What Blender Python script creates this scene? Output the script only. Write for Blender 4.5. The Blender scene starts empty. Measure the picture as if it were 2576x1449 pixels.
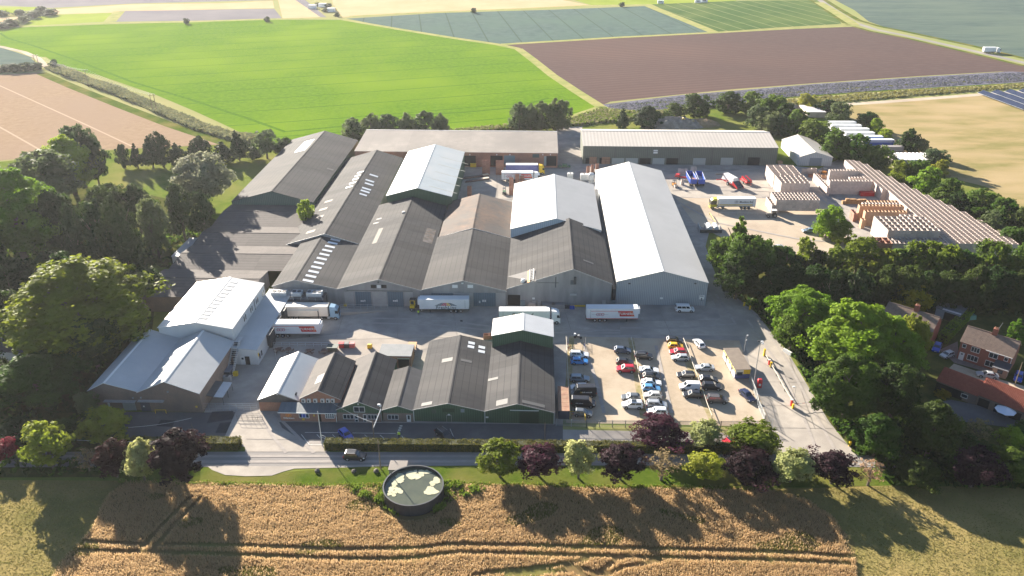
import bpy, bmesh, math, random
from mathutils import Vector, Matrix
R = random.Random(7)
SC = bpy.context.scene
COL = SC.collection
rad = math.radians

# ------------------------------------------------------------------ camera
FPX, PITCH, CAMH = 2003.0, rad(26.7934), 102.6      # focal length in px of a 2576 px wide frame
cam = bpy.data.cameras.new('camera')
cam.sensor_width = 36.0
cam.lens = 36.0 * FPX / 2576.0
cam.clip_start = 1.0
cam.clip_end = 20000
camo = bpy.data.objects.new('camera', cam)
COL.objects.link(camo)
camo.location = (0, 0, CAMH)
camo.rotation_euler = (math.pi / 2 - PITCH, 0, 0)
SC.camera = camo

# ------------------------------------------------------------------ light
SUN_EL, SUN_AZ = rad(18.5), rad(33.0)               # sun stands behind and to the left of the scene
world = bpy.data.worlds.new('World')
SC.world = world
world.use_nodes = True
wn = world.node_tree
bg = wn.nodes['Background']
sky = wn.nodes.new('ShaderNodeTexSky')
sky.sky_type = 'NISHITA'
sky.sun_disc = False
sky.sun_elevation = SUN_EL
sky.sun_rotation = -SUN_AZ
sky.altitude = 50
sky.air_density = 0.8
sky.dust_density = 0.2
wn.links.new(sky.outputs[0], bg.inputs[0])
bg.inputs[1].default_value = 0.05
sd = bpy.data.lights.new('sun', 'SUN')
sd.energy = 5.0
sd.angle = rad(0.5)
sd.color = (1.0, 0.90, 0.76)
suno = bpy.data.objects.new('sun', sd)
COL.objects.link(suno)
to_sun = Vector((-math.sin(SUN_AZ) * math.cos(SUN_EL), math.cos(SUN_AZ) * math.cos(SUN_EL), math.sin(SUN_EL)))
suno.rotation_euler = to_sun.to_track_quat('Z', 'Y').to_euler()
suno.location = to_sun * 400

SC.view_settings.view_transform = 'Standard'
SC.view_settings.look = 'None'
SC.view_settings.exposure = 2.15
SC.view_settings.gamma = 1.0
SC.view_settings.use_curve_mapping = False
SC.render.engine = 'CYCLES'
SC.cycles.max_bounces = 5
SC.cycles.diffuse_bounces = 2
SC.cycles.glossy_bounces = 2
SC.cycles.transmission_bounces = 2
SC.cycles.transparent_max_bounces = 6
SC.cycles.volume_bounces = 0
SC.cycles.use_denoising = True
SC.cycles.use_fast_gi = False

# ------------------------------------------------------------------ pixels to places
CP, SP = math.cos(PITCH), math.sin(PITCH)
CAM = Vector((0, 0, CAMH))
def ray(x, y):
    u = (x - 1288) / FPX
    v = (y - 724.5) / FPX
    return Vector((u, CP - v * SP, -SP - v * CP))
def g(x, y, z=0.0):
    d = ray(x, y)
    return CAM + d * ((CAMH - z) / -d.z)
def proj(p):
    q = Vector(p) - CAM
    zc = q.y * CP - q.z * SP
    return 1288 + FPX * q.x / zc, 724.5 + FPX * (-q.y * SP - q.z * CP) / zc
def height_at(base, ytop):
    """height of a post on `base` whose top shows at image row ytop"""
    lo, hi = 0.0, 80.0
    for _ in range(40):
        m = (lo + hi) / 2
        if proj(base + Vector((0, 0, m)))[1] > ytop: lo = m
        else: hi = m
    return lo
def crop(sx, sy, w):
    """pixels of an enlarged view of the photograph -> 2576 px frame"""
    k = w / 2576.0 * 0.670833
    return lambda x, y: (sx * 0.670833 + x * k, sy * 0.670833 + y * k)
C1, C2, C3 = crop(0, 0, 1280), crop(1280, 0, 1280), crop(2560, 0, 1280)
C4, C5, C6 = crop(0, 720, 1280), crop(1280, 720, 1280), crop(2560, 720, 1280)
C7, C8, C9 = crop(0, 1440, 1280), crop(1280, 1440, 1280), crop(2560, 1440, 1280)
TH = rad(1.9)                                       # the site is turned by this much
UX, UY = Vector((math.cos(TH), -math.sin(TH), 0)), Vector((math.sin(TH), math.cos(TH), 0))
def site(p):
    return p.x * UX.x + p.y * UX.y, p.x * UY.x + p.y * UY.y
def unsite(s, t, z=0.0):
    return Vector((UX.x * s + UY.x * t, UX.y * s + UY.y * t, z))

# ------------------------------------------------------------------ materials
MATS = {}
def _n(nt, t, **kw):
    n = nt.nodes.new(t)
    for k, v in kw.items(): setattr(n, k, v)
    return n
def mat(name, c, c2=None, scale=1.0, rough=0.8, metal=0.0, detail=3.0, c3=None, scale3=None, rnd=0.0,
        bump=0.0, bscale=None, stretch=None, coat=0.0, trans=0.0, emit=None, wave=None, wavec=0.0, rot=0.0,
        lo=0.35, hi=0.65, world=False, spec=None, alpha=None):
    if name in MATS: return MATS[name]
    m = bpy.data.materials.new(name)
    MATS[name] = m
    m.use_nodes = True
    nt = m.node_tree
    b = nt.nodes['Principled BSDF']
    b.inputs['Roughness'].default_value = rough
    b.inputs['Metallic'].default_value = metal
    if spec is not None: b.inputs['Specular IOR Level'].default_value = spec
    if coat: b.inputs['Coat Weight'].default_value = coat; b.inputs['Coat Roughness'].default_value = 0.08
    if trans: b.inputs['Transmission Weight'].default_value = trans
    if alpha is not None: b.inputs['Alpha'].default_value = alpha
    if emit: b.inputs['Emission Color'].default_value = (*c, 1); b.inputs['Emission Strength'].default_value = emit
    b.inputs['Base Color'].default_value = (*c, 1)
    cur = None
    vec = None
    def coords():
        nonlocal vec
        if vec is None:
            if world: s = _n(nt, 'ShaderNodeNewGeometry').outputs['Position']
            else: s = _n(nt, 'ShaderNodeTexCoord').outputs['Object']
            mp = _n(nt, 'ShaderNodeMapping')
            if stretch: mp.inputs['Scale'].default_value = stretch
            mp.inputs['Rotation'].default_value = (0, 0, rot)
            nt.links.new(s, mp.inputs['Vector'])
            vec = mp.outputs[0]
        return vec
    def noise(sc, det):
        n = _n(nt, 'ShaderNodeTexNoise')
        n.inputs['Scale'].default_value = sc
        n.inputs['Detail'].default_value = det
        n.inputs['Roughness'].default_value = 0.65
        nt.links.new(coords(), n.inputs['Vector'])
        return n.outputs[0]
    def ramp(v, a, d):
        r = _n(nt, 'ShaderNodeMapRange')
        r.inputs[1].default_value = a
        r.inputs[2].default_value = d
        nt.links.new(v, r.inputs[0])
        return r.outputs[0]
    def mix(fac, a, d, mode='MIX', f=1.0):
        x = _n(nt, 'ShaderNodeMix', data_type='RGBA', blend_type=mode)
        if fac is None: x.inputs[0].default_value = f
        else: nt.links.new(fac, x.inputs[0])
        for s, v in ((6, a), (7, d)):
            if hasattr(v, 'links') or hasattr(v, 'is_linked'): nt.links.new(v, x.inputs[s])
            else: x.inputs[s].default_value = (*v, 1)
        return x.outputs[2]
    if c2:
        cur = mix(ramp(noise(scale, detail), lo, hi), c, c2)
    if c3:
        cur = mix(ramp(noise(scale3 or scale * 0.13, 2.0), 0.42, 0.68), cur if cur else c, c3)
    if wave:
        w = _n(nt, 'ShaderNodeTexWave', wave_type='BANDS', bands_direction=wave[0], wave_profile='SIN')
        w.inputs['Scale'].default_value = wave[1]
        w.inputs['Distortion'].default_value = wave[2] if len(wave) > 2 else 0.0
        w.inputs['Detail'].default_value = 1.0
        w.inputs['Detail Scale'].default_value = 0.3
        nt.links.new(coords(), w.inputs['Vector'])
        cur = mix(ramp(w.outputs['Fac'], wave[3] if len(wave) > 3 else 0.0, wave[4] if len(wave) > 4 else 1.0), cur if cur else c, wavec)
    if rnd:
        oi = _n(nt, 'ShaderNodeObjectInfo')
        mr = _n(nt, 'ShaderNodeMapRange')
        mr.inputs[3].default_value = 1 - rnd
        mr.inputs[4].default_value = 1 + rnd
        nt.links.new(oi.outputs['Random'], mr.inputs[0])
        hs = _n(nt, 'ShaderNodeHueSaturation')
        nt.links.new(mr.outputs[0], hs.inputs['Value'])
        if cur: nt.links.new(cur, hs.inputs['Color'])
        else: hs.inputs['Color'].default_value = (*c, 1)
        cur = hs.outputs[0]
    if cur: nt.links.new(cur, b.inputs['Base Color'])
    if bump:
        bp = _n(nt, 'ShaderNodeBump')
        bp.inputs['Strength'].default_value = 1.0
        bp.inputs['Distance'].default_value = bump
        nt.links.new(noise(bscale or scale * 3, 3.0), bp.inputs['Height'])
        nt.links.new(bp.outputs[0], b.inputs['Normal'])
    return m
def leafmat(name, a, b2, dark=0.55, trans=0.5, hue=0.03, val=0.25):
    """foliage: colour differs from clump to clump, a little light passes through the leaves"""
    if name in MATS: return MATS[name]
    m = bpy.data.materials.new(name)
    MATS[name] = m
    m.use_nodes = True
    nt = m.node_tree
    b = nt.nodes['Principled BSDF']
    b.inputs['Roughness'].default_value = 0.6
    b.inputs['Specular IOR Level'].default_value = 0.08
    tc = _n(nt, 'ShaderNodeTexCoord')
    n = _n(nt, 'ShaderNodeTexNoise')
    n.inputs['Scale'].default_value = 0.9
    n.inputs['Detail'].default_value = 4
    nt.links.new(tc.outputs['Object'], n.inputs['Vector'])
    mr = _n(nt, 'ShaderNodeMapRange')
    mr.inputs[1].default_value = 0.36
    mr.inputs[2].default_value = 0.64
    nt.links.new(n.outputs[0], mr.inputs[0])
    x = _n(nt, 'ShaderNodeMix', data_type='RGBA')
    x.inputs[6].default_value = (*a, 1)
    x.inputs[7].default_value = (*b2, 1)
    nt.links.new(mr.outputs[0], x.inputs[0])
    oi = _n(nt, 'ShaderNodeObjectInfo')
    hs = _n(nt, 'ShaderNodeHueSaturation')
    r1 = _n(nt, 'ShaderNodeMapRange')
    r1.inputs[3].default_value = 0.5 - hue
    r1.inputs[4].default_value = 0.5 + hue
    r2 = _n(nt, 'ShaderNodeMapRange')
    r2.inputs[3].default_value = 1 + val
    r2.inputs[4].default_value = 1 - val
    nt.links.new(oi.outputs['Random'], r1.inputs[0])
    nt.links.new(oi.outputs['Random'], r2.inputs[0])
    nt.links.new(r1.outputs[0], hs.inputs['Hue'])
    nt.links.new(r2.outputs[0], hs.inputs['Value'])
    nt.links.new(x.outputs[2], hs.inputs['Color'])
    nt.links.new(hs.outputs[0], b.inputs['Base Color'])
    t = _n(nt, 'ShaderNodeBsdfTranslucent')
    nt.links.new(hs.outputs[0], t.inputs['Color'])
    ms = _n(nt, 'ShaderNodeMixShader')
    ms.inputs[0].default_value = trans
    nt.links.new(b.outputs[0], ms.inputs[1])
    nt.links.new(t.outputs[0], ms.inputs[2])
    nt.links.new(ms.outputs[0], nt.nodes['Material Output'].inputs['Surface'])
    return m

# ------------------------------------------------------------------ geometry
class MB:
    def __init__(s): s.v, s.f, s.mi = [], [], []
    def add(s, vs, fs, mi=0):
        o = len(s.v)
        s.v += [tuple(p) for p in vs]
        s.f += [tuple(i + o for i in f) for f in fs]
        s.mi += [mi] * len(fs)
        return s
    def box(s, x0, x1, y0, y1, z0, z1, mi=0):
        return s.add([(x0, y0, z0), (x1, y0, z0), (x1, y1, z0), (x0, y1, z0), (x0, y0, z1), (x1, y0, z1), (x1, y1, z1), (x0, y1, z1)],
                     [(0, 3, 2, 1), (4, 5, 6, 7), (0, 1, 5, 4), (1, 2, 6, 5), (2, 3, 7, 6), (3, 0, 4, 7)], mi)
    def cbox(s, c, d, mi=0):
        return s.box(c[0] - d[0] / 2, c[0] + d[0] / 2, c[1] - d[1] / 2, c[1] + d[1] / 2, c[2] - d[2] / 2, c[2] + d[2] / 2, mi)
    def hexa(s, b, t, mi=0):
        """solid between two quads of the same winding"""
        return s.add(list(b) + list(t), [(3, 2, 1, 0), (4, 5, 6, 7), (0, 1, 5, 4), (1, 2, 6, 5), (2, 3, 7, 6), (3, 0, 4, 7)], mi)
    def prism(s, pts, d, mi=0):
        """extrude a planar polygon by vector d"""
        n = len(pts)
        d = Vector(d)
        a = [Vector(p) for p in pts]
        b = [p + d for p in a]
        return s.add(a + b, [tuple(range(n))[::-1], tuple(range(n, 2 * n))] + [(i, (i + 1) % n, n + (i + 1) % n, n + i) for i in range(n)], mi)
    def tube(s, p0, p1, r0, r1=None, n=6, mi=0, cap=True):
        r1 = r0 if r1 is None else r1
        p0, p1 = Vector(p0), Vector(p1)
        ax = (p1 - p0).normalized()
        q = ax.to_track_quat('Z', 'Y')
        vs = []
        for p, r in ((p0, r0), (p1, r1)):
            for i in range(n):
                a = 2 * math.pi * i / n
                vs.append(p + q @ Vector((math.cos(a) * r, math.sin(a) * r, 0)))
        fs = [(i, (i + 1) % n, n + (i + 1) % n, n + i) for i in range(n)]
        if cap: fs += [tuple(range(n))[::-1], tuple(range(n, 2 * n))]
        return s.add(vs, fs, mi)
    def lathe(s, prof, n=12, c=(0, 0, 0), mi=0):
        """prof: list of (r, z)"""
        vs = [(c[0] + r * math.cos(2 * math.pi * i / n), c[1] + r * math.sin(2 * math.pi * i / n), c[2] + z) for r, z in prof for i in range(n)]
        fs = [(k * n + i, k * n + (i + 1) % n, (k + 1) * n + (i + 1) % n, (k + 1) * n + i) for k in range(len(prof) - 1) for i in range(n)]
        return s.add(vs, fs, mi)
    def mesh(s, name, mats, smooth=False):
        me = bpy.data.meshes.new(name)
        me.from_pydata(s.v, [], s.f)
        if not isinstance(mats, (list, tuple)): mats = [mats]
        for m in mats: me.materials.append(m)
        if len(mats) > 1: me.polygons.foreach_set('material_index', s.mi)
        if smooth: me.polygons.foreach_set('use_smooth', [True] * len(me.polygons))
        me.update()
        return me
    def build(s, name, mats, parent=None, smooth=False, loc=None):
        return put(name, s.mesh(name, mats, smooth), parent, loc)
def put(name, me, parent=None, loc=None, rotz=0.0):
    o = bpy.data.objects.new(name, me)
    COL.objects.link(o)
    if parent is not None: o.parent = parent
    if loc is not None: o.location = loc
    if rotz: o.rotation_euler = (0, 0, rotz)
    return o
def tag(o, label, cat, group=None):
    o['label'] = label
    o['category'] = cat
    if group: o['group'] = group
    return o
def thing(name, label, cat, loc=(0, 0, 0), rotz=0.0, group=None):
    o = bpy.data.objects.new(name, None)
    COL.objects.link(o)
    o.empty_display_size = 0.5
    o.location = loc
    o.rotation_euler = (0, 0, rotz)
    return tag(o, label, cat, group)
KIDS = {}
def copy_tree(o, parent=None):
    c = o.copy()
    COL.objects.link(c)
    c.parent = parent
    for ch in list(o.children): copy_tree(ch, c)
    return c
def struct(name, o):
    o['kind'] = 'structure'
    return o
def box(name, dims, m, parent, loc=None):
    return MB().box(*dims).build(name, m, parent, loc=loc)
def text_mesh(name, s, size, m, parent, origin, ux, uz, ext=0.01, align='CENTER', shear=0.0, space=1.0):
    """flat lettering whose baseline runs along ux and whose letters rise along uz"""
    cu = bpy.data.curves.new(name, 'FONT')
    cu.body = s
    cu.size = size
    cu.align_x = align
    cu.align_y = 'CENTER'
    cu.extrude = ext
    cu.shear = shear
    cu.resolution_u = 2
    cu.space_character = space
    cu.offset = size * .018
    tmp = bpy.data.objects.new('tmp_text', cu)
    COL.objects.link(tmp)
    bpy.context.view_layer.update()
    me = bpy.data.meshes.new_from_object(tmp)
    bpy.data.objects.remove(tmp)
    ux, uz = Vector(ux).normalized(), Vector(uz).normalized()
    un = ux.cross(uz)
    M = Matrix((ux, uz, un)).transposed().to_4x4()
    M.translation = Vector(origin)
    me.transform(M)
    me.materials.clear()
    me.materials.append(m)
    me.name = name
    return put(name, me, parent)
_mat0 = mat
def mat(*a, **k):
    k.setdefault('spec', 0.0)
    k.setdefault('rough', 0.95)
    return _mat0(*a, **k)
# ================================================================== the ground, fields and roads
ZL = [0.0]
DZ = [0.004]
def sheet(name, pts, m, z=None, kind='structure'):
    if z is None:
        ZL[0] += DZ[0]
        z = ZL[0]
    vs = [(*g(x, y).xy, z) for x, y in pts]
    o = MB().add(vs, [tuple(range(len(vs)))]).build(name, m)
    if o.data.polygons[0].normal.z < 0:
        o.data.flip_normals()
    o['kind'] = kind
    return o
def ribbon(name, pts, w, m, z=None):
    """a strip of width w metres along a polyline of pixels"""
    if z is None:
        ZL[0] += DZ[0]
        z = ZL[0]
    P = [g(x, y) for x, y in pts]
    L, Rr = [], []
    for i, p in enumerate(P):
        d = (P[min(i + 1, len(P) - 1)] - P[max(i - 1, 0)]).normalized()
        nrm = Vector((-d.y, d.x, 0)) * w / 2
        L.append((*(p + nrm).xy, z))
        Rr.append((*(p - nrm).xy, z))
    n = len(P)
    o = MB().add(Rr + L, [(i, i + 1, n + i + 1, n + i) for i in range(n - 1)]).build(name, m)
    o['kind'] = 'structure'
    return o
def ang(a, b):
    d = g(*b) - g(*a)
    return math.atan2(d.y, d.x)

M_base = mat('far_land', (0.30, 0.27, 0.13), (0.22, 0.25, 0.09), scale=0.004, detail=4, world=True)
M_grass = mat('grass', (0.085, 0.135, 0.022), (0.14, 0.17, 0.035), scale=0.25, detail=6, c3=(0.20, 0.19, 0.06), scale3=0.035, world=True, bump=0.08, bscale=2.0)
M_lawn = mat('verge_grass', (0.05, 0.085, 0.010), (0.082, 0.118, 0.016), scale=0.9, detail=6, c3=(0.155, 0.14, 0.042), scale3=0.06, world=True, bump=0.08, bscale=3.0)
M_dry = mat('dry_grass', (0.33, 0.25, 0.13), (0.20, 0.18, 0.07), scale=0.09, detail=9, c3=(0.36, 0.275, 0.155), scale3=0.03, world=True, bump=0.06, bscale=1.0, stretch=(0.5, 1.4, 1))
M_mown = mat('mown_grass', (0.22, 0.18, 0.066), (0.145, 0.135, 0.045), scale=0.25, detail=7, c3=(0.29, 0.22, 0.09), scale3=0.05, world=True, bump=0.1, bscale=2.5)
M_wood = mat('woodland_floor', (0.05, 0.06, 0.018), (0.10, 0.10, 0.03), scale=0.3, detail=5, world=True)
M_stub = mat('stubble', (0.25, 0.178, 0.118), (0.30, 0.218, 0.148), scale=0.3, detail=5, c3=(0.27, 0.195, 0.14), scale3=0.012, world=True, rot=-ang(C1(430, 850), C1(920, 1075)), wave=('Y', 0.0105, 0.5, 0.996, 1.0), wavec=(0.42, 0.32, 0.24))
M_green = mat('green_crop', (0.075, 0.155, 0.009), (0.118, 0.212, 0.012), scale=0.35, detail=7, c3=(0.145, 0.232, 0.014), scale3=0.012, world=True, rot=-ang(C2(0, 525), C2(1260, 450)), wave=('Y', 0.0122, 1.6, 0.994, 1.0), wavec=(0.05, 0.12, 0.01), bump=0.25, bscale=0.8)
M_teal = mat('cabbage_crop', (0.068, 0.105, 0.098), (0.098, 0.14, 0.125), scale=0.12, detail=7, c3=(0.09, 0.135, 0.112), scale3=0.012, world=True, rot=-ang(C2(985, 120), C2(1090, 305)), wave=('Y', 0.0131, 0.2, 0.992, 1.0), wavec=(0.055, 0.085, 0.065))
M_teal2 = mat('blue_green_crop', (0.058, 0.09, 0.085), (0.10, 0.135, 0.115), scale=0.12, detail=9, c3=(0.11, 0.145, 0.115), scale3=0.014, stretch=(.4, 1.6, 1), world=True)
M_dgreen = mat('dark_green_crop', (0.045, 0.09, 0.03), (0.07, 0.12, 0.038), scale=0.12, detail=6, c3=(0.10, 0.14, 0.045), scale3=0.018, world=True, rot=-ang(C3(110, 30), C3(710, 205)), wave=('Y', 0.02, 0.1, 0.97, 1.0), wavec=(0.20, 0.22, 0.10))
M_plough = mat('ploughed_soil', (0.088, 0.064, 0.063), (0.11, 0.08, 0.076), scale=0.16, detail=7, c3=(0.13, 0.086, 0.076), scale3=0.006, world=True, rot=-ang(C3(0, 560), C3(1400, 470)), wave=('Y', 0.055, 2.0, 0.35, 1.0), wavec=(0.10, 0.068, 0.062), bump=0.15, bscale=0.6)
M_tan = mat('ripe_corn', (0.42, 0.31, 0.18), (0.47, 0.36, 0.22), scale=0.02, detail=6, world=True)
M_purple = mat('bare_grey_soil', (0.17, 0.16, 0.175), (0.21, 0.195, 0.20), scale=0.02, detail=5, world=True)
M_lime = mat('lime_crop', (0.19, 0.25, 0.035), (0.25, 0.30, 0.05), scale=0.02, detail=5, world=True)
M_reed = mat('rough_grass', (0.33, 0.30, 0.13), (0.22, 0.25, 0.08), scale=0.12, detail=6, world=True)
M_cabb = mat('red_cabbage', (0.11, 0.11, 0.145), (0.165, 0.165, 0.21), scale=0.5, detail=6, c3=(0.10, 0.095, 0.10), scale3=0.06, world=True, lo=0.42, hi=0.58)
M_conc = mat('concrete', (0.345, 0.312, 0.275), (0.425, 0.383, 0.335), scale=0.35, detail=10, c3=(0.285, 0.26, 0.237), scale3=0.08, world=True, bump=0.01, bscale=4)
M_conc2 = mat('old_concrete', (0.31, 0.285, 0.262), (0.40, 0.365, 0.33), scale=0.4, detail=10, c3=(0.235, 0.222, 0.212), scale3=0.09, world=True, bump=0.01, bscale=4)
M_gravel = mat('gravel', (0.40, 0.325, 0.245), (0.33, 0.27, 0.20), scale=0.9, detail=10, c3=(0.445, 0.375, 0.29), scale3=0.1, world=True, bump=0.03, bscale=6)
M_dirt = mat('earth_yard', (0.42, 0.345, 0.27), (0.345, 0.285, 0.225), scale=0.25, detail=8, c3=(0.49, 0.42, 0.33), scale3=0.04, world=True, bump=0.03, bscale=4)
M_asph = mat('asphalt', (0.115, 0.115, 0.12), (0.145, 0.143, 0.145), scale=0.5, detail=7, c3=(0.095, 0.096, 0.10), scale3=0.08, world=True, bump=0.01, bscale=8)
M_asph2 = mat('worn_asphalt', (0.255, 0.24, 0.23), (0.215, 0.205, 0.20), scale=0.4, detail=7, c3=(0.29, 0.27, 0.25), scale3=0.05, world=True, bump=0.01, bscale=8, stretch=(0.3, 1.0, 1.0))
M_tar = mat('fresh_tarmac', (0.05, 0.05, 0.055), (0.065, 0.065, 0.07), scale=1.0, world=True)
M_white = mat('white_road_paint', (0.72, 0.72, 0.70), (0.5, 0.5, 0.49), scale=2.0, world=True, detail=6)
M_soil = mat('bank_soil', (0.30, 0.22, 0.15), (0.22, 0.18, 0.10), scale=0.5, detail=6, world=True)
M_wheatg = mat('wheat_floor', (0.20, 0.13, 0.065), (0.13, 0.10, 0.045), scale=0.6, detail=6, c3=(0.16, 0.15, 0.05), scale3=0.08, world=True)

# one sheet out to the horizon
o = MB().add([(-4500, -1500, 0), (4500, -1500, 0), (4500, 7000, 0), (-4500, 7000, 0)], [(0, 1, 2, 3)]).build('ground', M_base)
o['kind'] = 'structure'
# land of the site itself
sheet('meadow', [(-900, 460), (-300, 410), (0, 407), (270, 378), (560, 362), (700, 352), (900, 335), (1290, 312), (1512, 268), (1560, 283), (1720, 240), (2120, 262), (2700, 226), (3300, 520), (3600, 1700), (-1200, 1700)], M_grass)
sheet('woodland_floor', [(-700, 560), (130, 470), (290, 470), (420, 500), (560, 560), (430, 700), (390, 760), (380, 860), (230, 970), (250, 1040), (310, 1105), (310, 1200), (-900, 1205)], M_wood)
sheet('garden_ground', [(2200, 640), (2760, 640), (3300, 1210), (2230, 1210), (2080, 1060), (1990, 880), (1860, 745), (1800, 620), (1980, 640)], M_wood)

# far fields, back to front
DZ[0] = 0.002
sheet('corn_field', [(820, -60), (1380, -60), (1415, 0), (1485, 13), (1300, 21), (1000, 33), (885, 41), (862, 44), (838, 10)], M_tan)
sheet('corn_field', [(690, -40), (735, -40), (743, 0), (806, 43), (711, 47)], M_tan)
sheet('soil_strip', [(735, -40), (765, -40), (768, 0), (822, 44), (806, 43), (743, 0)], M_purple)
sheet('corn_field', [(128, 24), (330, 11), (560, 8), (686, 2), (690, 20), (300, 29), (287, 32), (140, 36)], M_tan)
sheet('corn_field', [(-500, -8), (-400, -60), (560, -60), (686, -20), (686, 0), (330, 9), (128, 20), (90, 18), (0, 14)], M_purple)
sheet('lime_field', [(93, 42), (140, 37), (287, 32), (273, 54), (56, 66)], M_lime)
sheet('lime_field', [(-200, 22), (0, 19), (100, 17), (98, 20), (45, 32), (0, 35), (-200, 40)], M_lime)
sheet('corn_field', [(-200, 48), (0, 44), (52, 42), (30, 62), (0, 68), (-200, 82)], M_tan)
sheet('soil_field', [(301, 28), (690, 22), (709, 46), (560, 51), (277, 55)], M_purple)
sheet('green_field', [(1425, -5), (1440, -60), (1960, -60), (1850, 2), (1640, 11), (1490, 13)], M_lime)
sheet('blue_green_field', [(872, 47), (1100, 33), (1400, 24), (1630, 15), (1717, 50), (1795, 81), (1560, 92), (1262, 111), (1142, 95), (1000, 72)], M_teal)
sheet('dark_green_field', [(1640, 11), (1850, 2), (2055, 0), (2100, 35), (2117, 60), (1960, 69), (1800, 81), (1722, 50)], M_dgreen)
sheet('blue_green_field', [(2100, 0), (2070, -60), (3300, -60), (3300, 300), (2580, 150), (2480, 125), (2335, 94), (2240, 73), (2185, 54), (2150, 26)], M_teal2)
sheet('ploughed_field', [(1262, 114), (1560, 95), (1797, 84), (2000, 73), (2152, 67), (2184, 76), (2384, 119), (2580, 166), (2700, 190), (2517, 180), (2320, 191), (2051, 209), (1840, 225), (1717, 237), (1535, 256), (1512, 266), (1452, 230), (1392, 190), (1342, 150), (1305, 122)], M_plough)
sheet('cabbage_field', [(1515, 263), (1717, 239), (2051, 211), (2320, 193), (2540, 180), (2760, 190), (2800, 208), (2576, 207), (2300, 224), (2051, 241), (1760, 268), (1560, 284)], M_cabb)
for a, b in (((1600, 262), (2700, 189)), ((1640, 270), (2760, 198))):
    ribbon('grass_strip', [a, ((a[0] + b[0]) / 2, (a[1] + b[1]) / 2 - 4), b], 2.6, M_lawn)
sheet('rough_margin', [(1440, 298), (1512, 270), (1560, 286), (1760, 270), (2051, 243), (2300, 226), (2576, 210), (2900, 205), (2900, 222), (2576, 227), (2380, 241), (2120, 262), (1900, 270), (1720, 275), (1560, 300), (1440, 312)], M_reed)
sheet('dry_field', [(2126, 264), (2220, 258), (2440, 241), (2576, 231), (2900, 215), (3300, 420), (3300, 760), (2700, 600), (2480, 470), (2360, 440), (2330, 400), (2260, 380), (2240, 330), (2140, 300)], M_dry)
ribbon('sand_track', [(2126, 263), (2220, 257), (2440, 240), (2576, 230), (2800, 217)], 5.0, M_dirt)
sheet('green_crop_field', [(0, 80), (-300, 110), (-300, 60), (56, 69), (280, 61), (470, 56), (690, 50), (862, 50), (1000, 74), (1142, 97), (1252, 113), (1303, 124), (1338, 151), (1388, 191), (1448, 231), (1506, 268), (1430, 300), (1287, 314), (1139, 329), (960, 340), (700, 366), (645, 352), (560, 312), (490, 280), (390, 238), (250, 190), (150, 168), (90, 140), (0, 116)], M_green)
sheet('blue_green_field', [(-400, 122), (0, 119), (45, 133), (84, 146), (95, 160), (0, 170), (-400, 200)], M_teal2)
sheet('stubble_field', [(-500, 215), (0, 188), (100, 182), (108, 190), (250, 243), (420, 314), (552, 364), (270, 377), (0, 404), (-700, 470)], M_stub)
ribbon('field_margin', [(104, 184), (180, 217), (300, 265), (430, 315), (560, 358), (600, 372)], 6.0, M_lawn)
ribbon('ditch_bank', [(96, 145), (130, 168), (200, 196), (300, 232), (400, 274), (500, 318), (600, 347), (645, 356)], 9.0, M_reed)
ribbon('field_track', [(-200, 94), (0, 117), (60, 131), (95, 146), (118, 170)], 4.0, M_dirt)
ribbon('crop_track', [C1(0, 250), C1(60, 290), C1(250, 345), C1(560, 450), C1(1000, 620), C1(1400, 740), C1(1900, 905), C1(2150, 995), C1(2576, 955), C2(500, 870), C2(900, 850), C2(1300, 815), C2(1560, 740)], 2.2, mat('crushed_crop', (0.05, 0.115, 0.01), (0.085, .17, .012), scale=.5, detail=6, world=True))
# lanes in the distance
ribbon('far_lane', [(2040, -20), (2062, 0), (2110, 32), (2152, 58), (2205, 75), (2280, 90), (2430, 124), (2576, 158), (2800, 212)], 5.5, M_asph2)
ribbon('lane_verge', [(2052, -20), (2075, 0), (2120, 28), (2160, 51), (2215, 67), (2290, 82), (2440, 114), (2576, 147)], 5.0, M_lawn)
ribbon('lane_verge', [(2020, -10), (2052, 8), (2096, 38), (2130, 62), (2190, 79), (2280, 96), (2430, 131), (2576, 166)], 4.0, M_lawn)
for pts, w in (([(880, 42), (1000, 35), (1300, 23), (1485, 14), (1640, 12)], 8.0), ([(1262, 112), (1560, 94), (1797, 82), (2000, 71), (2150, 65)], 6.0), ([(862, 49), (1000, 73), (1142, 96), (1252, 112), (1304, 123)], 6.0), ([(1304, 123), (1340, 150), (1390, 190), (1450, 230), (1510, 268)], 6.0), ([(1632, 15), (1720, 50), (1798, 82)], 9.0), ([(56, 67), (280, 58), (470, 55), (690, 48), (860, 46)], 8.0), ([(1287, 312), (1430, 299), (1510, 272)], 7.0), ([(2117, 60), (2150, 62), (2100, 30), (2060, 6)], 9.0), ([(276, 55), (300, 29)], 10.0)):
    ribbon('field_edge', pts, w, M_reed)

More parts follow.
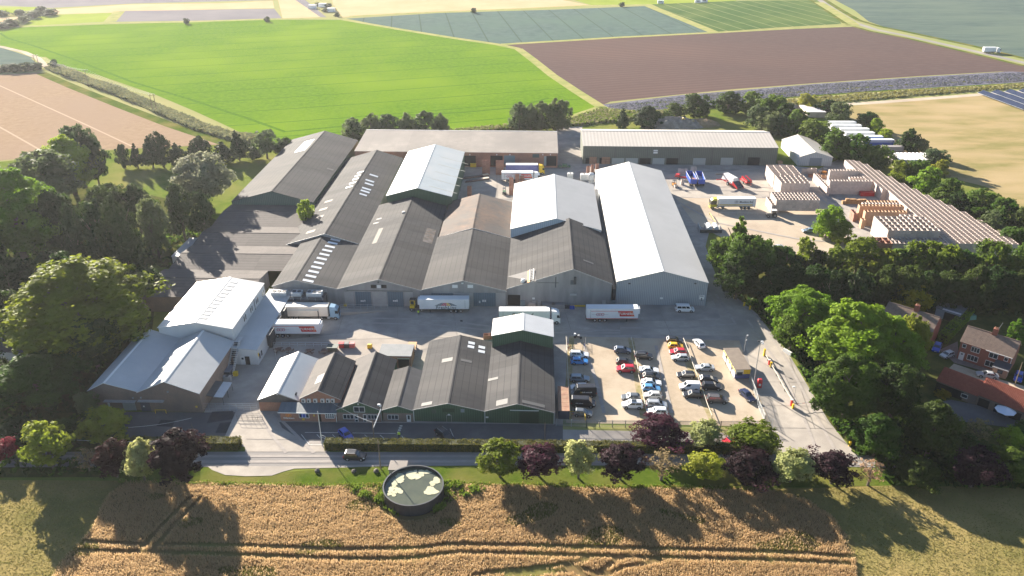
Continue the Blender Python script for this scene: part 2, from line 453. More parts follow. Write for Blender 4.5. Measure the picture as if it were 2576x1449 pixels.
# the site: yards, car park, forecourt
ZL[0], DZ[0] = 0.014, 0.002
sheet('yard', [(652, 1112), (655, 1036), (512, 1040), (590, 860), (700, 750), (880, 420), (1160, 405), (1400, 412), (1400, 320), (1465, 318), (1466, 412), (1960, 412), (2060, 425), (2110, 400), (2260, 470), (2560, 610), (2200, 640), (2140, 660), (1960, 655), (1790, 560), (1775, 620), (1800, 690), (1850, 745), (1905, 790), (1990, 900), (2085, 1060), (2170, 1165), (1960, 1165), (1945, 1085), (1890, 975), (1840, 880), (1430, 870), (1415, 1075), (1415, 1110), (820, 1118), (810, 1140), (610, 1140)], M_conc2)
sheet('pale_yard', [(1655, 440), (1930, 425), (1935, 494), (1690, 496)], M_conc)
sheet('earth_yard', [(1700, 498), (2130, 500), (2180, 640), (1940, 648), (1800, 590), (1745, 560)], M_dirt)
sheet('pale_yard', [(2080, 498), (2240, 470), (2260, 640), (2190, 645), (2090, 560)], M_conc2)
sheet('pale_yard', [(1160, 425), (1440, 425), (1440, 500), (1160, 500)], M_conc)
sheet('east_road', [(1790, 690), (1830, 742), (1900, 792), (1985, 900), (2080, 1060), (2166, 1160), (1960, 1160), (1950, 1090), (1890, 940), (1870, 846), (1560, 842), (1560, 808), (1790, 806), (1812, 800), (1770, 690)], M_conc)
sheet('inner_yard', [(690, 858), (900, 835), (1240, 850), (1240, 862), (1040, 880), (1000, 920), (640, 1030), (520, 1030), (590, 880)], M_conc)
sheet('car_park', [(1432, 846), (1640, 851), (1860, 857), (1890, 950), (1942, 1074), (1660, 1068), (1424, 1064)], M_gravel)
for pts in ([(1425, 905), (1432, 846), (1445, 846), (1440, 910), (1438, 1060), (1424, 1060)], [(1580, 850), (1594, 850), (1612, 950), (1628, 1060), (1612, 1062), (1596, 960)], [(1700, 858), (1716, 858), (1760, 950), (1800, 1060), (1786, 1064), (1742, 960)]):
    sheet('weedy_strip', pts, mat('weeds', (0.22, 0.20, 0.08), (0.33, 0.27, 0.17), scale=1.2, detail=7, c3=(0.38, 0.31, 0.21), scale3=0.3, world=True))
sheet('forecourt', [(318, 1106), (310, 1036), (512, 1038), (652, 1036), (620, 1104)], M_asph)
sheet('forecourt', [(702, 1062), (1416, 1068), (1420, 1108), (820, 1108), (760, 1108), (712, 1080)], M_asph)
sheet('tarmac_patch', [C7(1600, 210), C7(1760, 205), C7(1770, 265), C7(1560, 297)], M_tar)
sheet('tarmac_patch', [C7(1660, 297), C7(1790, 280), C7(1720, 370), C7(1625, 370)], M_tar)
sheet('tarmac_patch', [C7(1215, 272), C7(1325, 274), C7(1300, 325), C7(1180, 320)], M_tar)
sheet('lay_by', [(1416, 1080), (1660, 1085), (1946, 1090), (1952, 1114), (1416, 1112)], M_conc2)
sheet('weedy_strip', [(1416, 1068), (1660, 1072), (1942, 1078), (1946, 1091), (1660, 1086), (1416, 1081)], M_reed)
sheet('entrance', [C7(1950, 205), C7(1780, 210), C7(1690, 412), C7(1850, 480), C7(1850, 516), C7(2470, 516), C7(2440, 455), C7(2330, 460), C7(2080, 300)], M_conc)
sheet('site_entrance', [(1960, 1146), (1938, 1075), (1960, 1080), (2100, 1080), (2172, 1166), (1962, 1166)], M_conc)
sheet('road', [(-900, 1138), (0, 1137), (600, 1137), (1288, 1138), (2000, 1143), (2300, 1146), (2800, 1160), (2800, 1204), (2300, 1178), (2000, 1172), (1288, 1171), (600, 1175), (0, 1176), (-900, 1180)], M_asph2)
sheet('pull_in', [C7(1560, 618), C7(1600, 650), C7(1700, 688), C7(1850, 697), C7(2050, 693), C7(2130, 665), C7(2220, 640), C7(2576, 632), C8(350, 620), C8(380, 608), C7(2200, 622)], M_conc)
sheet('verge', [(300, 1180), (520, 1176), (560, 1196), (600, 1200), (680, 1199), (720, 1188), (860, 1177), (1288, 1174), (2000, 1175), (2235, 1181), (2240, 1222), (1940, 1228), (1500, 1226), (1200, 1222), (880, 1224), (300, 1220)], M_lawn)
sheet('mown_meadow', [(-400, 1205), (320, 1210), (300, 1240), (240, 1330), (150, 1430), (90, 1560), (-400, 1600)], M_mown)
sheet('mown_meadow', [(1930, 1232), (2240, 1222), (2800, 1230), (2900, 1620), (2120, 1600), (2150, 1449), (2130, 1340), (2040, 1280)], M_mown)
WHEAT = [(300, 1214), (500, 1214), (560, 1221), (860, 1227), (960, 1226), (1220, 1221), (1500, 1229), (1930, 1233), (2010, 1245), (2090, 1300), (2150, 1365), (2155, 1449), (2160, 1500), (70, 1500), (125, 1445), (235, 1330), (262, 1262)]
sheet('wheat_floor', WHEAT, M_wheatg)

DZ[0] = 0.001
# joints, worn wheel tracks, drains and repairs
M_joint = mat('slab_joint', (0.22, 0.205, 0.19), (0.29, .27, .25), scale=1.0, world=True)
M_worn = mat('tyre_worn', (0.30, 0.275, 0.255), (0.38, .345, .315), scale=.9, detail=9, world=True, stretch=(.4, 1, 1))
for a, b in (((700, 858), (1240, 846)), ((1240, 838), (1560, 842)), ((1560, 842), (1870, 846)), ((1550, 808), (1800, 806)), ((1000, 772), (1000, 850)), ((1140, 775), (1150, 850)), ((870, 775), (845, 850)), ((1420, 780), (1440, 842)), ((1660, 782), (1690, 846)), ((1960, 1146), (2170, 1160)), ((1925, 1020), (2060, 1022)), ((1945, 1076), (2096, 1078)), ((1905, 960), (2020, 962)), ((1985, 900), (2050, 1080)), ((620, 1105), (820, 1108)), ((600, 1137), (830, 1137)), ((1690, 496), (2130, 498)), ((1250, 425), (1250, 500)), ((1345, 425), (1350, 500))):
    ribbon('slab_joint', [a, b], .11, M_joint)
for pts, w in (([(1905, 800), (1975, 900), (2050, 1040), (2110, 1150)], .7), ([(1880, 805), (1950, 905), (2020, 1045), (2060, 1150)], .7), ([(1560, 825), (1720, 826), (1850, 815), (1800, 740)], .8), ([(900, 800), (1100, 805), (1300, 830), (1560, 832)], .8), ([(905, 812), (1100, 818), (1300, 838), (1560, 838)], .7), ([(650, 1040), (680, 1090), (720, 1140)], .7), ([(690, 1040), (740, 1090), (790, 1140)], .7), ([(1700, 505), (1800, 560), (2000, 600), (2100, 610)], .9), ([(1690, 470), (1900, 470), (2060, 480), (2180, 560)], .9), ([(1690, 478), (1900, 480), (2050, 490), (2160, 570)], .9), ([(1470, 870), (1500, 960), (1520, 1040)], .8), ([(1650, 870), (1670, 960), (1690, 1040)], .8), ([(-300, 1150), (600, 1148), (1288, 1148), (2200, 1155)], .8), ([(-300, 1163), (600, 1162), (1288, 1161), (2200, 1168)], .8)):
    ribbon('worn_track', pts, w, M_worn)
for q in ((905, 975), (1535, 745)):
    x, y = C5(*q); sheet('drain_cover', [(x - 3, y - 2), (x + 3, y - 2), (x + 4, y + 2), (x - 2, y + 2)], M_tar)
# paint on the forecourt
def line(a, b, w=0.12, name='painted_line'):
    ribbon(name, [a, b], w, M_white, 0.135)
K7 = crop(960, 1380, 640)
ZL[0] = 0.14
for a, b in ((K7(740, 980), K7(1250, 984)), (K7(1440, 988), K7(2110, 995)), (K7(685, 1010), K7(805, 1165)), (K7(805, 1165), K7(990, 1168)), (K7(920, 1010), K7(965, 1060)), (K7(1155, 1012), K7(1205, 1062)), (K7(1640, 1015), K7(1705, 1072)), (K7(1870, 1018), K7(1940, 1075)), (K7(2200, 1030), K7(2230, 1072)), (C8(820, 340), C8(850, 410))):
    line(a, b)
for k in range(4):
    line(K7(2150 + 12 * k, 985 - 32 * k), K7(2156 + 12 * k, 969 - 32 * k), 0.6)

mat = _mat0
# ================================================================== buildings
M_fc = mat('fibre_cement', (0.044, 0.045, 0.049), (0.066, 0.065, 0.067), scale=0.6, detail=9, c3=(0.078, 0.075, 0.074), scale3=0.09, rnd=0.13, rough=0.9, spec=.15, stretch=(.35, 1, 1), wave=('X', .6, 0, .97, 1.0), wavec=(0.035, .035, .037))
M_fcd = mat('shaded_fibre_cement', (0.036, 0.037, 0.041), (0.054, 0.054, 0.057), scale=0.6, detail=9, c3=(0.064, 0.062, 0.062), scale3=0.09, rnd=0.13, rough=0.9, spec=.15, stretch=(.35, 1, 1), wave=('X', .6, 0, .97, 1.0), wavec=(0.028, .028, .03))  # darker copy for right slopes: their shade is put into the colour
M_fcl = mat('pale_fibre_cement', (0.20, 0.178, 0.16), (0.245, 0.217, 0.194), scale=0.3, detail=8, c3=(0.17, 0.152, 0.14), scale3=0.05, rnd=0.06, rough=0.9, bump=0.02, bscale=5)
M_rust = mat('rusty_sheet', (0.055, 0.048, 0.046), (0.165, 0.095, 0.06), scale=0.25, detail=8, c3=(0.075, 0.065, 0.06), scale3=0.12, rnd=0.06, rough=0.9)
M_whr = mat('sunlit_white_sheet', (0.72, 0.68, 0.61), (0.77, 0.73, 0.66), scale=0.1, detail=5, rnd=0.02, rough=0.45, wave=('Y', 0.31), wavec=(0.66, 0.63, 0.57))  # for left slopes facing the sun: their glare is put into the colour
M_whc = mat('cream_roof_sheet', (0.50, 0.46, 0.41), (0.55, 0.51, 0.455), scale=0.15, detail=6, c3=(0.46, 0.43, 0.39), scale3=0.05, rnd=0.025, rough=0.5)
M_whb = mat('pale_blue_roof_sheet', (0.36, 0.40, 0.41), (0.42, 0.455, 0.46), scale=0.2, detail=6, c3=(0.45, 0.46, 0.45), scale3=0.07, rnd=0.02, rough=0.5)
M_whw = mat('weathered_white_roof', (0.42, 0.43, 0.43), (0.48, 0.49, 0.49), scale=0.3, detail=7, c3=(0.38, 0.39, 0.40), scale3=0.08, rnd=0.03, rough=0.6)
M_clad = mat('grey_cladding', (0.30, 0.33, 0.35), (0.34, 0.37, 0.39), scale=0.2, detail=5, rough=0.5, wave=('X', 0.63, 0, 0.5, 1.0), wavec=(0.22, 0.245, 0.265))
M_cladw = mat('white_cladding', (0.52, 0.53, 0.53), (0.56, 0.57, 0.57), scale=0.2, detail=4, rough=0.5, wave=('Y', 0.4, 0, 0.8, 1.0), wavec=(0.42, 0.43, 0.44))
M_gclad = mat('green_cladding', (0.05, 0.10, 0.055), (0.065, 0.12, 0.07), scale=0.4, detail=5, rough=0.6, wave=('X', 0.63, 0, 0.6, 1.0), wavec=(0.035, 0.07, 0.04))
M_gcl2 = mat('pale_green_cladding', (0.10, 0.15, 0.13), (0.125, 0.175, 0.15), scale=0.3, detail=5, rough=0.6, wave=('X', 0.5, 0, 0.6, 1.0), wavec=(0.075, 0.115, 0.10))
M_olive = mat('olive_cladding', (0.10, 0.11, 0.09), (0.125, 0.135, 0.11), scale=0.3, detail=5, rough=0.6, wave=('X', 0.4, 0, 0.5, 1.0), wavec=(0.08, 0.088, 0.075))
M_asb = mat('grey_board', (0.26, 0.25, 0.245), (0.20, 0.195, 0.195), scale=0.5, detail=8, c3=(0.31, 0.30, 0.29), scale3=0.15, rough=0.85, stretch=(1.6, 1, 0.35))
M_brick = mat('brick', (0.30, 0.15, 0.10), (0.38, 0.20, 0.13), scale=2.5, detail=6, c3=(0.25, 0.135, 0.10), scale3=0.2, rough=0.9)
M_brickb = mat('brown_brick', (0.20, 0.145, 0.115), (0.26, 0.185, 0.145), scale=2.5, detail=6, c3=(0.17, 0.13, 0.11), scale3=0.2, rough=0.9)
M_blue = mat('blue_grey_door', (0.085, 0.125, 0.16), (0.10, 0.145, 0.185), scale=0.5, rough=0.6, wave=('X', 0.5, 0, 0.7, 1.0), wavec=(0.065, 0.10, 0.13))
M_shut = mat('shutter', (0.30, 0.33, 0.32), (0.34, 0.37, 0.36), scale=0.5, rough=0.5, wave=('Z', 0.8), wavec=(0.26, 0.285, 0.28))
M_dark = mat('dark_opening', (0.012, 0.011, 0.012), rough=0.9)
M_trim = mat('white_trim', (0.68, 0.68, 0.66), rough=0.5)
M_gtrim = mat('grey_trim', (0.33, 0.33, 0.33), (0.40, 0.39, 0.38), scale=1.0, rough=0.7)
M_glass = mat('window_glass', (0.03, 0.04, 0.05), rough=0.08, spec=0.8)
M_sky = mat('rooflight', (0.70, 0.72, 0.74), (0.62, 0.64, 0.66), scale=1.0, rough=0.35)
M_patch = mat('dull_rooflight', (0.08, 0.08, 0.08), (0.10, 0.098, 0.096), scale=0.8, rough=0.7)
M_steel = mat('galvanised_steel', (0.42, 0.44, 0.46), (0.50, 0.52, 0.54), scale=2.0, rough=0.45, metal=0.6)
M_dsteel = mat('dark_steel', (0.06, 0.065, 0.07), (0.09, 0.09, 0.095), scale=2.0, rough=0.5, metal=0.3)
M_pipe = mat('black_gutter', (0.035, 0.036, 0.04), rough=0.5)
M_yel = mat('yellow_paint', (0.75, 0.50, 0.015), (0.62, 0.40, 0.02), scale=2.0, rough=0.45)
M_red = mat('red_paint', (0.50, 0.02, 0.025), (0.42, 0.02, 0.03), scale=2.0, rough=0.4)
M_bluep = mat('blue_paint', (0.03, 0.085, 0.42), (0.025, 0.07, 0.36), scale=2.0, rough=0.4)
M_tile = mat('concrete_tile', (0.19, 0.135, 0.105), (0.25, 0.18, 0.14), scale=1.5, detail=7, rnd=0.08, rough=0.9)
M_pant = mat('red_pantile', (0.30, 0.075, 0.045), (0.38, 0.11, 0.065), scale=1.5, detail=6, rnd=0.08, rough=0.85)

def slab(mb, a, b, c, d, th):
    """sheet through four points with thickness th downwards"""
    n = (b - a).cross(d - a).normalized()
    if n.z < 0: n = -n
    mb.prism([a, b, c, d], -n * th)
class Bld: pass
def gable(name, label, cat, L, Rp, pk, rear, heL, heR=None, wall=None, roofL=None, roofR=None, bay=4.5, wallL=None, wallR=None, ov=0.25,
          ridge=True, verge=None, vergew=0.22, depth=None, sides='LR', front=True, back=True, group=None, ridgem=None, skewfix=True):
    """a gabled shed facing the camera, measured from its front eaves, front peak and rear peak"""
    heR = heR or heL
    FL, FR = g(*L, heL), g(*Rp, heR)
    nrm = Vector((-(FR - FL).y, (FR - FL).x, 0))
    d = ray(*pk)
    PK = CAM + d * ((FL - CAM).dot(nrm) / d.dot(nrm))
    s0, t0 = site(FL)
    s1, t1 = site(FR)
    sp, tp = site(PK)
    t0 = (t0 + t1) / 2
    if depth is None:
        depth = site(g(*rear, PK.z))[1] - t0
    b = Bld()
    b.w, b.d, b.p, b.zr, b.hl, b.hr = s1 - s0, depth, sp - s0, PK.z, heL, heR
    b.o = thing(name, label, cat, unsite(s0, t0), -TH, group)
    b.org = unsite(s0, t0)
    w, p, zr = b.w, b.p, b.zr
    roofR = roofR or roofL
    def wallpoly(y0, th):
        return MB().prism([(0, y0, 0), (w, y0, 0), (w, y0, heR), (p, y0, zr), (0, y0, heL)], (0, th, 0))
    if front: wallpoly(0, 0.25).build('front_wall', wall, b.o)
    if back: wallpoly(depth - 0.25, 0.25).build('back_wall', wall, b.o)
    if 'L' in sides: box('side_wall', (0.0, 0.22, 0.25, depth - 0.25, 0, heL - 0.05), wallL or wall, b.o)
    if 'R' in sides: box('side_wall', (w - 0.22, w, 0.25, depth - 0.25, 0, heR - 0.05), wallR or wall, b.o)
    nb = max(1, round(depth / bay))
    ex = depth + 2 * ov
    for side in (0, 1):
        x0, z0 = (0.0, heL) if side == 0 else (w, heR)
        sl = Vector((x0 - p, 0, z0 - zr)).normalized()
        e0 = Vector((p, 0, zr + 0.10))
        e1 = Vector((x0, 0, z0 + 0.10)) + sl * (0.18 if sides else 0.0)
        for k in range(nb):
            ya, yb = -ov + ex * k / nb, -ov + ex * (k + 1) / nb - 0.012
            mb = MB()
            slab(mb, e0 + Vector((0, ya, 0)), e1 + Vector((0, ya, 0)), e1 + Vector((0, yb, 0)), e0 + Vector((0, yb, 0)), 0.09)
            mb.build('roof_sheet', roofL if side == 0 else roofR, b.o)
    if ridge:
        rw = 0.35
        mb = MB()
        for side in (0, 1):
            x0, z0 = (0.0, heL) if side == 0 else (w, heR)
            sl = Vector((x0 - p, 0, z0 - zr)).normalized() * rw
            e0 = Vector((p, -ov - 0.02, zr + 0.155))
            slab(mb, e0, e0 + sl, e0 + sl + Vector((0, ex + 0.04, 0)), e0 + Vector((0, ex + 0.04, 0)), 0.045)
        mb.build('ridge_cap', ridgem or roofL, b.o)
    if verge:
        mb = MB()
        y = -ov - 0.06
        mb.prism([(p, y, zr + 0.17), (-0.15, y, heL + 0.12), (-0.15, y, heL + 0.12 - vergew), (p, y, zr + 0.17 - vergew)], (0, 0.05, 0))
        mb.prism([(p, y, zr + 0.17), (p, y, zr + 0.17 - vergew), (w + 0.15, y, heR + 0.12 - vergew), (w + 0.15, y, heR + 0.12)], (0, 0.05, 0))
        mb.build('barge_board', verge, b.o)
    return b
def loc_(b, P):
    q = P - b.org
    return Vector((q.dot(UX), q.dot(UY), q.z))
def onfront(b, x, y, y0=0.0):
    """pixel -> (x, z) on the front wall plane (local)"""
    o = b.org + UY * y0
    d = ray(x, y)
    P = CAM + d * ((o - CAM).dot(UY) / d.dot(UY))
    q = loc_(b, P)
    return q.x, q.z
def fr(b, name, a, c, m, th=0.08, y0=0.0, back=0.0, snap=False, frame=None, fw=0.1, mull=0):
    """a board, door or window on the front wall between two pixels (upper left, lower right)"""
    x0, z1 = onfront(b, *a, y0)
    x1, z0 = onfront(b, *c, y0)
    if snap or z0 < 0.25: z0 = 0.02
    o = box(name, (x0, x1, y0 - th, y0 + back, z0, z1), m, b.o)
    if frame:
        mb = MB()
        t2 = th + 0.03
        mb.box(x0 - fw, x0, y0 - t2, y0, z0 - fw, z1 + fw).box(x1, x1 + fw, y0 - t2, y0, z0 - fw, z1 + fw)
        mb.box(x0, x1, y0 - t2, y0, z1, z1 + fw).box(x0, x1, y0 - t2 - 0.03, y0, z0 - fw, z0)
        for k in range(mull):
            xm = x0 + (x1 - x0) * (k + 1) / (mull + 1)
            mb.box(xm - fw / 2, xm + fw / 2, y0 - t2, y0 - th, z0, z1)
        mb.build('frame', frame, o)
    return o
def onroof(b, side, x, y):
    """pixel -> distance along the ridge and down the slope"""
    x0, z0 = (0.0, b.hl) if side == 0 else (b.w, b.hr)
    A = b.org + UX * b.p + Vector((0, 0, b.zr + 0.1))
    sl = (UX * (x0 - b.p) + Vector((0, 0, z0 - b.zr))).normalized()
    n = sl.cross(UY)
    d = ray(x, y)
    P = CAM + d * ((A - CAM).dot(n) / d.dot(n)) - A
    return P.dot(UY), P.dot(sl)
def rf(b, name, side, px, along, down, m, up=0.05):
    """a sheet laid on a roof slope, centred on a pixel"""
    yc, sc = onroof(b, side, *px)
    x0, z0 = (0.0, b.hl) if side == 0 else (b.w, b.hr)
    sl = Vector((x0 - b.p, 0, z0 - b.zr)).normalized()
    n = sl.cross(Vector((0, 1, 0)))
    if n.z < 0: n = -n
    A = Vector((b.p, 0, b.zr + 0.1))
    q = lambda dy, ds: A + Vector((0, yc + dy, 0)) + sl * (sc + ds) + n * up
    mb = MB()
    slab(mb, q(-along / 2, -down / 2), q(-along / 2, down / 2), q(along / 2, down / 2), q(along / 2, -down / 2), up + 0.02)
    return mb.build(name, m, b.o)
K1, K2 = crop(960, 1020, 640), crop(1600, 1020, 640)
M_oldr = mat('corner_gutter', (0.05, 0.05, 0.05), rough=0.6)

# ---- the long middle row, left to right
S1 = gable('warehouse', 'grey roofed warehouse with a row of white rooflights, condensers below its gable', 'warehouse', (686.5, 718.4), (846.5, 727.8), (740.6, 704), (816.7, 591), 5.5, 5.0, M_asb, M_fc, M_fc, verge=M_gtrim)
for k in range(11):
    a = Vector((2310 + (2515 - 2310) * k / 10, 668 - (668 - 360) * (1 - (1 - k / 10) ** 1.12)))
    rf(S1, 'rooflight', 1, C4(a.x + 16, a.y + 2), 1.15, 2.9, M_sky)
S1b = gable('warehouse', 'wide rear warehouse with scattered rooflights beside the green gabled shed', 'warehouse', (714, 619), (905, 612), (816.7, 588), (962, 378), 4.4, 5.0, M_asb, M_fc, M_fc, verge=M_trim, vergew=0.12)
for q in ((1245, 1325), (1215, 1365), (1210, 1390), (1190, 1425), (1180, 1445)):
    rf(S1b, 'rooflight', 1, C2(q[0] - 1000, q[1]), 1.3, 3.2, M_sky)
for q in ((145, 1300), (125, 1325), (110, 1350), (85, 1380), (60, 1410)):
    rf(S1b, 'rooflight', 0, C2(*q), 1.3, 2.6, M_sky)
rf(S1b, 'rooflight', 1, C5(165, 20), 1.2, 2.6, M_sky)
for q in ((2480, 70), (2440, 130), (2410, 190), (2380, 240), (2345, 300)):
    rf(S1b, 'faded_patch', 0, C4(*q), 2.2, 3.0, mat('brown_patch', (0.12, 0.09, 0.075), (0.09, 0.075, 0.068), scale=1.0))
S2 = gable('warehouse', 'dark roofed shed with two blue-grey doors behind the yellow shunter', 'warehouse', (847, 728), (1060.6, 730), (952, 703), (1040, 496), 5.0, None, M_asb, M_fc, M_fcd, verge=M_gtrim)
for a, c in ((C5(103, 752), C5(230, 858)), (C5(347, 752), C5(472, 858))):
    fr(S2, 'door', a, c, M_blue, 0.1)
for a, c in ((C5(20, 752), C5(100, 858)), (C5(232, 752), C5(345, 858)), (C5(475, 752), C5(545, 858))):
    fr(S2, 'board_panel', a, c, mat('pale_board', (0.34, 0.33, 0.32), (0.28, 0.275, 0.27), scale=0.6, detail=7, rough=0.85), 0.05)
fr(S2, 'door_track', C5(40, 740), C5(540, 749), M_dsteel, 0.16)
fr(S2, 'vent', C5(222, 700), C5(265, 725), M_dark, 0.05); fr(S2, 'vent', C5(268, 702), C5(298, 725), M_trim, 0.05); fr(S2, 'vent', C5(301, 700), C5(342, 725), M_dark, 0.05)
fr(S2, 'floodlight', C5(275, 674), C5(287, 684), M_dsteel, 0.35)
rf(S2, 'rusty_patch', 1, C5(665, 330), 11.0, 3.0, mat('rust_streak', (0.05, .046, .046), (0.11, .075, .055), scale=1.2, detail=9, c3=(0.13, .12, .115), scale3=.4, rough=.9), 0.03)
rf(S2, 'rusty_patch', 0, C5(275, 330), 12.0, 1.5, mat('ochre_stain', (0.10, 0.08, 0.06), (0.07, 0.064, 0.06), scale=0.6, detail=7), 0.03)
rf(S2, 'roof_vent', 0, C5(470, 157), 0.9, 0.9, M_gtrim, 0.45)
for q in ((285, 203), (262, 235)): rf(S2, 'roof_patch', 0, C5(*q), 1.0, 1.8, M_patch)
S2b = gable('warehouse', 'tall pale blue roofed shed with dark green gable above the dark roofs', 'warehouse', (970, 497), (1137, 490), (1050, 473), (1096, 364), 8.0, 8.0, M_gclad, M_whb, M_whb, verge=M_trim, vergew=0.15, bay=6)
for i in range(4):
    for j in range(5):
        rf(S2b, 'streaked_sheet', 1, C2(690 + 55 * i + 22 * j - i * 4, 1410 - 55 * j + 14 * i), 0.35, 2.8, mat('lichen_streak', (0.42, 0.40, 0.33), (0.46, 0.45, 0.40), scale=1.5, detail=6), 0.02)
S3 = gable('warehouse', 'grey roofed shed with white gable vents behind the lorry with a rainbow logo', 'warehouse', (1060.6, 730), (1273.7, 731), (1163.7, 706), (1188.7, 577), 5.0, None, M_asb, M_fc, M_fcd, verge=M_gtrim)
S3b = gable('warehouse', 'rust stained rear shed between the pale blue roof and the cream roof', 'warehouse', (1105.5, 596), (1283, 598), (1188.7, 574), (1208, 488), 5.0, None, M_asb, M_rust, M_rust, verge=M_trim, vergew=0.14)
fr(S3, 'door', C5(998, 760), C5(1165, 862), M_blue, 0.1)
fr(S3, 'door', C5(678, 762), C5(845, 862), M_blue, 0.1)
fr(S3, 'board_panel', C5(1168, 762), C5(1238, 862), MATS['pale_board'], 0.05)
fr(S3, 'board_panel', C5(848, 762), C5(995, 862), MATS['pale_board'], 0.05)
fr(S3, 'vent', C5(836, 700), C5(878, 724), M_trim, 0.06); fr(S3, 'vent', C5(952, 700), C5(994, 724), M_trim, 0.06)
fr(S3, 'floodlight', C5(906, 683), C5(922, 691), M_trim, 0.3)
fr(S3, 'sign', C5(1064, 812), C5(1076, 828), M_trim, 0.14); fr(S3, 'sign', C5(1080, 812), C5(1092, 828), M_trim, 0.14); fr(S3, 'sign', C5(1038, 820), C5(1050, 836), M_trim, 0.14)
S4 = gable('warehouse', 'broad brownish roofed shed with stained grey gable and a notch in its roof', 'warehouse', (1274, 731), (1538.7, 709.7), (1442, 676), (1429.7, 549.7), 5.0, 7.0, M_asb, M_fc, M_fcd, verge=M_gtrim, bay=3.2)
fr(S4, 'doorway', C5(1257, 776), C5(1350, 862), M_dark, 0.04)
fr(S4, 'cabinet', C5(1352, 815), C5(1385, 862), mat('cabinet_grey', (0.20, 0.25, 0.27), rough=0.5), 0.7, snap=True)
fr(S4, 'electric_box', C5(1440, 818), C5(1466, 842), M_gtrim, 0.35); fr(S4, 'electric_box', C5(1441, 796), C5(1460, 808), M_trim, 0.2)
fr(S4, 'electric_box', C5(1482, 820), C5(1504, 865), M_gtrim, 0.5, snap=True)
fr(S4, 'pipe_rail', C5(1480, 682), C5(1640, 686), M_dsteel, 0.12)
fr(S4, 'downpipe', C5(1616, 640), C5(1620, 720), M_dsteel, 0.1)
fr(S4, 'extract_panel', C5(1757, 640), C5(1772, 690), M_dsteel, 0.5); fr(S4, 'extract_panel', C5(1730, 665), C5(1772, 698), mat('stain_steel', (0.10, 0.11, 0.12), rough=0.6), 0.1)
fr(S4, 'ledge', C5(1725, 765), C5(1775, 776), M_gtrim, 0.5)
fr(S4, 'notice', C5(1970, 818), C5(1994, 845), M_gtrim, 0.06)
rf(S4, 'rooflight', 1, C5(1865, 528), 1.0, 3.0, M_patch)
# notch: a recessed dark well with a ladder
mb = MB()
def rp(b, side, px, up):
    yc, sc = onroof(b, side, *px)
    x0, z0 = (0.0, b.hl) if side == 0 else (b.w, b.hr)
    sl = Vector((x0 - b.p, 0, z0 - b.zr)).normalized()
    n = sl.cross(Vector((0, 1, 0)))
    if n.z < 0: n = -n
    return Vector((b.p, 0, b.zr + 0.1)) + Vector((0, yc, 0)) + sl * sc + n * up
A_, B_, C_, D_ = (C5(1255, 640), C5(1465, 577), C5(1467, 676), C5(1405, 688))
q = [rp(S4, 0, p, 0.05) for p in (A_, B_, C_)]
MB().prism(q, (0, 0, -0.08)).build('roof_well', mat('well_roof', (0.07, 0.067, 0.07), (0.095, 0.09, 0.09), scale=0.6), S4.o)
q = [rp(S4, 0, p, 0.02) for p in (C5(1403, 600), C5(1424, 592), C5(1424, 684), C5(1403, 690))]
MB().prism(q, (0, 0, 0.14)).build('well_lining', mat('timber_board', (0.36, 0.22, 0.10), (0.30, 0.18, 0.085), scale=1.0), S4.o)
mb = MB()
la, lb = rp(S4, 0, C5(1425, 672), 0.3), rp(S4, 0, C5(1428, 595), 0.5)
lc, ld = rp(S4, 0, C5(1452, 666), 0.3), rp(S4, 0, C5(1455, 588), 0.5)
mb.tube(la, lb, 0.07); mb.tube(lc, ld, 0.07)
for k in range(7): mb.tube(la.lerp(lb, (k + .5) / 7), lc.lerp(ld, (k + .5) / 7), 0.06)
mb.build('roof_ladder', M_trim, S4.o)
q = rp(S4, 0, C5(1375, 678), 0.3)
MB().lathe([(0.0, 0.55), (0.5, 0.5), (0.65, 0.25), (0.65, -0.3)], 12, q).build('roof_vent', M_trim, S4.o, smooth=True)
S4b = gable('warehouse', 'cream roofed shed with pale blue gable strip behind the notched roof', 'warehouse', (1284.7, 578), (1512, 577), (1398.7, 549.7), (1390.3, 439), 8.0, 8.0, mat('pale_blue_cladding', (0.42, 0.50, 0.55), (0.46, 0.53, 0.58), scale=0.3, rough=0.5, wave=('X', 0.5, 0, 0.6, 1.0), wavec=(0.33, 0.40, 0.45)), M_whc, mat('shaded_cream_sheet', (0.33, 0.33, 0.33), (0.36, 0.36, 0.36), scale=0.2, detail=5, rnd=0.02, rough=0.6), verge=M_trim, vergew=0.12, bay=7, ridgem=M_trim)  # right slope has a greyer copy, shade painted into the sheet
S5 = gable('warehouse', 'longest shed, white roof painted sunlit on its left slope, pale blue-grey cladding', 'warehouse', (1552, 709.7), (1780.6, 709.7), (1668, 682), (1570, 408), 7.0, None, M_clad, M_whr, mat('shaded_white_sheet', (0.40, 0.39, 0.375), (0.44, 0.43, 0.415), scale=0.1, detail=4, rnd=0.012, rough=0.55), verge=M_trim, vergew=0.1, bay=9, ridgem=M_trim)  # one white roof: left colour painted sunlit, right colour painted shaded
fr(S5, 'sign', C6(128, 778), C6(162, 810), M_trim, 0.06)
fr(S5, 'notice', C5(2406, 795), C5(2426, 808), M_trim, 0.06)
fr(S5, 'floodlight', C5(2165, 685), C5(2182, 692), M_dsteel, 0.3); fr(S5, 'floodlight', C6(88, 685), C6(102, 692), M_dsteel, 0.3)
fr(S5, 'personnel_door', C5(2032, 815), C5(2066, 862), mat('door_grey', (0.16, 0.20, 0.22), rough=0.5), 0.5, snap=True)
x0, z0 = onfront(S5, *C6(145, 784)); text_mesh('sign_text', 'Exit', 0.55, M_dsteel, S5.o, (x0, -0.075, z0 - 0.05), (1, 0, 0), (0, 0, 1))
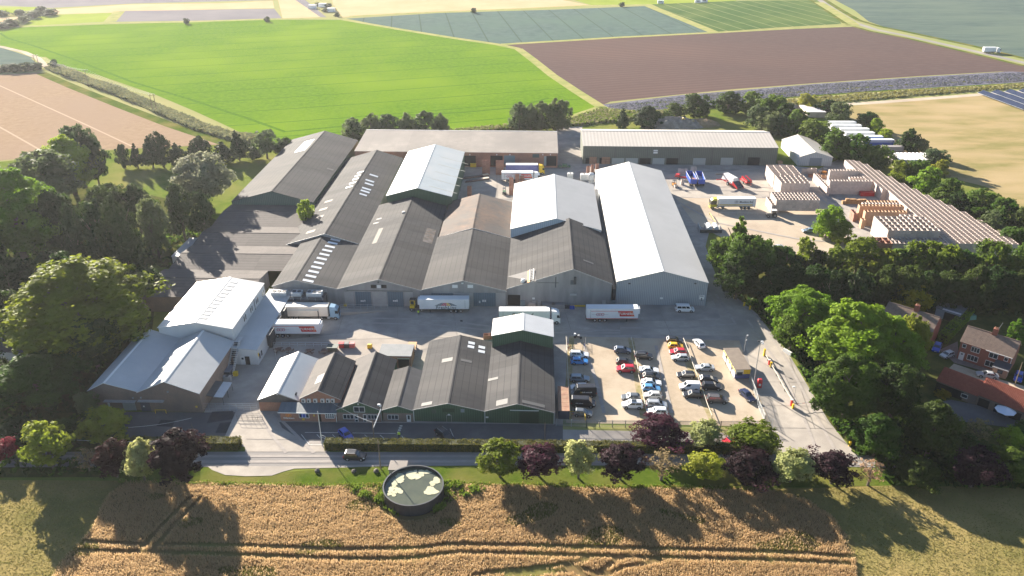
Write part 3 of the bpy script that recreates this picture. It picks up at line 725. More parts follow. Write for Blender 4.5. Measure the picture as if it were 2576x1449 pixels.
MB().prism([(x0 + a, -0.07, z0 - 1.0 + b2) for a, b2 in ((-0.08, -0.5), (0.08, -0.5), (0.08, 0.1), (0.25, 0.1), (0, 0.5), (-0.25, 0.1), (-0.08, 0.1))], (0, -0.02, 0)).build('sign_arrow', M_dsteel, S5.o)
x0, z0 = onfront(S5, *C5(2030, 770))
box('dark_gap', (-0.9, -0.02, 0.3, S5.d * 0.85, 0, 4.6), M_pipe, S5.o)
# door numbers painted on the blue doors
for b, px, s in ((S2, C5(178, 821), '9'), (S2, C5(421, 820), '8')):
    x0, z0 = onfront(b, *px); text_mesh('door_number', s, 0.9, M_trim, b.o, (x0, -0.115, z0), (1, 0, 0), (0, 0, 1))
for b, px in ((S2, C5(158, 821)), (S2, C5(402, 820))):
    x0, z0 = onfront(b, *px); MB().box(x0 - 0.42, x0 - 0.05, -0.125, -0.1, z0 - 0.2, z0 + 0.2).box(x0 + 0.05, x0 + 0.42, -0.125, -0.1, z0 - 0.2, z0 + 0.2).build('door_notice', M_trim, b.o)
# condenser deck in front of S1
dk = thing('condenser_deck', 'steel deck carrying refrigeration units under the left grey gable', 'deck', S1.org, -TH)
x0, zz = onfront(S1, *K1(225, 400)); x1, _ = onfront(S1, *K1(1090, 400))
box('deck_floor', (x0, x1, -5.2, -0.4, 3.7, 3.95), M_dsteel, dk)
mb = MB()
for x in (x0 + .2, (x0 + x1) / 2, x1 - .2):
    for y in (-5.0, -0.6): mb.box(x - .1, x + .1, y - .1, y + .1, 0, 3.7)
mb.build('deck_post', M_dsteel, dk)
mb = MB()
for y in (-5.1, -0.5):
    for z in (4.45, 4.95): mb.tube((x0, y, z), (x1, y, z), 0.035)
    for k in range(9): mb.tube((x0 + (x1 - x0) * k / 8, y, 3.95), (x0 + (x1 - x0) * k / 8, y, 4.95), 0.03)
mb.build('railing', M_steel, dk)
DKX = (x0, x1)
def condenser(label, x, n):
    c = thing('condenser_unit', label, 'condenser', S1.org + UX * x - UY * 2.9 + Vector((0, 0, 3.95)), -TH, 'refrigeration units on the deck')
    w = 1.35 * n
    box('casing', (-w / 2, w / 2, -1.05, 1.05, 0.55, 1.55), mat('condenser_white', (0.50, 0.52, 0.53), (0.42, 0.44, 0.46), scale=1.5, rough=0.5), c)
    for k in range(n):
        x = -w / 2 + 1.35 * (k + .5)
        MB().lathe([(0.56, 1.56), (0.56, 1.68), (0.48, 1.68), (0.48, 1.60), (0.0, 1.60)], 14, (x, 0, 0)).build('fan', M_dsteel, c)
    mb = MB()
    for sx in (-1, 1):
        for sy in (-1, 1): mb.box(sx * (w / 2 - .1) - .05, sx * (w / 2 - .1) + .05, sy * .9 - .05, sy * .9 + .05, 0, 0.55)
    mb.build('leg', M_steel, c)
xa = lambda px: onfront(S1, *K1(px, 340))[0] + 0.4
condenser('white three-fan condenser at the left end of the deck', xa(395), 3)
condenser('short white two-fan condenser in the middle of the deck', xa(655), 2)
condenser('white three-fan condenser at the right end of the deck', xa(915), 3)
# canopy below the deck (loading dock roof)
cp = thing('dock_canopy', 'pale flat canopy over the dock below the condensers', 'canopy', S1.org, -TH)
MB().hexa([(x0 + 2.2, -9.2, 3.1), (x1 - .3, -9.2, 3.1), (x1 - .3, -5.4, 3.5), (x0 + 2.2, -5.4, 3.5)], [(x0 + 2.2, -9.2, 3.22), (x1 - .3, -9.2, 3.22), (x1 - .3, -5.4, 3.62), (x0 + 2.2, -5.4, 3.62)]).build('canopy_roof', M_whb, cp)
mb = MB()
for x in (x0 + 2.4, x1 - .5):
    mb.box(x - .1, x + .1, -9.0, -8.8, 0, 3.1)
mb.build('canopy_post', M_dsteel, cp)

# ---- left: green gabled shed and the cross roofs
A1 = gable('warehouse', 'big grey roofed shed with pale green gable beside the left trees', 'warehouse', (581.7, 508), (788, 508), (683, 481), (827, 330), 6.0, None, M_gcl2, M_fc, M_fc, wallR=M_gclad, bay=7)
rf(A1, 'glare_patch', 0, C1(2300, 1100), 15.0, 4.5, mat('painted_glare', (0.52, 0.52, 0.50), (0.56, 0.56, 0.54), scale=0.2, rough=0.4), 0.04)  # pale patch paints the sun's glare on the left slope
rf(A1, 'rooflight', 1, C1(2492, 1277), 1.2, 2.5, M_patch)
# cross roofs: ridge along x, four bays. ridge/valley rows measured on the left verge
rows = [((1690, 145), (1610, 260)), ((1530, 305), (1475, 405)), ((1375, 460), (1280, 585)), ((1160, 645), (1108, 790))]
M_cross = mat('cross_roof', (0.10, 0.09, 0.087), (0.135, 0.12, 0.113), spec=.15, wave=('Y', .21, 0, .96, 1.0), wavec=(0.068, .062, .06), scale=0.6, detail=9, c3=(0.118, 0.106, 0.10), scale3=0.06, rnd=0.07, rough=0.9)
rights = [745.0, 728.0, 745.0, 700.0]
names = ['northmost grey cross roof against the green gable', 'second grey cross roof with mottled tree shade', 'third grey cross roof, broad and brownish', 'nearest brown grey cross roof behind the white cold store']
zR, zE = 5.35, 4.5
prev_t = None
for i, ((rx, ry), (ex_, ey)) in enumerate(rows):
    a = g(*C4(rx, ry), zR)
    e = g(*C4(ex_, ey), zE)
    s0, tr = site(a)
    s0 = min(s0, site(e)[0])
    te = site(e)[1]
    tb = prev_t if prev_t is not None else tr + (tr - te)
    s1 = site(g(rights[i], 640, 5))[0]
    o = thing('cross_shed', names[i], 'shed', unsite(s0, te), -TH, 'grey cross roofed sheds')
    w, d, r = s1 - s0, tb - te, tr - te
    for sx in (0.0, w - 0.2):
        MB().prism([(sx, 0.02, 0), (sx, d - .02, 0), (sx, d - .02, zE), (sx, r, zR), (sx, 0.02, zE)], (0.2, 0, 0)).build('gable_wall', M_asb, o)
    if i == 3: box('front_wall', (0.2, w - .2, 0.0, 0.2, 0, zE), M_brickb, o)
    nb = max(1, round(w / 5.0))
    for k in range(nb):
        xa_, xb_ = -0.2 + (w + .4) * k / nb, -0.2 + (w + .4) * (k + 1) / nb - .012
        nrow = 2
        for (y0, z0, y1, z1) in ((-0.1, zE + .08, r, zR + .1), (r, zR + .1, d, zE + .08)):
            for h in range(nrow):
                u0, u1 = h / nrow, (h + 1) / nrow
                pa = Vector((0, y0 + (y1 - y0) * u0, z0 + (z1 - z0) * u0)); pb = Vector((0, y0 + (y1 - y0) * u1, z0 + (z1 - z0) * u1))
                mb = MB()
                X0, X1 = Vector((xa_, 0, 0)), Vector((xb_, 0, 0))
                slab(mb, X0 + pa, X1 + pa, X1 + pb, X0 + pb, 0.08)
                mb.build('roof_sheet', M_cross, o)
    MB().box(-0.25, w + .25, r - .25, r + .25, zR + 0.08, zR + 0.15).build('ridge_cap', M_cross, o)
    prev_t = te
    if i == 2:
        q = unsite(s0, te)
    if i == 3:
        MB().lathe([(0.0, 1.3), (0.45, 1.2), (0.45, 0.9), (0.2, 0.85), (0.2, -0.6)], 10, (w * 0.72, r * 0.8, zR - .3)).build('roof_vent', M_trim, o)
def block(name, label, cat, a, w, d, h, wall, roof, fall=0.0, rotz=-TH, group=None, ov=0.15):
    """small flat or single pitch block; a = front left ground pixel"""
    o = thing(name, label, cat, g(*a), rotz, group)
    MB().hexa([(0, 0, 0), (w, 0, 0), (w, d, 0), (0, d, 0)], [(0, 0, h), (w, 0, h), (w, d, h + fall), (0, d, h + fall)]).build('wall', wall, o)
    MB().hexa([(-ov, -ov, h + .02), (w + ov, -ov, h + .02), (w + ov, d + ov, h + fall + .02), (-ov, d + ov, h + fall + .02)], [(-ov, -ov, h + .14), (w + ov, -ov, h + .14), (w + ov, d + ov, h + fall + .14), (-ov, d + ov, h + fall + .14)]).build('roof', roof, o)
    return o
block('lean_to', 'small white lean-to on the left end of the cross roofs', 'lean-to', C4(1310, 555), 4.5, 14.0, 3.0, M_cladw, M_whw)
block('low_annex', 'low dark walled annex between cross roofs and white cold store', 'annex', (408, 775), 10.0, 6.0, 2.8, M_brickb, M_fcl)

# ---- white cold store and its neighbours
B1 = gable('cold_store', 'tall bright white metal cold store with rooflight dashes along the ridge', 'cold store', (397, 825), (585, 826), (490, 811), (578, 699), 8.0, None, M_cladw, M_whr, M_whw, verge=M_trim, vergew=0.12, bay=8, ridgem=M_trim)  # sun and shade on the two slopes are put into the roof colours
for k in range(11):
    rf(B1, 'rooflight', 1, C4(1535 + (1765 - 1535) * k / 10, 950 - (950 - 682) * k / 10), 0.8, 1.7, mat('plain_rooflight', (0.44, 0.44, 0.43), rough=0.4))
def onright(b, x, y):
    o = b.org + UX * b.w
    d = ray(x, y)
    P = CAM + d * ((o - CAM).dot(UX) / d.dot(UX))
    return loc_(b, P)
for q in ((1985, 765), (1938, 820), (1896, 885), (1847, 950)):
    p = onright(B1, *C4(*q))
    for dy in (-0.55, 0.55):
        w_ = box('window', (B1.w, B1.w + .05, p.y + dy - .4, p.y + dy + .4, p.z - .75, p.z + .75), M_glass, B1.o)
        MB().box(B1.w, B1.w + .09, p.y + dy - .5, p.y + dy - .4, p.z - .85, p.z + .85).box(B1.w, B1.w + .09, p.y + dy + .4, p.y + dy + .5, p.z - .85, p.z + .85).box(B1.w, B1.w + .09, p.y + dy - .4, p.y + dy + .4, p.z + .75, p.z + .85).box(B1.w, B1.w + .09, p.y + dy - .4, p.y + dy + .4, p.z - .85, p.z - .75).build('frame', M_trim, w_)
p = onright(B1, *C4(1925, 880)); box('downpipe', (B1.w, B1.w + .12, p.y - .06, p.y + .06, 0, 7.9), M_pipe, B1.o)
# rear left step of the cold store
# dock wing along the right side of the cold store
DW = thing('dock_wing', 'low white dock wing with black loading bays on the cold store side', 'loading dock', B1.org + UX * B1.w, -TH)
ln, wd = B1.d + 3.0, 6.3
y0 = -3.2
MB().hexa([(0.05, y0, 0), (wd, y0, 0), (wd, ln, 0), (0.05, ln, 0)], [(0.05, y0, 4.6), (wd, y0, 4.1), (wd, ln, 4.1), (0.05, ln, 4.6)]).build('wall', M_cladw, DW)
for k in range(5):
    ya, yb = y0 - .2 + (ln - y0 + .4) * k / 5, y0 - .2 + (ln - y0 + .4) * (k + 1) / 5 - .01
    MB().hexa([(0.05, ya, 4.63), (wd + .2, ya, 4.1), (wd + .2, yb, 4.1), (0.05, yb, 4.63)], [(0.05, ya, 4.75), (wd + .2, ya, 4.22), (wd + .2, yb, 4.22), (0.05, yb, 4.75)]).build('roof_sheet', M_whw, DW)
for yy in (6.0, 12.2, 18.4):
    d_ = box('dock_shelter', (wd, wd + .9, yy - 1.9, yy + 1.9, 0.9, 4.0), M_pipe, DW)
    box('dock_leveller', (wd + .1, wd + .95, yy - 1.4, yy + 1.4, 0.1, 0.9), M_dsteel, DW)
box('door', (3.2, 4.3, y0 - .08, y0 + .02, 0.05, 2.3), M_dark, DW)
o = box('open_door', (2.1, 3.2, y0 - 0.12, y0 - 0.02, 0.05, 2.3), M_trim, DW)
box('pane', (2.4, 2.9, y0 - .15, y0 - .12, 1.5, 2.0), M_glass, o)
for yy in (-1.8, -0.4):
    w_ = box('window', (wd, wd + .06, yy - .35, yy + .35, 1.0, 2.3), M_glass, DW)
box('yellow_notice', (wd, wd + .06, -2.8, -2.3, 2.0, 2.9), M_yel, DW)
# escape stair at the corner
ST = thing('steel_staircase', 'steel escape stair descending beside the brick gabled store', 'staircase', B1.org + UX * (B1.w + .6), -TH)
N = 16
mb = MB()
for k in range(N):
    mb.box(0.0, 1.3, -1.5 - 0.45 * k - .45, -1.5 - .45 * k, 5.2 - .325 * k - .06, 5.2 - .325 * k)
    if k % 2 == 0:
        for x in (0.0, 1.3): mb.tube((x, -1.7 - .45 * k, 5.2 - .325 * k), (x, -1.7 - .45 * k, 6.2 - .325 * k), 0.03, n=5)
mb.build('tread', M_dsteel, ST)
mb = MB()
for x in (0.0, 1.3):
    for dz in (0.0, 0.55, 1.05): mb.tube((x, -1.5, 5.2 + dz), (x, -1.5 - .45 * N, 5.2 - .325 * N + dz), 0.05 if dz else 0.1, n=5)
mb.box(0, 1.3, -1.5, 1.0, 5.15, 5.22)
mb.build('handrail', M_steel, ST)
# brick gabled pair
B2 = gable('brick_store', 'left of the two pale grey roofs on brown brick walls', 'store', (225, 979), (345, 988), (262, 962), (377, 831), 5.0, None, M_brickb, M_whw, M_whw, verge=M_trim, vergew=0.14, bay=5, ridgem=M_trim)
B3 = gable('brick_store', 'right of the two pale grey roofs on brown brick walls', 'store', (345, 988), (502, 988), (413, 960), (515, 833), 5.0, None, M_brickb, M_whw, M_whw, verge=M_trim, vergew=0.14, bay=5, ridgem=M_trim)
fr(B2, 'roller_door', C7(920, 128), C7(1035, 210), M_shut, 0.08)
o = fr(B2, 'personnel_door', C7(812, 142), C7(838, 188), mat('pale_door', (0.45, 0.48, 0.5), rough=0.5), 0.08)
fr(B2, 'canopy', C7(790, 118), C7(1030, 126), M_gtrim, 0.9)
fr(B3, 'sliding_door', C7(1055, 130), C7(1145, 212), mat('slate_door', (0.09, 0.09, 0.105), rough=0.7), 0.09)
fr(B3, 'canopy', C7(1045, 118), C7(1240, 128), M_gtrim, 0.7)
fr(B3, 'door_notice', C7(1080, 162), C7(1094, 172), M_trim, 0.12)
fr(B3, 'yellow_notice', C7(1474, 165), C7(1492, 178), M_yel, 0.05)
for b, q in ((B2, (1000, 97)), (B3, (1060, 97)), (B3, (1262, 52))):
    fr(b, 'floodlight', C7(*q), C7(q[0] + 12, q[1] + 8), M_gtrim, 0.3)

# ---- front row: offices and green sheds
F1 = gable('brick_shed', 'small white roofed shed with timber gable over red brick', 'shed', (649.8, 1005.7), (752.3, 1007.4), (697.3, 988), (751.5, 886.7), 2.9, None, mat('dark_boards', (0.10, 0.09, 0.085), (0.14, 0.125, 0.115), scale=0.8, rough=0.9), M_whr, mat('shaded_bluish_sheet', (0.36, 0.40, 0.43), (0.40, 0.44, 0.46), scale=0.2, rough=0.5), verge=M_gtrim, bay=3)  # bluish right slope is the white roof with shade painted in
xx0, zz0 = onfront(F1, 652, 1012)
box('brick_front', (0.02, F1.w - .02, -0.06, 0.0, 0.0, 2.3), M_brick, F1.o)
rf(F1, 'roof_vent', 1, K7(600, 405), 0.4, 0.4, M_dsteel, 0.6)
fr(F1, 'floodlight', K7(312, 380), K7(330, 398), M_trim, 0.25)
F2 = gable('brick_shed', 'dark brown roofed shed with brick gable above the reception lean-to', 'shed', (754, 1003), (856.5, 1004.5), (799.8, 982), (846.5, 888.4), 4.0, None, M_brick, mat('brown_roof', (0.06, 0.054, 0.052), (0.085, 0.075, 0.07), scale=0.4, detail=8, rnd=0.07, rough=0.9), M_fcd, bay=2.6, verge=M_gtrim, vergew=0.12)
for q in (720, 800, 898, 1007, 1088, 1160):
    fr(F2, 'air_conditioner', K7(q - 30, 462), K7(q + 30, 512), mat('aircon_white', (0.62, 0.62, 0.6), rough=0.5), 0.35)
    fr(F2, 'aircon_fan', K7(q - 18, 472), K7(q + 12, 505), M_dsteel, 0.37)
rf(F2, 'roof_patch', 0, K7(960, 165), 3.4, 1.8, M_patch)
F3 = gable('office', 'brown roofed office with white windows, doors and dark green gable', 'office', (846.5, 1030.7), (959, 1031.5), (900.7, 1009.9), (947, 885.9), 3.0, None, M_gclad, mat('F3_roof', (0.062, 0.056, 0.055), (0.088, 0.08, 0.076), scale=0.4, detail=8, rnd=0.07, rough=0.9), M_fcd, bay=2.6, verge=M_gtrim, vergew=0.14)
box('brick_front', (0.02, F3.w - .02, -0.06, 0.0, 0.0, 2.2), M_brickb, F3.o)
F4 = gable('office', 'narrow grey roofed office with one white window and white door', 'office', (962.3, 1031.5), (1039, 1031.5), (1000.6, 1020.4), (1023.7, 923), 3.0, None, M_gclad, M_fc, mat('F4_roof', (0.06, 0.06, 0.063), (0.078, 0.078, 0.081), scale=0.4, detail=7, rnd=0.05, rough=0.9), bay=2.6, verge=M_gtrim, vergew=0.14)
box('brick_front', (0.02, F4.w - .02, -0.06, 0.0, 0.0, 2.2), M_brickb, F4.o)
F5 = gable('green_shed', 'dark roofed shed with dark green gable and rooflights on its right slope', 'shed', (1040, 1031), (1218, 1033), (1127, 1014.3), (1158.7, 844.7), 3.0, None, M_gclad, M_fc, M_fcd, bay=3, verge=M_gtrim, vergew=0.14)
F6 = gable('green_shed', 'dark roofed shed with dark green gable and wide sliding door', 'shed', (1219.7, 1033.7), (1394.7, 1037.7), (1301.3, 1015.3), (1309.3, 848), 3.0, None, M_gclad, M_fc, M_fcd, bay=3, verge=M_gtrim, vergew=0.14)
F6b = gable('green_shed', 'tall white roofed shed with green gable rising behind the dark roofs', 'shed', (1237.7, 844.7), (1391.3, 845.7), (1314.7, 829.7), (1316, 789.7), 6.5, None, M_gclad, M_whr, mat('bright_grey_sheet', (0.46, 0.47, 0.48), (0.50, 0.51, 0.52), scale=0.4, detail=7, rnd=0.01, rough=0.5), bay=8, verge=M_trim, vergew=0.12, ridgem=M_trim)  # greyer sheet on the right slope carries painted shade
fb = lambda b, n, a, c, m, **k: fr(b, n, a, c, m, **{**dict(th=0.1), **k})
fb(F3, 'upper_window', K7(1478, 585), K7(1640, 658), M_glass, frame=M_trim, fw=0.09, mull=1)
fb(F3, 'window', K7(1318, 700), K7(1475, 762), M_glass, frame=M_trim, fw=0.08, mull=2)
fb(F3, 'window', K7(1690, 704), K7(1830, 765), M_glass, frame=M_trim, fw=0.08, mull=2)
for x in (1492, 1622):
    d_ = fb(F3, 'door', K7(x, 702), K7(x + 52, 815), M_glass, frame=M_trim, fw=0.1)
    xa_, za_ = onfront(F3, *K7(x, 765)); xb_, _ = onfront(F3, *K7(x + 52, 765))
    box('rail', (xa_, xb_, -0.16, -0.1, za_ - .12, za_ + .12), M_trim, d_)
fb(F4, 'window', K7(1990, 706), K7(2148, 768), M_glass, frame=M_trim, fw=0.08, mull=2)
d_ = fb(F4, 'door', K7(2272, 704), K7(2342, 826), M_trim)
xa_, za_ = onfront(F4, *K7(2287, 710)); xb_, zb_ = onfront(F4, *K7(2325, 770)); box('pane', (xa_, xb_, -0.13, -0.1, zb_, za_), M_glass, d_)
fr(F3, 'floodlight', K7(1533, 533), K7(1552, 550), M_trim, 0.2)
fb(F5, 'window', C8(900, 188), C8(930, 214), mat('blue_pane', (0.22, 0.27, 0.30), rough=0.2), th=0.05)
fb(F5, 'window', C8(680, 190), C8(715, 222), mat('green_pane', (0.06, 0.09, 0.065), rough=0.4), th=0.05)
fb(F5, 'vent_panel', C8(762, 184), C8(856, 212), mat('green_vent', (0.03, 0.055, 0.03), rough=0.6), th=0.04)
d_ = fb(F5, 'door', C8(795, 236), C8(832, 296), M_gclad, th=0.05, frame=M_gtrim, fw=0.07)
fr(F5, 'door_lamp', C8(804, 226), C8(820, 232), M_trim, 0.25)
fb(F6, 'sliding_door', C8(1345, 200), C8(1490, 300), mat('deep_green_door', (0.025, 0.05, 0.028), rough=0.6), th=0.05)
fr(F6, 'door_track', C8(1272, 195), C8(1490, 202), M_trim, 0.2)
fr(F6, 'sign', C8(1090, 245), C8(1110, 256), M_trim, 0.05)
for b, x in ((F5, 0.0), (F6, 0.0), (F6, None)):
    x = b.w - .05 if x is None else x
    box('downpipe', (x - .06, x + .06, -0.2, -0.06, 0, 3.0), M_trim, b.o)
for q in ((983, 1140), (978, 1168), (1060, 1172), (1058, 1204)):
    rf(F5, 'rooflight', 1, C5(*q), 1.1, 1.6, M_sky)
rf(F5, 'rooflight', 0, C5(800, 1268), 1.6, 2.6, M_patch); rf(F5, 'rooflight', 1, C5(943, 1275), 1.0, 2.6, M_patch)
rf(F5, 'rooflight', 0, C8(645, 150), 1.2, 2.4, M_patch)
rf(F6, 'rooflight', 0, C8(1212, 138), 2.0, 2.6, M_patch); rf(F6, 'rooflight', 1, C8(1450, 150), 1.1, 5.0, M_patch); rf(F6, 'rooflight', 0, C5(1145, 1412), 1.0, 2.4, M_patch)
# reception lean-to
p0 = loc_(F2, g(*K7(380, 803))); p1 = loc_(F2, g(*K7(1228, 812)))
RC = thing('reception', 'brick reception lean-to with blue sheeted roof, blue window and orange emblem', 'reception', F2.org, -TH)
ya, yb = (p0.y + p1.y) / 2, -0.02
b = F2
box('wall', (p0.x, p1.x, ya, yb, 0, 2.35), M_brick, RC)
n = 9
for k in range(n):
    xa_, xb_ = p0.x - .35 + (p1.x - p0.x + .5) * k / n, p0.x - .35 + (p1.x - p0.x + .5) * (k + 1) / n - .02
    MB().hexa([(xa_, ya - .35, 2.42), (xb_, ya - .35, 2.42), (xb_, yb, 3.0), (xa_, yb, 3.0)], [(xa_, ya - .35, 2.5), (xb_, ya - .35, 2.5), (xb_, yb, 3.08), (xa_, yb, 3.08)]).build('roof_sheet', mat('slate_blue_sheet', (0.07, 0.095, 0.115), (0.10, 0.125, 0.145), scale=0.8, detail=7, rnd=0.12, rough=0.6, stretch=(1, 0.2, 1)), RC)
box('fascia', (p0.x - .38, p1.x + .18, ya - .42, ya - .352, 2.33, 2.5), M_trim, RC)
class RB: pass
rb = RB(); rb.o, rb.org = RC, F2.org
d_ = fr(rb, 'window', K7(652, 690), K7(800, 748), M_glass, 0.06, ya, frame=M_trim, fw=0.09, mull=2)
xa_, za_ = onfront(rb, *K7(680, 690), ya); xb_, zb_ = onfront(rb, *K7(764, 742), ya); box('blind', (xa_, xb_, ya - .085, ya - .06, zb_, za_), M_bluep, d_)
d_ = fr(rb, 'window', K7(1048, 690), K7(1180, 752), M_glass, 0.06, ya, frame=M_trim, fw=0.09, mull=3)
xa_, za_ = onfront(rb, *K7(1048, 690), ya); xb_, zb_ = onfront(rb, *K7(1180, 752), ya)
MB().box(xa_, xb_, ya - .1, ya - .06, (za_ + zb_) / 2 + .1, (za_ + zb_) / 2 + .16).box(xa_, xb_, ya - .1, ya - .06, (za_ + zb_) / 2 - .25, (za_ + zb_) / 2 - .19).build('window_bar', M_trim, d_)
fr(rb, 'doorway', K7(930, 682), K7(990, 802), M_dark, 0.03, ya)
fr(rb, 'yellow_notice', K7(865, 700), K7(886, 728), M_yel, 0.05, ya); fr(rb, 'yellow_notice', K7(695, 760), K7(735, 786), M_yel, 0.05, ya)
box('downpipe', (p1.x - .15, p1.x - .03, ya - .12, ya, 0, 2.4), M_trim, RC)
x_, z_ = onfront(rb, *K7(495, 755), ya); text_mesh('sign_text', 'Oldershaws', 0.5, M_trim, RC, (x_, ya - .03, z_), (1, 0, 0), (0, 0, 1))
x_, z_ = onfront(rb, *K7(492, 712), ya)
M_or = mat('orange_emblem', (0.75, 0.25, 0.02), rough=0.5)
mb = MB()
for sx in (-1, 1):
    n = 16
    for k in range(n):
        a0, a1 = 2 * math.pi * k / n, 2 * math.pi * (k + 1) / n
        P = lambda a, r: (x_ + sx * .24 + math.cos(a) * r * 1.15, ya - .05, z_ + math.sin(a) * r)
        mb.add([P(a0, .26), P(a0, .36), P(a1, .36), P(a1, .26)], [(0, 1, 2, 3)])
        if k < n // 2 and sx == 1 or k >= n // 2 and sx == -1:
            mb.add([P(a0, .10), P(a0, .18), P(a1, .18), P(a1, .10)], [(0, 1, 2, 3)])
mb.build('emblem', M_or, RC)
# flat roofed part behind the office and bits
block('flat_roofed_annex', 'flat pale grey roof behind the brown office roof with white vent', 'annex', (955, 925), 7.6, 5.2, 3.3, M_brick, mat('grey_felt', (0.15, .165, .175), (0.19, .2, .21), scale=.6, detail=7, rough=.8))
block('chiller_box', 'pale ribbed green-white container roof between office and green shed', 'container', (1003, 926), 2.6, 1.9, 2.6, M_dark, mat('pale_green_ribs', (0.50, 0.54, 0.40), rough=0.6, wave=('X', 0.9), wavec=(0.38, 0.42, 0.31)))

# ---- sheds along the back
def xshed(name, label, cat, a, c, he, ridge_px, d, wall, roof, bay, rear, wall_end=None):
    """ridge along x. a, c: left and right front eave pixels"""
    A, C = g(*a, he), g(*c, he)
    (s0, t0), (s1, t1) = site(A), site(C)
    t0 = (t0 + t1) / 2
    b = Bld()
    # ridge half way back; its height from the picture row
    org = unsite(s0, t0)
    P = g(*ridge_px, he + d)                        # d: rise of the ridge over the eaves
    r_ = site(P)[1] - t0
    d = r_ + rear
    b.zr, b.w, b.d, b.org, b.hl = P.z, s1 - s0, d, org, he
    b.o = thing(name, label, cat, org, -TH)
    w = b.w
    box('front_wall', (0, w, 0, 0.25, 0, he - .02), wall, b.o)
    box('back_wall', (0, w, d - .25, d, 0, he - .02), wall, b.o)
    for x in (0.0, w - .25):
        MB().prism([(x, .25, 0), (x, d - .25, 0), (x, d - .25, he), (x, r_, b.zr - .05), (x, .25, he)], (0.25, 0, 0)).build('gable_wall', wall_end or wall, b.o)
    nb = round(w / bay)
    for k in range(nb):
        xa_, xb_ = -.2 + (w + .4) * k / nb, -.2 + (w + .4) * (k + 1) / nb - .012
        for (y0, z0, y1, z1) in ((-.3, he + .02, r_, b.zr + .1), (r_, b.zr + .1, d + .3, he + .02)):
            mb = MB()
            slab(mb, Vector((xa_, y0, z0)), Vector((xb_, y0, z0)), Vector((xb_, y1, z1)), Vector((xa_, y1, z1)), 0.09)
            mb.build('roof_sheet', roof, b.o)
    MB().box(-.2, w + .2, r_ - .4, r_ + .4, b.zr + .06, b.zr + .16).build('ridge_cap', M_gtrim, b.o)
    return b
CB1 = xshed('brick_store', 'long brick store with weathered tan roof along the back yard', 'store', (890, 383), (1402.7, 381.7), 6.2, (1150, 329), 1.5, M_brick, M_fcl, 5.2, 3.0)
fk = crop(1700, 560, 640)
for a, c, m in ((fk(165, 95), fk(340, 250), M_dark), (fk(560, 95), fk(745, 250), M_dark), (fk(1405, 100), fk(1555, 250), M_dark), (fk(765, 92), fk(930, 225), mat('teal_shutter', (0.13, 0.20, 0.22), rough=0.5)), (fk(1195, 70), fk(1295, 125), mat('green_board', (0.04, 0.07, 0.065), rough=0.6)), (fk(1370, 105), fk(1403, 245), M_shut)):
    fr(CB1, 'shutter' if m not in (M_dark,) else 'doorway', a, c, m, 0.06)
for x in (250, 655, 855, 1350, 1465): fr(CB1, 'floodlight', fk(x - 7, 72), fk(x + 7, 86), M_trim, 0.3)
CB2 = xshed('olive_store', 'long olive clad store with pale ribbed roof and roller doors', 'store', (1468, 370), (1955, 368), 7.6, (1700, 331), 1.8, M_olive, mat('pale_ribbed_roof', (0.50, 0.455, 0.40), (0.54, 0.49, 0.435), scale=0.2, detail=6, rnd=0.03, rough=0.6, wave=('X', 0.22), wavec=(0.42, 0.38, 0.335)), 5.6, 9.0)
q3 = crop(2000, 440, 640)
for x0_, x1_, m in ((1190, 1365, M_shut), (1395, 1570, M_shut), (1803, 1970, M_shut), (2415, 2590, M_shut)):
    fr(CB2, 'roller_door', q3(x0_, 615), q3(x1_, 738), m, 0.06)
for x0_, x1_ in ((790, 955), (1000, 1160), (1605, 1765), (2012, 2178)):
    fr(CB2, 'doorway', q3(x0_, 615), q3(x1_, 738), M_dark, 0.05)
fr(CB2, 'roller_door', C3(290, 1190), C3(375, 1250), M_shut, 0.06)
fr(CB2, 'doorway', C3(495, 1188), C3(575, 1250), M_dark, 0.05)
fr(CB2, 'sign', q3(1815, 492), q3(1875, 545), M_trim, 0.08)
x_, z_ = onfront(CB2, *q3(1845, 512)); box('sign_panel', (x_ - .9, x_ + .9, -.11, -.08, z_ - .3, z_ + .1), mat('sign_grey', (0.25, 0.25, 0.25), rough=0.6), CB2.o)
for k in range(5): box('bay_joint', (CB2.w * (k + 1) / 6 - .06, CB2.w * (k + 1) / 6 + .06, -.05, 0, 0, 7.5), M_pipe, CB2.o)
mb = MB()
for x0_, x1_ in ((840, 952), (1025, 1155)):
    xa_, _ = onfront(CB2, *q3(x0_, 730)); xb_, _ = onfront(CB2, *q3(x1_, 730))
    n = 2
    for i in range(n):
        for j in range(3): mb.box(xa_ + (xb_ - xa_) * i / n + .05, xa_ + (xb_ - xa_) * (i + 1) / n - .05, -.4, -.05, .05 + 1.0 * j, .95 + 1.0 * j)
mb.build('stored_crate_front', mat('store_wood', (0.26, 0.15, 0.10), (0.33, 0.20, 0.13), scale=1.0, rough=0.9), CB2.o)
C3B = gable('tent_store', 'white fabric-roofed store with grey shutter beside the crate stacks', 'store', (2009, 395), (2095.7, 396.7), (2052, 382.7), (2002, 339), 3.6, None, mat('pale_grey_cladding', (0.33, 0.36, 0.38), (0.37, 0.40, 0.42), scale=0.3, rough=0.5, wave=('X', 0.4, 0, 0.7, 1.0), wavec=(0.27, 0.30, 0.32)), M_whc, M_whc, verge=M_trim, vergew=0.12, bay=5, wallL=M_trim)
fr(C3B, 'shutter', crop(2900, 340, 640)(555, 1015), crop(2900, 340, 640)(718, 1130), mat('slate_shutter', (0.15, 0.19, 0.23), rough=0.5), 0.06)
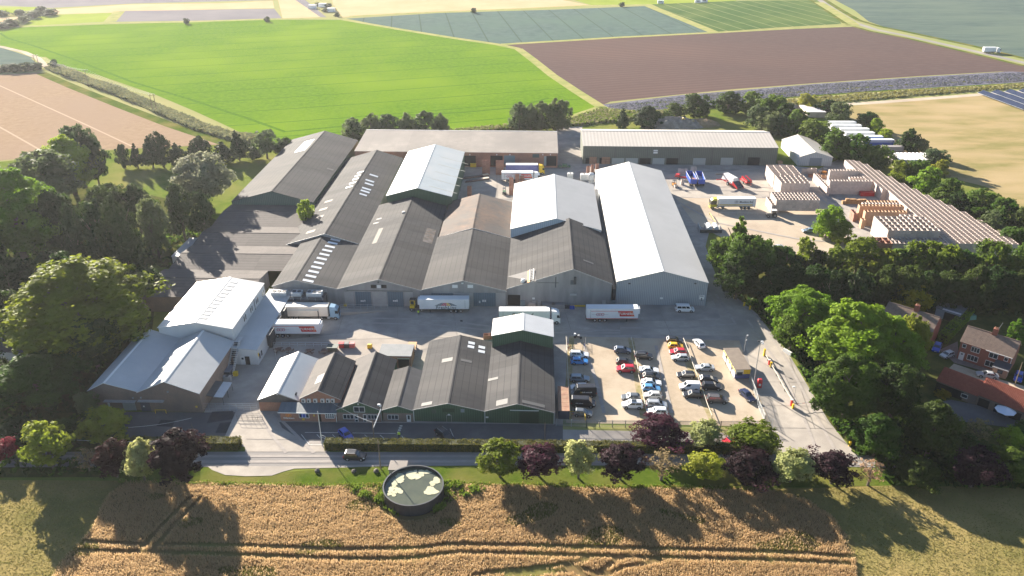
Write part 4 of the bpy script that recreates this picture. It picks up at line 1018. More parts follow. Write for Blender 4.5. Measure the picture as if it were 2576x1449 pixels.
# ================================================================== cars and vans
M_tyre = mat('tyre', (0.018, 0.018, 0.019), rough=0.85)
M_rim = mat('alloy_rim', (0.42, 0.42, 0.43), rough=0.35, metal=0.7)
M_cglass = mat('car_glass', (0.025, 0.032, 0.04), rough=0.05, spec=0.9)
M_lamp = mat('headlamp', (0.7, 0.72, 0.74), rough=0.12)
M_tail = mat('tail_lamp', (0.35, 0.012, 0.012), rough=0.2)
M_plast = mat('black_plastic', (0.022, 0.022, 0.024), rough=0.6)
M_under = mat('underbody', (0.012, 0.012, 0.012), rough=0.9)
CARCOL = dict(white=(0.72, 0.73, 0.74), silver=(0.42, 0.44, 0.46), grey=(0.13, 0.145, 0.16), black=(0.014, 0.014, 0.017), blue=(0.035, 0.22, 0.55), navy=(0.02, 0.028, 0.075), red=(0.50, 0.015, 0.035), yellow=(0.72, 0.42, 0.01), slate=(0.075, 0.10, 0.15), beige=(0.55, 0.53, 0.49), brown=(0.085, 0.08, 0.08), sky=(0.10, 0.30, 0.55), royal=(0.015, 0.06, 0.42), steel=(0.16, 0.22, 0.27))
def paint(c):
    return mat('paint_' + c, CARCOL[c], rough=0.32, metal=0.25 if c in ('silver', 'grey', 'slate', 'steel') else 0.0, coat=0.35)
# kind: length, width, height, bonnet height, belt height, screen base x, screen top x, rear glass top x, rear glass base x (fractions of half length, + is front), wheel radius
KINDS = dict(
    hatch=(4.25, 1.78, 1.48, 0.86, 0.96, 0.46, 0.12, -0.72, -0.95, 0.31),
    small=(3.75, 1.68, 1.46, 0.86, 0.95, 0.52, 0.18, -0.72, -0.95, 0.29),
    suv=(4.5, 1.86, 1.68, 1.00, 1.08, 0.45, 0.16, -0.82, -0.97, 0.36),
    saloon=(4.7, 1.83, 1.43, 0.86, 0.95, 0.40, 0.08, -0.48, -0.76, 0.33),
    estate=(4.7, 1.83, 1.50, 0.86, 0.97, 0.42, 0.12, -0.82, -0.97, 0.33),
    mpv=(4.6, 1.85, 1.68, 0.96, 1.04, 0.56, 0.20, -0.86, -0.98, 0.33),
    minivan=(5.1, 1.9, 1.98, 1.05, 1.15, 0.72, 0.44, -0.94, -0.99, 0.34),
    smallvan=(4.6, 1.85, 1.9, 1.0, 1.12, 0.58, 0.28, -0.95, -0.99, 0.33),
    van=(5.4, 2.0, 2.15, 1.15, 1.25, 0.70, 0.44, -0.95, -0.99, 0.35),
    bigvan=(5.9, 2.05, 2.65, 1.2, 1.35, 0.74, 0.50, -0.96, -0.99, 0.36))
CARMESH = {}
def car_meshes(kind):
    if kind in CARMESH: return CARMESH[kind]
    L, W, H, bh, belt, sb, stp, rt, rb, wr = KINDS[kind]
    h, w = L / 2, W / 2
    boxy = kind in ('van', 'bigvan', 'smallvan', 'minivan')
    gb = 0.22
    st = [(h, gb + .16, bh * .70, w * .78), (h * .95, gb, bh * .84, w * .92), (h * .70, gb - .02, bh * .97, w), (h * (sb + .04), gb - .02, bh + .05, w),
          (h * (sb - .12), gb - .02, belt, w), (-h * .4, gb - .02, belt + .02, w), (-h * .85, gb, belt + .02, w * .985), (-h * .965, gb + .05, belt - .03, w * .94), (-h, gb + .2, belt - .16, w * .86)]
    mb = MB()
    n = 8
    vs = []
    for x, zl, zh, hw in st:
        zm = zl + (zh - zl) * .55
        vs += [(x, -hw * .86, zl), (x, -hw, zl + .14), (x, -hw, zm), (x, -hw * .93, zh), (x, hw * .93, zh), (x, hw, zm), (x, hw, zl + .14), (x, hw * .86, zl)]
    fs = [(k * n + i, (k + 1) * n + i, (k + 1) * n + (i + 1) % n, k * n + (i + 1) % n) for k in range(len(st) - 1) for i in range(n)]
    fs += [tuple(range(n)), tuple(range((len(st) - 1) * n, len(st) * n))[::-1]]
    mb.add(vs, fs)
    # wheel arches
    wx = (h * .62, -h * .60)
    # cabin
    wb, wt = w * .92, w * (.86 if boxy else .74)
    zb, zt = belt - .04, H - .07
    B = [(h * sb, zb), (h * rb, zb + .01)]
    T = [(h * stp, zt), (h * rt, zt)]
    Bq = [Vector((B[0][0], -wb, zb)), Vector((B[0][0], wb, zb)), Vector((B[1][0], wb, zb)), Vector((B[1][0], -wb, zb))]
    Tq = [Vector((T[0][0], -wt, zt)), Vector((T[0][0], wt, zt)), Vector((T[1][0], wt, zt)), Vector((T[1][0], -wt, zt))]
    R2 = [Vector((T[0][0] - .18, -wt + .14, H)), Vector((T[0][0] - .18, wt - .14, H)), Vector((T[1][0] + .16, wt - .14, H)), Vector((T[1][0] + .16, -wt + .14, H))]
    body = mb
    body.add(Bq + Tq, [(0, 1, 5, 4), (1, 2, 6, 5), (2, 3, 7, 6), (3, 0, 4, 7)])
    body.add(Tq + R2, [(0, 1, 5, 4), (1, 2, 6, 5), (2, 3, 7, 6), (3, 0, 4, 7), (4, 5, 6, 7)])
    def pane(a, b2, c, d, u0, u1, v0, v1):
        P = lambda u, v: (a.lerp(b2, u)).lerp(d.lerp(c, u), v)
        q = [P(u0, v0), P(u1, v0), P(u1, v1), P(u0, v1)]
        nn = (q[1] - q[0]).cross(q[3] - q[0]).normalized()
        return q, nn
    parts = {}
    def glass(name, q, nn):
        cen = Vector(((B[0][0] + B[1][0]) / 2, 0, zb))
        if nn.dot(q[0] - cen) < 0: nn = -nn
        m2 = MB()
        m2.prism([p + nn * .012 for p in q], nn * -.01)
        parts.setdefault(name, []).append(m2.mesh(name, M_cglass))
    glass('windscreen', *pane(Bq[0], Bq[1], Tq[1], Tq[0], .07, .93, .08, .92))
    if kind not in ('van', 'bigvan', 'smallvan'):
        glass('rear_window', *pane(Bq[2], Bq[3], Tq[3], Tq[2], .12, .88, .15, .88))
    spans = [(.08, .34)] if kind in ('van', 'bigvan', 'smallvan') else ([(.13, .47), (.50, .90)] if not boxy else [(.10, .32), (.35, .62), (.65, .93)])
    for (i, j) in ((0, 3), (1, 2)):
        for u0, u1 in spans:
            glass('side_window', *pane(Bq[i], Bq[j], Tq[j], Tq[i], u0, u1, .12, .88))
    parts['body'] = [body.mesh('body', [M_rim])]
    under = MB()
    under.box(-h * .93, h * .93, -w * .82, w * .82, .12, gb + .04)
    for x in wx:
        for s in (-1, 1): under.tube((x, s * (w - .12), wr), (x, s * (w + .012), wr), wr + .09, n=14)
    parts['wheel_arch'] = [under.mesh('wheel_arch', M_under)]
    wh = []
    tm = MB()
    tm.tube((0, -.11, 0), (0, .11, 0), wr, n=14)
    tyre = tm.mesh('tyre', M_tyre)
    rm = MB()
    rm.tube((0, -.125, 0), (0, .125, 0), wr * .62, n=10)
    rim = rm.mesh('rim', M_rim)
    parts['wheel'] = [(tyre, rim, (x, s * (w - .09), wr)) for x in wx for s in (-1, 1)]
    for s in (-1, 1):
        m2 = MB(); m2.hexa([(h * .93, s * w * .55, bh * .62), (h * .93, s * w * .93, bh * .62), (h * .80, s * w * .995, bh * .66), (h * .86, s * w * .6, bh * .66)], [(h * .945, s * w * .55, bh * .80), (h * .935, s * w * .90, bh * .80), (h * .80, s * w * .985, bh * .86), (h * .86, s * w * .6, bh * .86)])
        parts.setdefault('headlight', []).append(m2.mesh('headlight', M_lamp))
        m2 = MB(); m2.box(-h * 1.0, -h * .93, min(s * w * .68, s * w * .96), max(s * w * .68, s * w * .96), belt - .32, belt - .08)
        parts.setdefault('tail_light', []).append(m2.mesh('tail_light', M_tail))
        m2 = MB(); xm = h * (sb - .06); m2.box(xm - .1, xm + .1, min(s * w, s * (w + .17)), max(s * w, s * (w + .17)), belt + .0, belt + .15)
        parts.setdefault('door_mirror', []).append(m2.mesh('door_mirror', M_plast))
    m2 = MB(); m2.box(h - .03, h + .02, -.26, .26, .38, .5); parts['number_plate'] = [m2.mesh('number_plate', mat('plate_white', (0.7, 0.7, 0.66), rough=0.5))]
    m2 = MB(); m2.box(h - .05, h + .012, -w * .5, w * .5, bh * .52, bh * .66); parts['grille'] = [m2.mesh('grille', M_plast)]
    CARMESH[kind] = parts
    return parts
def car(label, kind, colour, px, heading, zc=0.7, group='cars in the gravel car park', name='car', cat='car', extra=None, ground=0.06):
    p = g(*px, zc)
    o = thing(name, label, cat, (p.x, p.y, ground), rad(heading), group)
    P = car_meshes(kind)
    for nm, lst in P.items():
        for it in lst:
            if nm == 'wheel':
                w_ = put('wheel', it[0], o, it[2])
                put('rim', it[1], w_)
            else:
                c = put(nm, it, o)
                if nm == 'body':
                    c.material_slots[0].link = 'OBJECT'
                    c.material_slots[0].material = paint(colour)
    if extra: extra(o, KINDS[kind])
    return o
def rails(o, K):
    L, W, H = K[:3]
    mb = MB()
    for s in (-1, 1): mb.box(-L * .33, L * .05, s * W * .34 - .03, s * W * .34 + .03, H, H + .06)
    mb.build('roof_rail', M_rim, o)
def sunroof(o, K):
    L, W, H = K[:3]
    box('sunroof', (-L * .18, L * .06, -W * .28, W * .28, H, H + .012), M_cglass, o)
def vanside(txt, size, rings=True):
    def f(o, K):
        L, W, H = K[:3]
        for s in (-1, 1):
            y = s * (W / 2 * .925 + .04)
            text_mesh('lettering', txt, size, M_trim, o, (-L * .16 + (.25 if rings else 0), s * (W / 2 + .02), H * .56), (-s * -1, 0, 0), (0, 0, 1), ext=0.02)
            if rings:
                mb = MB()
                for k in (-1, 1):
                    for i in range(12):
                        a0, a1 = math.pi * 2 * i / 12, math.pi * 2 * (i + 1) / 12
                        xc, zc_ = -L * .16 - s * -1 * -1.25 * 0 + (-1.35 if s < 0 else 1.35) * size * 2.6 + k * .13, H * .56
                        Pp = lambda a, r: (xc + math.cos(a) * r, s * (W / 2 + .02), zc_ + math.sin(a) * r)
                        mb.add([Pp(a0, .12), Pp(a0, .18), Pp(a1, .18), Pp(a1, .12)], [(0, 1, 2, 3)])
                mb.build('ring_logo', M_yel, o)
        mb = MB()
        for k in range(4): mb.box(-L * .42 + L * .18 * k, -L * .42 + L * .18 * k + .05, -W * .36, W * .36, H, H + .03)
        mb.build('roof_rib', M_plast, o)
    return f
qa, qb, qc, qd = crop(2080, 1200, 400), crop(2080, 1400, 400), crop(2460, 1230, 400), crop(2460, 1430, 400)
cars = [
    ('white estate car with roof rails parked nearest the bicycle racks', 'estate', 'white', qa(595, 825), -4, rails),
    ('bright blue hatchback beside the white estate by the left fence', 'hatch', 'blue', qa(595, 985), -2, None),
    ('blue-grey estate car alone in the left column of the car park', 'estate', 'steel', qb(605, 115), -3, rails),
    ('silver hatchback half hidden behind the tall black van', 'hatch', 'silver', qb(600, 330), 182, None),
    ('dark grey hatchback at the bottom of the left column', 'hatch', 'grey', qb(680, 950), -8, None),
    ('slate blue hatchback at the top of the second column', 'hatch', 'slate', qa(1640, 720), -5, None),
    ('black hatchback just above the red car', 'hatch', 'black', qa(1695, 1010), -5, None),
    ('red crossover car against the middle rail', 'suv', 'red', qa(1715, 1180), 178, None),
    ('dark grey hatchback beside the white car with the sunroof', 'hatch', 'grey', qb(1840, 570), 178, None),
    ('white people carrier with a dark sunroof', 'mpv', 'white', qb(1880, 755), 177, sunroof),
    ('black off-roader at the top of the third column', 'suv', 'black', qa(2150, 865), -4, rails),
    ('white saloon below the black off-roader', 'saloon', 'white', qa(2280, 1205), -4, None),
    ('dark hatchback between two white saloons', 'hatch', 'black', qb(2340, 70), -4, None),
    ('white saloon just above the sky blue hatchback', 'saloon', 'white', qb(2335, 215), -5, None),
    ('sky blue hatchback in the third column', 'hatch', 'sky', qb(2330, 355), -4, None),
    ('beige hatchback in the third column facing the rail', 'hatch', 'beige', qb(2365, 525), 178, None),
    ('silver people carrier above the bottom white crossover', 'mpv', 'silver', qb(2465, 750), -4, rails),
    ('white crossover at the bottom of the third column by the purple tree', 'suv', 'white', qb(2480, 930), 177, None),
    ('black hatchback at the top of the fourth column beside yellow car', 'hatch', 'black', qc(450, 290), -4, None),
    ('small yellow hatchback in the fourth column', 'small', 'yellow', qc(475, 430), -4, None),
    ('dark red hatchback below the yellow one', 'hatch', 'red', qc(530, 570), 178, None),
    ('silver hatchback below the dark red one', 'hatch', 'silver', qc(590, 710), 178, None),
    ('black hatchback just above the white panel van', 'hatch', 'black', qc(725, 1125), 177, None),
    ('black hatchback just below the white panel van', 'hatch', 'black', qd(880, 310), 175, None),
    ('silver saloon at the top of the right hand column', 'saloon', 'silver', qc(1170, 950), 178, None),
    ('black hatchback below the silver saloon', 'hatch', 'black', qc(1275, 1235), -4, None),
    ('black crossover right of the white panel van', 'suv', 'black', qd(1345, 120), -4, None),
    ('brown-grey people carrier at the bottom of the right column', 'mpv', 'brown', qd(1480, 430), -6, rails),
    ('white hatchback parked alone tail towards the camera', 'hatch', 'white', qc(1040, 365), 103, None),
    ('navy saloon facing the camera beside the mesh fence', 'saloon', 'navy', qd(2205, 330), -72, None)]
for lb, kd, cl, px, hd, ex_ in cars: car(lb, kd, cl, px, hd, extra=ex_)
car('tall black delivery van with yellow ring logo', 'bigvan', 'black', qb(690, 430), 181, 1.2, name='van', cat='van', extra=vanside('Moulton Bulb', .42), group='vans on the site')
car('lower black delivery van with white lettering facing right', 'van', 'black', qb(690, 690), -4, 1.0, name='van', cat='van', extra=vanside('Moulton Bulb', .30, False), group='vans on the site')
car('white panel van between the black hatchbacks', 'smallvan', 'white', qd(810, 110), 177, 0.9, name='van', cat='van', group='vans on the site')
car('white minibus in front of the pale blue-grey gable', 'minivan', 'white', (1723, 775), -2, 0.95, name='minibus', cat='minibus', group='vans on the site')
car('bright blue hatchback angled in the forecourt by the hedge', 'hatch', 'royal', K7(1355, 1000), -52, name='car', group='cars on the road and forecourt')
car('black estate car angled in front of the green sheds', 'estate', 'black', C8(778, 378), -48, group='cars on the road and forecourt', extra=rails)
car('black crossover driving along the road past the entrance', 'suv', 'black', (893, 1147), -3, group='cars on the road and forecourt', extra=rails, ground=0.11)
car('red hatchback half hidden by the small green tree', 'hatch', 'red', C9(375, 420), 205, group='cars on the road and forecourt')
car('pale blue hatchback alone on the earth yard', 'hatch', 'steel', C6(953, 290), 178, group='cars on the earth yard')
car('pale car almost hidden behind the belt of shrubs', 'hatch', 'silver', C6(715, 418), 178, group='cars on the earth yard')
car('silver hatchback on the brick drive of the semi', 'small', 'silver', C6(1998, 1225), 205, group='cars by the houses')
car('royal blue car in the alley between the houses', 'hatch', 'royal', C6(1920, 1170), 235, group='cars by the houses')
car('silver saloon parked on the lane behind the pantiled barn', 'saloon', 'silver', C6(2300, 1378), 162, group='cars by the houses')
car('royal blue hatchback beside the telegraph pole', 'hatch', 'royal', C6(2535, 1392), 235, group='cars by the houses')

# ================================================================== lorries
M_lw = mat('lorry_white', (0.70, 0.71, 0.72), (0.64, 0.65, 0.66), scale=0.4, detail=5, rough=0.4)
M_lcream = mat('lorry_cream', (0.62, 0.56, 0.50), (0.55, 0.48, 0.41), scale=0.5, detail=5, rough=0.45)
M_lblue = mat('curtain_blue', (0.10, 0.11, 0.27), (0.12, 0.13, 0.30), scale=0.8, rough=0.6)
M_tred = mat('livery_red', (0.52, 0.022, 0.02), rough=0.45)
M_torange = mat('livery_orange', (0.60, 0.09, 0.015), rough=0.45)
M_lwheel = M_tyre
WH = MB(); WH.tube((0, -.17, 0), (0, .17, 0), .5, n=16); WHEEL_T = WH.mesh('tyre', M_tyre)
WH = MB(); WH.tube((0, -.19, 0), (0, .19, 0), .28, n=12); WHEEL_R = WH.mesh('rim', mat('truck_rim', (0.30, 0.30, 0.31), rough=0.5, metal=0.4))
def wheel(o, x, y, r=1.0):
    w_ = put('wheel', WHEEL_T, o, (x, y, .5 * r)); w_.scale = (r, 1, r); put('rim', WHEEL_R, w_)
def frame_from(xl, xr, yb, yb2=None, flip=False):
    a, b2 = g(xl, yb), g(xr, yb2 or yb)
    d = (b2 - a); L = d.length; ux = d.normalized(); uy = Vector((-ux.y, ux.x, 0))
    return a, L, ux, uy
def trailer(label, xl, xr, yb, side, m=None, gfx=None, yb2=None, length=None, skirt=None, curtain=None, fridge=True, group='lorry trailers', htop=4.0, cargo='box', legs=True):
    """side: where the front of the trailer is, 'R' or 'L'. local +x is the front"""
    a, L, ux, uy = frame_from(xl, xr, yb, yb2)
    L = length or L
    mid = (a + ux * (L / 2)) + uy * 1.27
    yaw = math.atan2(ux.y, ux.x) + (0 if side == 'R' else math.pi)
    o = thing('trailer', label, 'trailer', (mid.x, mid.y, 0.05), yaw, group)
    h, m = L / 2, m or M_lw
    box('cargo_box', (-h, h, -1.27, 1.27, 1.15, htop), curtain or m, o)
    if curtain: box('roof_panel', (-h - .02, h + .02, -1.28, 1.28, htop, htop + .05), m, o)
    MB().box(-h - .03, h + .03, -1.3, 1.3, 1.05, 1.17).build('floor_rail', M_dsteel if skirt is None else skirt, o)
    box('chassis', (-h + .3, h - .2, -.55, .55, .72, 1.04), M_under, o)
    if fridge: box('fridge_unit', (h, h + .45, -.95, .95, 2.3, 3.8), M_lw, o)
    for k in range(3):
        for s in (-1, 1): wheel(o, -h + 2.2 + 1.32 * k, s * 1.08)
    if legs: MB().box(h - 2.9, h - 2.75, -.95, -.8, 0, 1.0).box(h - 2.9, h - 2.75, .8, .95, 0, 1.0).build('landing_leg', M_dsteel, o)
    MB().box(-h - .04, -h, -1.2, -.03, 1.25, htop - .1).box(-h - .04, -h, .03, 1.2, 1.25, htop - .1).build('rear_door', m, o)
    MB().box(-h - .02, -h + .1, -1.15, 1.15, .55, .72).build('underrun_bar', M_dsteel, o)
    ns = -1 if side == 'R' else 1                   # side towards the camera
    box('side_panel_joint', (-h + 1.0, -h + 1.05, ns * 1.275 - .01, ns * 1.275 + .01, 1.2, htop - .3), M_dsteel, o)
    if gfx: gfx(o, h, ns * 1.285, ns, htop)
    return o, h, ns
def flat(o, name, m, pts, y, ns):
    """a decal polygon (x right as seen from the camera, z up)"""
    MB().prism([(x * -ns, y, z) for x, z in pts], (0, ns * .012, 0)).build(name, m, o)
def lettering(o, s, size, m, x, z, y, ns, **k):
    text_mesh('lettering', s, size, m, o, (x * -ns, y + ns * .012, z), (-ns, 0, 0), (0, 0, 1), **k)
M_mag = mat('livery_magenta', (0.42, 0.03, 0.10), rough=0.5)
M_lgrey = mat('livery_grey', (0.08, 0.09, 0.11), rough=0.5)
def rings(o, x, z, y, ns, r=.42):
    mb = MB()
    for k in (-1, 0, 1):
        for i in range(14):
            a0, a1 = math.pi * 2 * i / 14, math.pi * 2 * (i + 1) / 14
            P = lambda a, q: ((x + k * r * 1.55 + math.cos(a) * q) * -ns, y + ns * .01, z + math.sin(a) * q)
            mb.add([P(a0, r * .72), P(a0, r), P(a1, r), P(a1, r * .72)], [(0, 1, 2, 3)])
    for dx in (-1, 0, 1): mb.prism([((x + dx * r * 1.55 + u) * -ns, y, z + v) for u, v in ((-.3 * r, -.12 * r), (.35 * r, .05 * r), (.3 * r, .22 * r), (-.35 * r, .1 * r))], (0, ns * .01, 0))
    mb.build('ring_logo', M_mag, o)
    flat(o, 'logo_line', M_lgrey, [(x - 2.1, z - .02), (x + 2.1, z - .02), (x + 2.1, z + .02), (x - 2.1, z + .02)], y, ns)
def turners(o, h, y, ns, ht):
    flat(o, 'red_panel', M_tred, [(1.3, 3.35), (4.4, 3.35), (4.95, 1.75), (2.0, 1.75)], y, ns)
    flat(o, 'orange_panel', M_torange, [(4.4, 3.35), (5.25, 3.35), (5.8, 1.75), (4.95, 1.75)], y, ns)
    flat(o, 'red_line', M_tred, [(-h + 1.1, 3.35), (1.3, 3.35), (1.33, 3.25), (-h + 1.1, 3.25)], y, ns)
    lettering(o, 'TURNERS', .92, M_trim, 3.55, 2.5, y + ns * .012, ns, space=1.02)
    rings(o, -3.2, 2.35, y, ns)
def freshlinc(o, h, y, ns, ht):
    cols = ['grey', 'grey', 'grey', 'mag', 'mag', 'mag', 'yel', 'yel', 'grey', 'grey', 'grey']
    cm = dict(grey=mat('livery_slate', (0.10, 0.12, 0.14), rough=0.5), mag=mat('livery_pink', (0.48, 0.03, 0.08), rough=0.5), yel=mat('livery_yellow', (0.75, 0.42, 0.02), rough=0.5))
    n = len(cols)
    x0 = .55
    for k, c in enumerate(cols):
        u0, u1 = k / n, (k + .72) / n
        flat(o, 'fan_stripe', cm[c], [(x0 - 3.1 + 6.2 * u0, 2.15), (x0 - 3.1 + 6.2 * u1, 2.15), (x0 - 1.25 + 2.5 * u1, 3.05), (x0 - 1.25 + 2.5 * u0, 3.05)], y, ns)
    lettering(o, 'FreshLinc', 1.25, cm['grey'], x0, 1.62, y, ns, space=1.12)
def buffaload(o, h, y, ns, ht):
    lettering(o, 'Buffaload', 1.5, M_lgrey, -.6, 2.85, y, ns, shear=.2)
def moulton(o, h, y, ns, ht):
    flat(o, 'yellow_stripe', M_yel, [(-h + .4, 1.85), (h - 1.1, 1.85), (h - 1.1, 1.5), (-h + .4, 1.5)], y, ns)
    lettering(o, 'Moulton Bul', .95, M_lgrey, 3.2, 2.75, y, ns)
    mb = MB()
    for k in (-.2, .2):
        for i in range(12):
            a0, a1 = math.pi * 2 * i / 12, math.pi * 2 * (i + 1) / 12
            P = lambda a, q: ((-.3 + k + math.cos(a) * q) * -ns, y + ns * .01, 2.8 + math.sin(a) * q)
            mb.add([P(a0, .34), P(a0, .44), P(a1, .44), P(a1, .34)], [(0, 1, 2, 3)])
    mb.build('ring_logo', M_lgrey, o)
def tractor(label, xl, xr, yb, side, m, visor=None, group='lorry tractor units', yb2=None, dx=0.0, low=None):
    """cab unit; xl..xr is the whole rig in the picture, the cab stands at its front end"""
    a, L, ux, uy = frame_from(xl, xr, yb, yb2)
    front = a + ux * (L if side == 'R' else 0) + uy * 1.27
    fx = ux if side == 'R' else -ux
    org = front - fx * 1.15
    o = thing('lorry_cab', label, 'lorry', (org.x, org.y, 0.05), math.atan2(fx.y, fx.x), group)
    mb = MB()
    mb.hexa([(-1.1, -1.22, .9), (1.1, -1.22, .55), (1.1, 1.22, .55), (-1.1, 1.22, .9)], [(-1.1, -1.22, 1.75), (1.15, -1.2, 1.75), (1.15, 1.2, 1.75), (-1.1, 1.22, 1.75)])
    mb.build('cab_base', low or m, o)
    mb = MB()
    mb.hexa([(-1.1, -1.22, 1.75), (1.15, -1.2, 1.75), (1.15, 1.2, 1.75), (-1.1, 1.22, 1.75)], [(-1.1, -1.2, 3.1), (.92, -1.14, 3.1), (.92, 1.14, 3.1), (-1.1, 1.2, 3.1)])
    mb.build('cab', m, o)
    MB().hexa([(-1.1, -1.2, 3.1), (.9, -1.14, 3.1), (.9, 1.14, 3.1), (-1.1, 1.2, 3.1)], [(-1.1, -1.1, 3.85), (.25, -.95, 3.65), (.25, .95, 3.65), (-1.1, 1.1, 3.85)]).build('roof_spoiler', visor or m, o)
    MB().prism([(1.135, -1.05, 1.9), (1.135, 1.05, 1.9), (.985, 1.0, 2.9), (.985, -1.0, 2.9)], (.025, 0, 0)).build('windscreen', M_cglass, o)
    for s in (-1, 1):
        MB().prism([(.25, s * 1.21, 1.95), (.95, s * 1.205, 1.95), (.85, s * 1.17, 2.75), (.25, s * 1.19, 2.75)], (0, s * .02, 0)).build('side_window', M_cglass, o)
        box('mirror', (.95, 1.1, s * 1.38 - .1, s * 1.38 + .1, 2.0, 2.8), M_plast, o)
        box('headlight', (1.06, 1.16, s * .95 - .2, s * .95 + .2, .75, .98), M_lamp, o)
        wheel(o, 0.25, s * 1.05); wheel(o, -3.4, s * 1.0)
    box('grille', (1.1, 1.17, -.7, .7, .95, 1.7), M_plast, o)
    box('bumper', (1.0, 1.2, -1.22, 1.22, .35, .72), low or m, o)
    box('chassis', (-4.1, -1.1, -.5, .5, .6, .95), M_under, o)
    for s in (-1, 1): box('fuel_tank', (-1.9, -1.2, s * .85 - .3, s * .85 + .3, .4, 1.0), M_steel, o)
    return o
def rig(tl, cl, xl, xr, yb, side, m, cabm, gfx=None, yb2=None, visor=None, low=None, **k):
    a, b2 = g(xl, yb), g(xr, yb2 or yb)
    L = (b2 - a).length
    f = 2.75 / L
    if side == 'R': txl, txr = xl, xl + (xr - xl) * (1 - f)
    else: txl, txr = xl + (xr - xl) * f, xr
    trailer(tl, txl, txr, yb, side, m, gfx, legs=False, fridge=False, **k)
    tractor(cl, xl, xr, yb, side, cabm, visor=visor, low=low)
trailer('white trailer with red and orange panel standing alone in the yard', 1475, 1604, 811, 'R', None, turners, skirt=M_tred)
trailer('white trailer with rainbow fan logo coupled to the yellow shunter', 1055.7, 1180, 787.5, 'L', None, freshlinc)
rig('white trailer half hidden by the white roof, slanted black lettering', 'white lorry cab with a green flash behind the white roof', 1255.7, 1409, 817, 'R', M_lw, M_lw, buffaload)
rig('dusty cream trailer backed onto the dock behind the ring logo trailer', 'pale blue lorry cab at the dock', 702, 853, 806, 'R', M_lcream, mat('cab_blue', (0.22, 0.36, 0.48), rough=0.35, coat=0.6), yb2=809)
trailer('white trailer with red panel backed onto the dock in front', 677, 806, 850, 'R', None, turners)
rig('white trailer with yellow stripe and dark lettering on the earth yard', 'black and lime lorry cab on the earth yard', 1786, 1899, 527, 'L', M_lw, mat('cab_dark', (0.05, 0.045, 0.02), rough=0.4), moulton, visor=mat('cab_lime', (0.42, 0.40, 0.03), rough=0.4), low=mat('cab_lime', (0.42, 0.40, 0.03)))
rig('white trailer with red panel in the back yard', 'white lorry cab in the back yard', 1262, 1359, 459, 'R', M_lw, M_lw, turners, yb2=455)
rig('blue curtain trailer with white roof in the back yard', 'yellow lorry cab beside the back yard store', 1273, 1370, 440, 'R', M_lw, M_yel, yb2=437, curtain=M_lblue)
# yard shunter
sh = g(*C5(560, 905))
o = thing('yard_shunter', 'yellow terminal tractor coupled to the rainbow logo trailer', 'shunter', (sh.x, sh.y + 1.2, 0.05), math.pi - TH)
box('chassis', (-2.6, 1.6, -1.1, 1.1, .55, 1.0), M_dsteel, o)
box('cab', (.2, 1.5, -1.15, .25, 1.0, 2.9), M_yel, o)
box('cab_roof', (.1, 1.6, -1.2, .3, 2.9, 3.0), M_dsteel, o)
for a_, b_ in (((1.5, -1.0, 1.7), (1.53, .1, 2.75)),): box('windscreen', (a_[0], b_[0], a_[1], b_[1], a_[2], b_[2]), M_cglass, o)
box('side_window', (.4, 1.35, .25, .28, 1.7, 2.75), M_cglass, o); box('side_window', (.4, 1.35, -1.18, -1.15, 1.7, 2.75), M_cglass, o)
box('engine_cover', (.2, 1.5, .35, 1.1, 1.0, 1.6), M_yel, o)
for x in (1.0, -1.7):
    for s in (-1, 1): wheel(o, x, s * .95)
# white tipper lorry far off on the lane
rig('white bulk tipper trailer on the far lane', 'white lorry cab on the far lane', 2474, 2516, 134.5, 'R', M_lw, M_lw, yb2=138)
# trailers laid up in the far right corner
qe = crop(2900, 340, 640)
lab = ['northernmost white trailer laid up beside the dry field', 'second white trailer laid up, red square on its end', 'third white trailer in the laid up row', 'fourth white trailer in the laid up row', 'fifth white trailer next to the blue one in the laid up row']
for i, (x0_, x1_, y_) in enumerate(((830, 1225, 600), (870, 1305, 650), (1000, 1420, 705), (1080, 1500, 765), (1190, 1625, 825))):
    a, b2 = qe(x0_, y_), qe(x1_, y_)
    trailer(lab[i], a[0], b2[0], a[1], 'R', None, None, group='trailers laid up by the dry field', htop=3.9)
a, b2 = qe(1350, 880), qe(1795, 885)
def bluegfx(o, h, y, ns, ht):
    flat(o, 'white_stripe', M_lw, [(-h + .6, 3.3), (h - .3, 3.3), (h - .3, 3.0), (-h + .6, 3.0)], y, ns)
trailer('blue sided trailer with white stripe laid up by the trees', a[0], b2[0], a[1], 'R', M_lw, bluegfx, curtain=M_bluep, group='trailers laid up by the dry field', htop=3.9)
a, b2 = qe(1620, 960), qe(1950, 960)
o, h, ns = trailer('low grey sided trailer nearest the wrapped bale stack', a[0], b2[0], a[1], 'R', mat('grey_curtain', (0.22, 0.20, 0.20), (0.27, 0.25, 0.25), scale=1.0), group='trailers laid up by the dry field', htop=3.2, fridge=False)
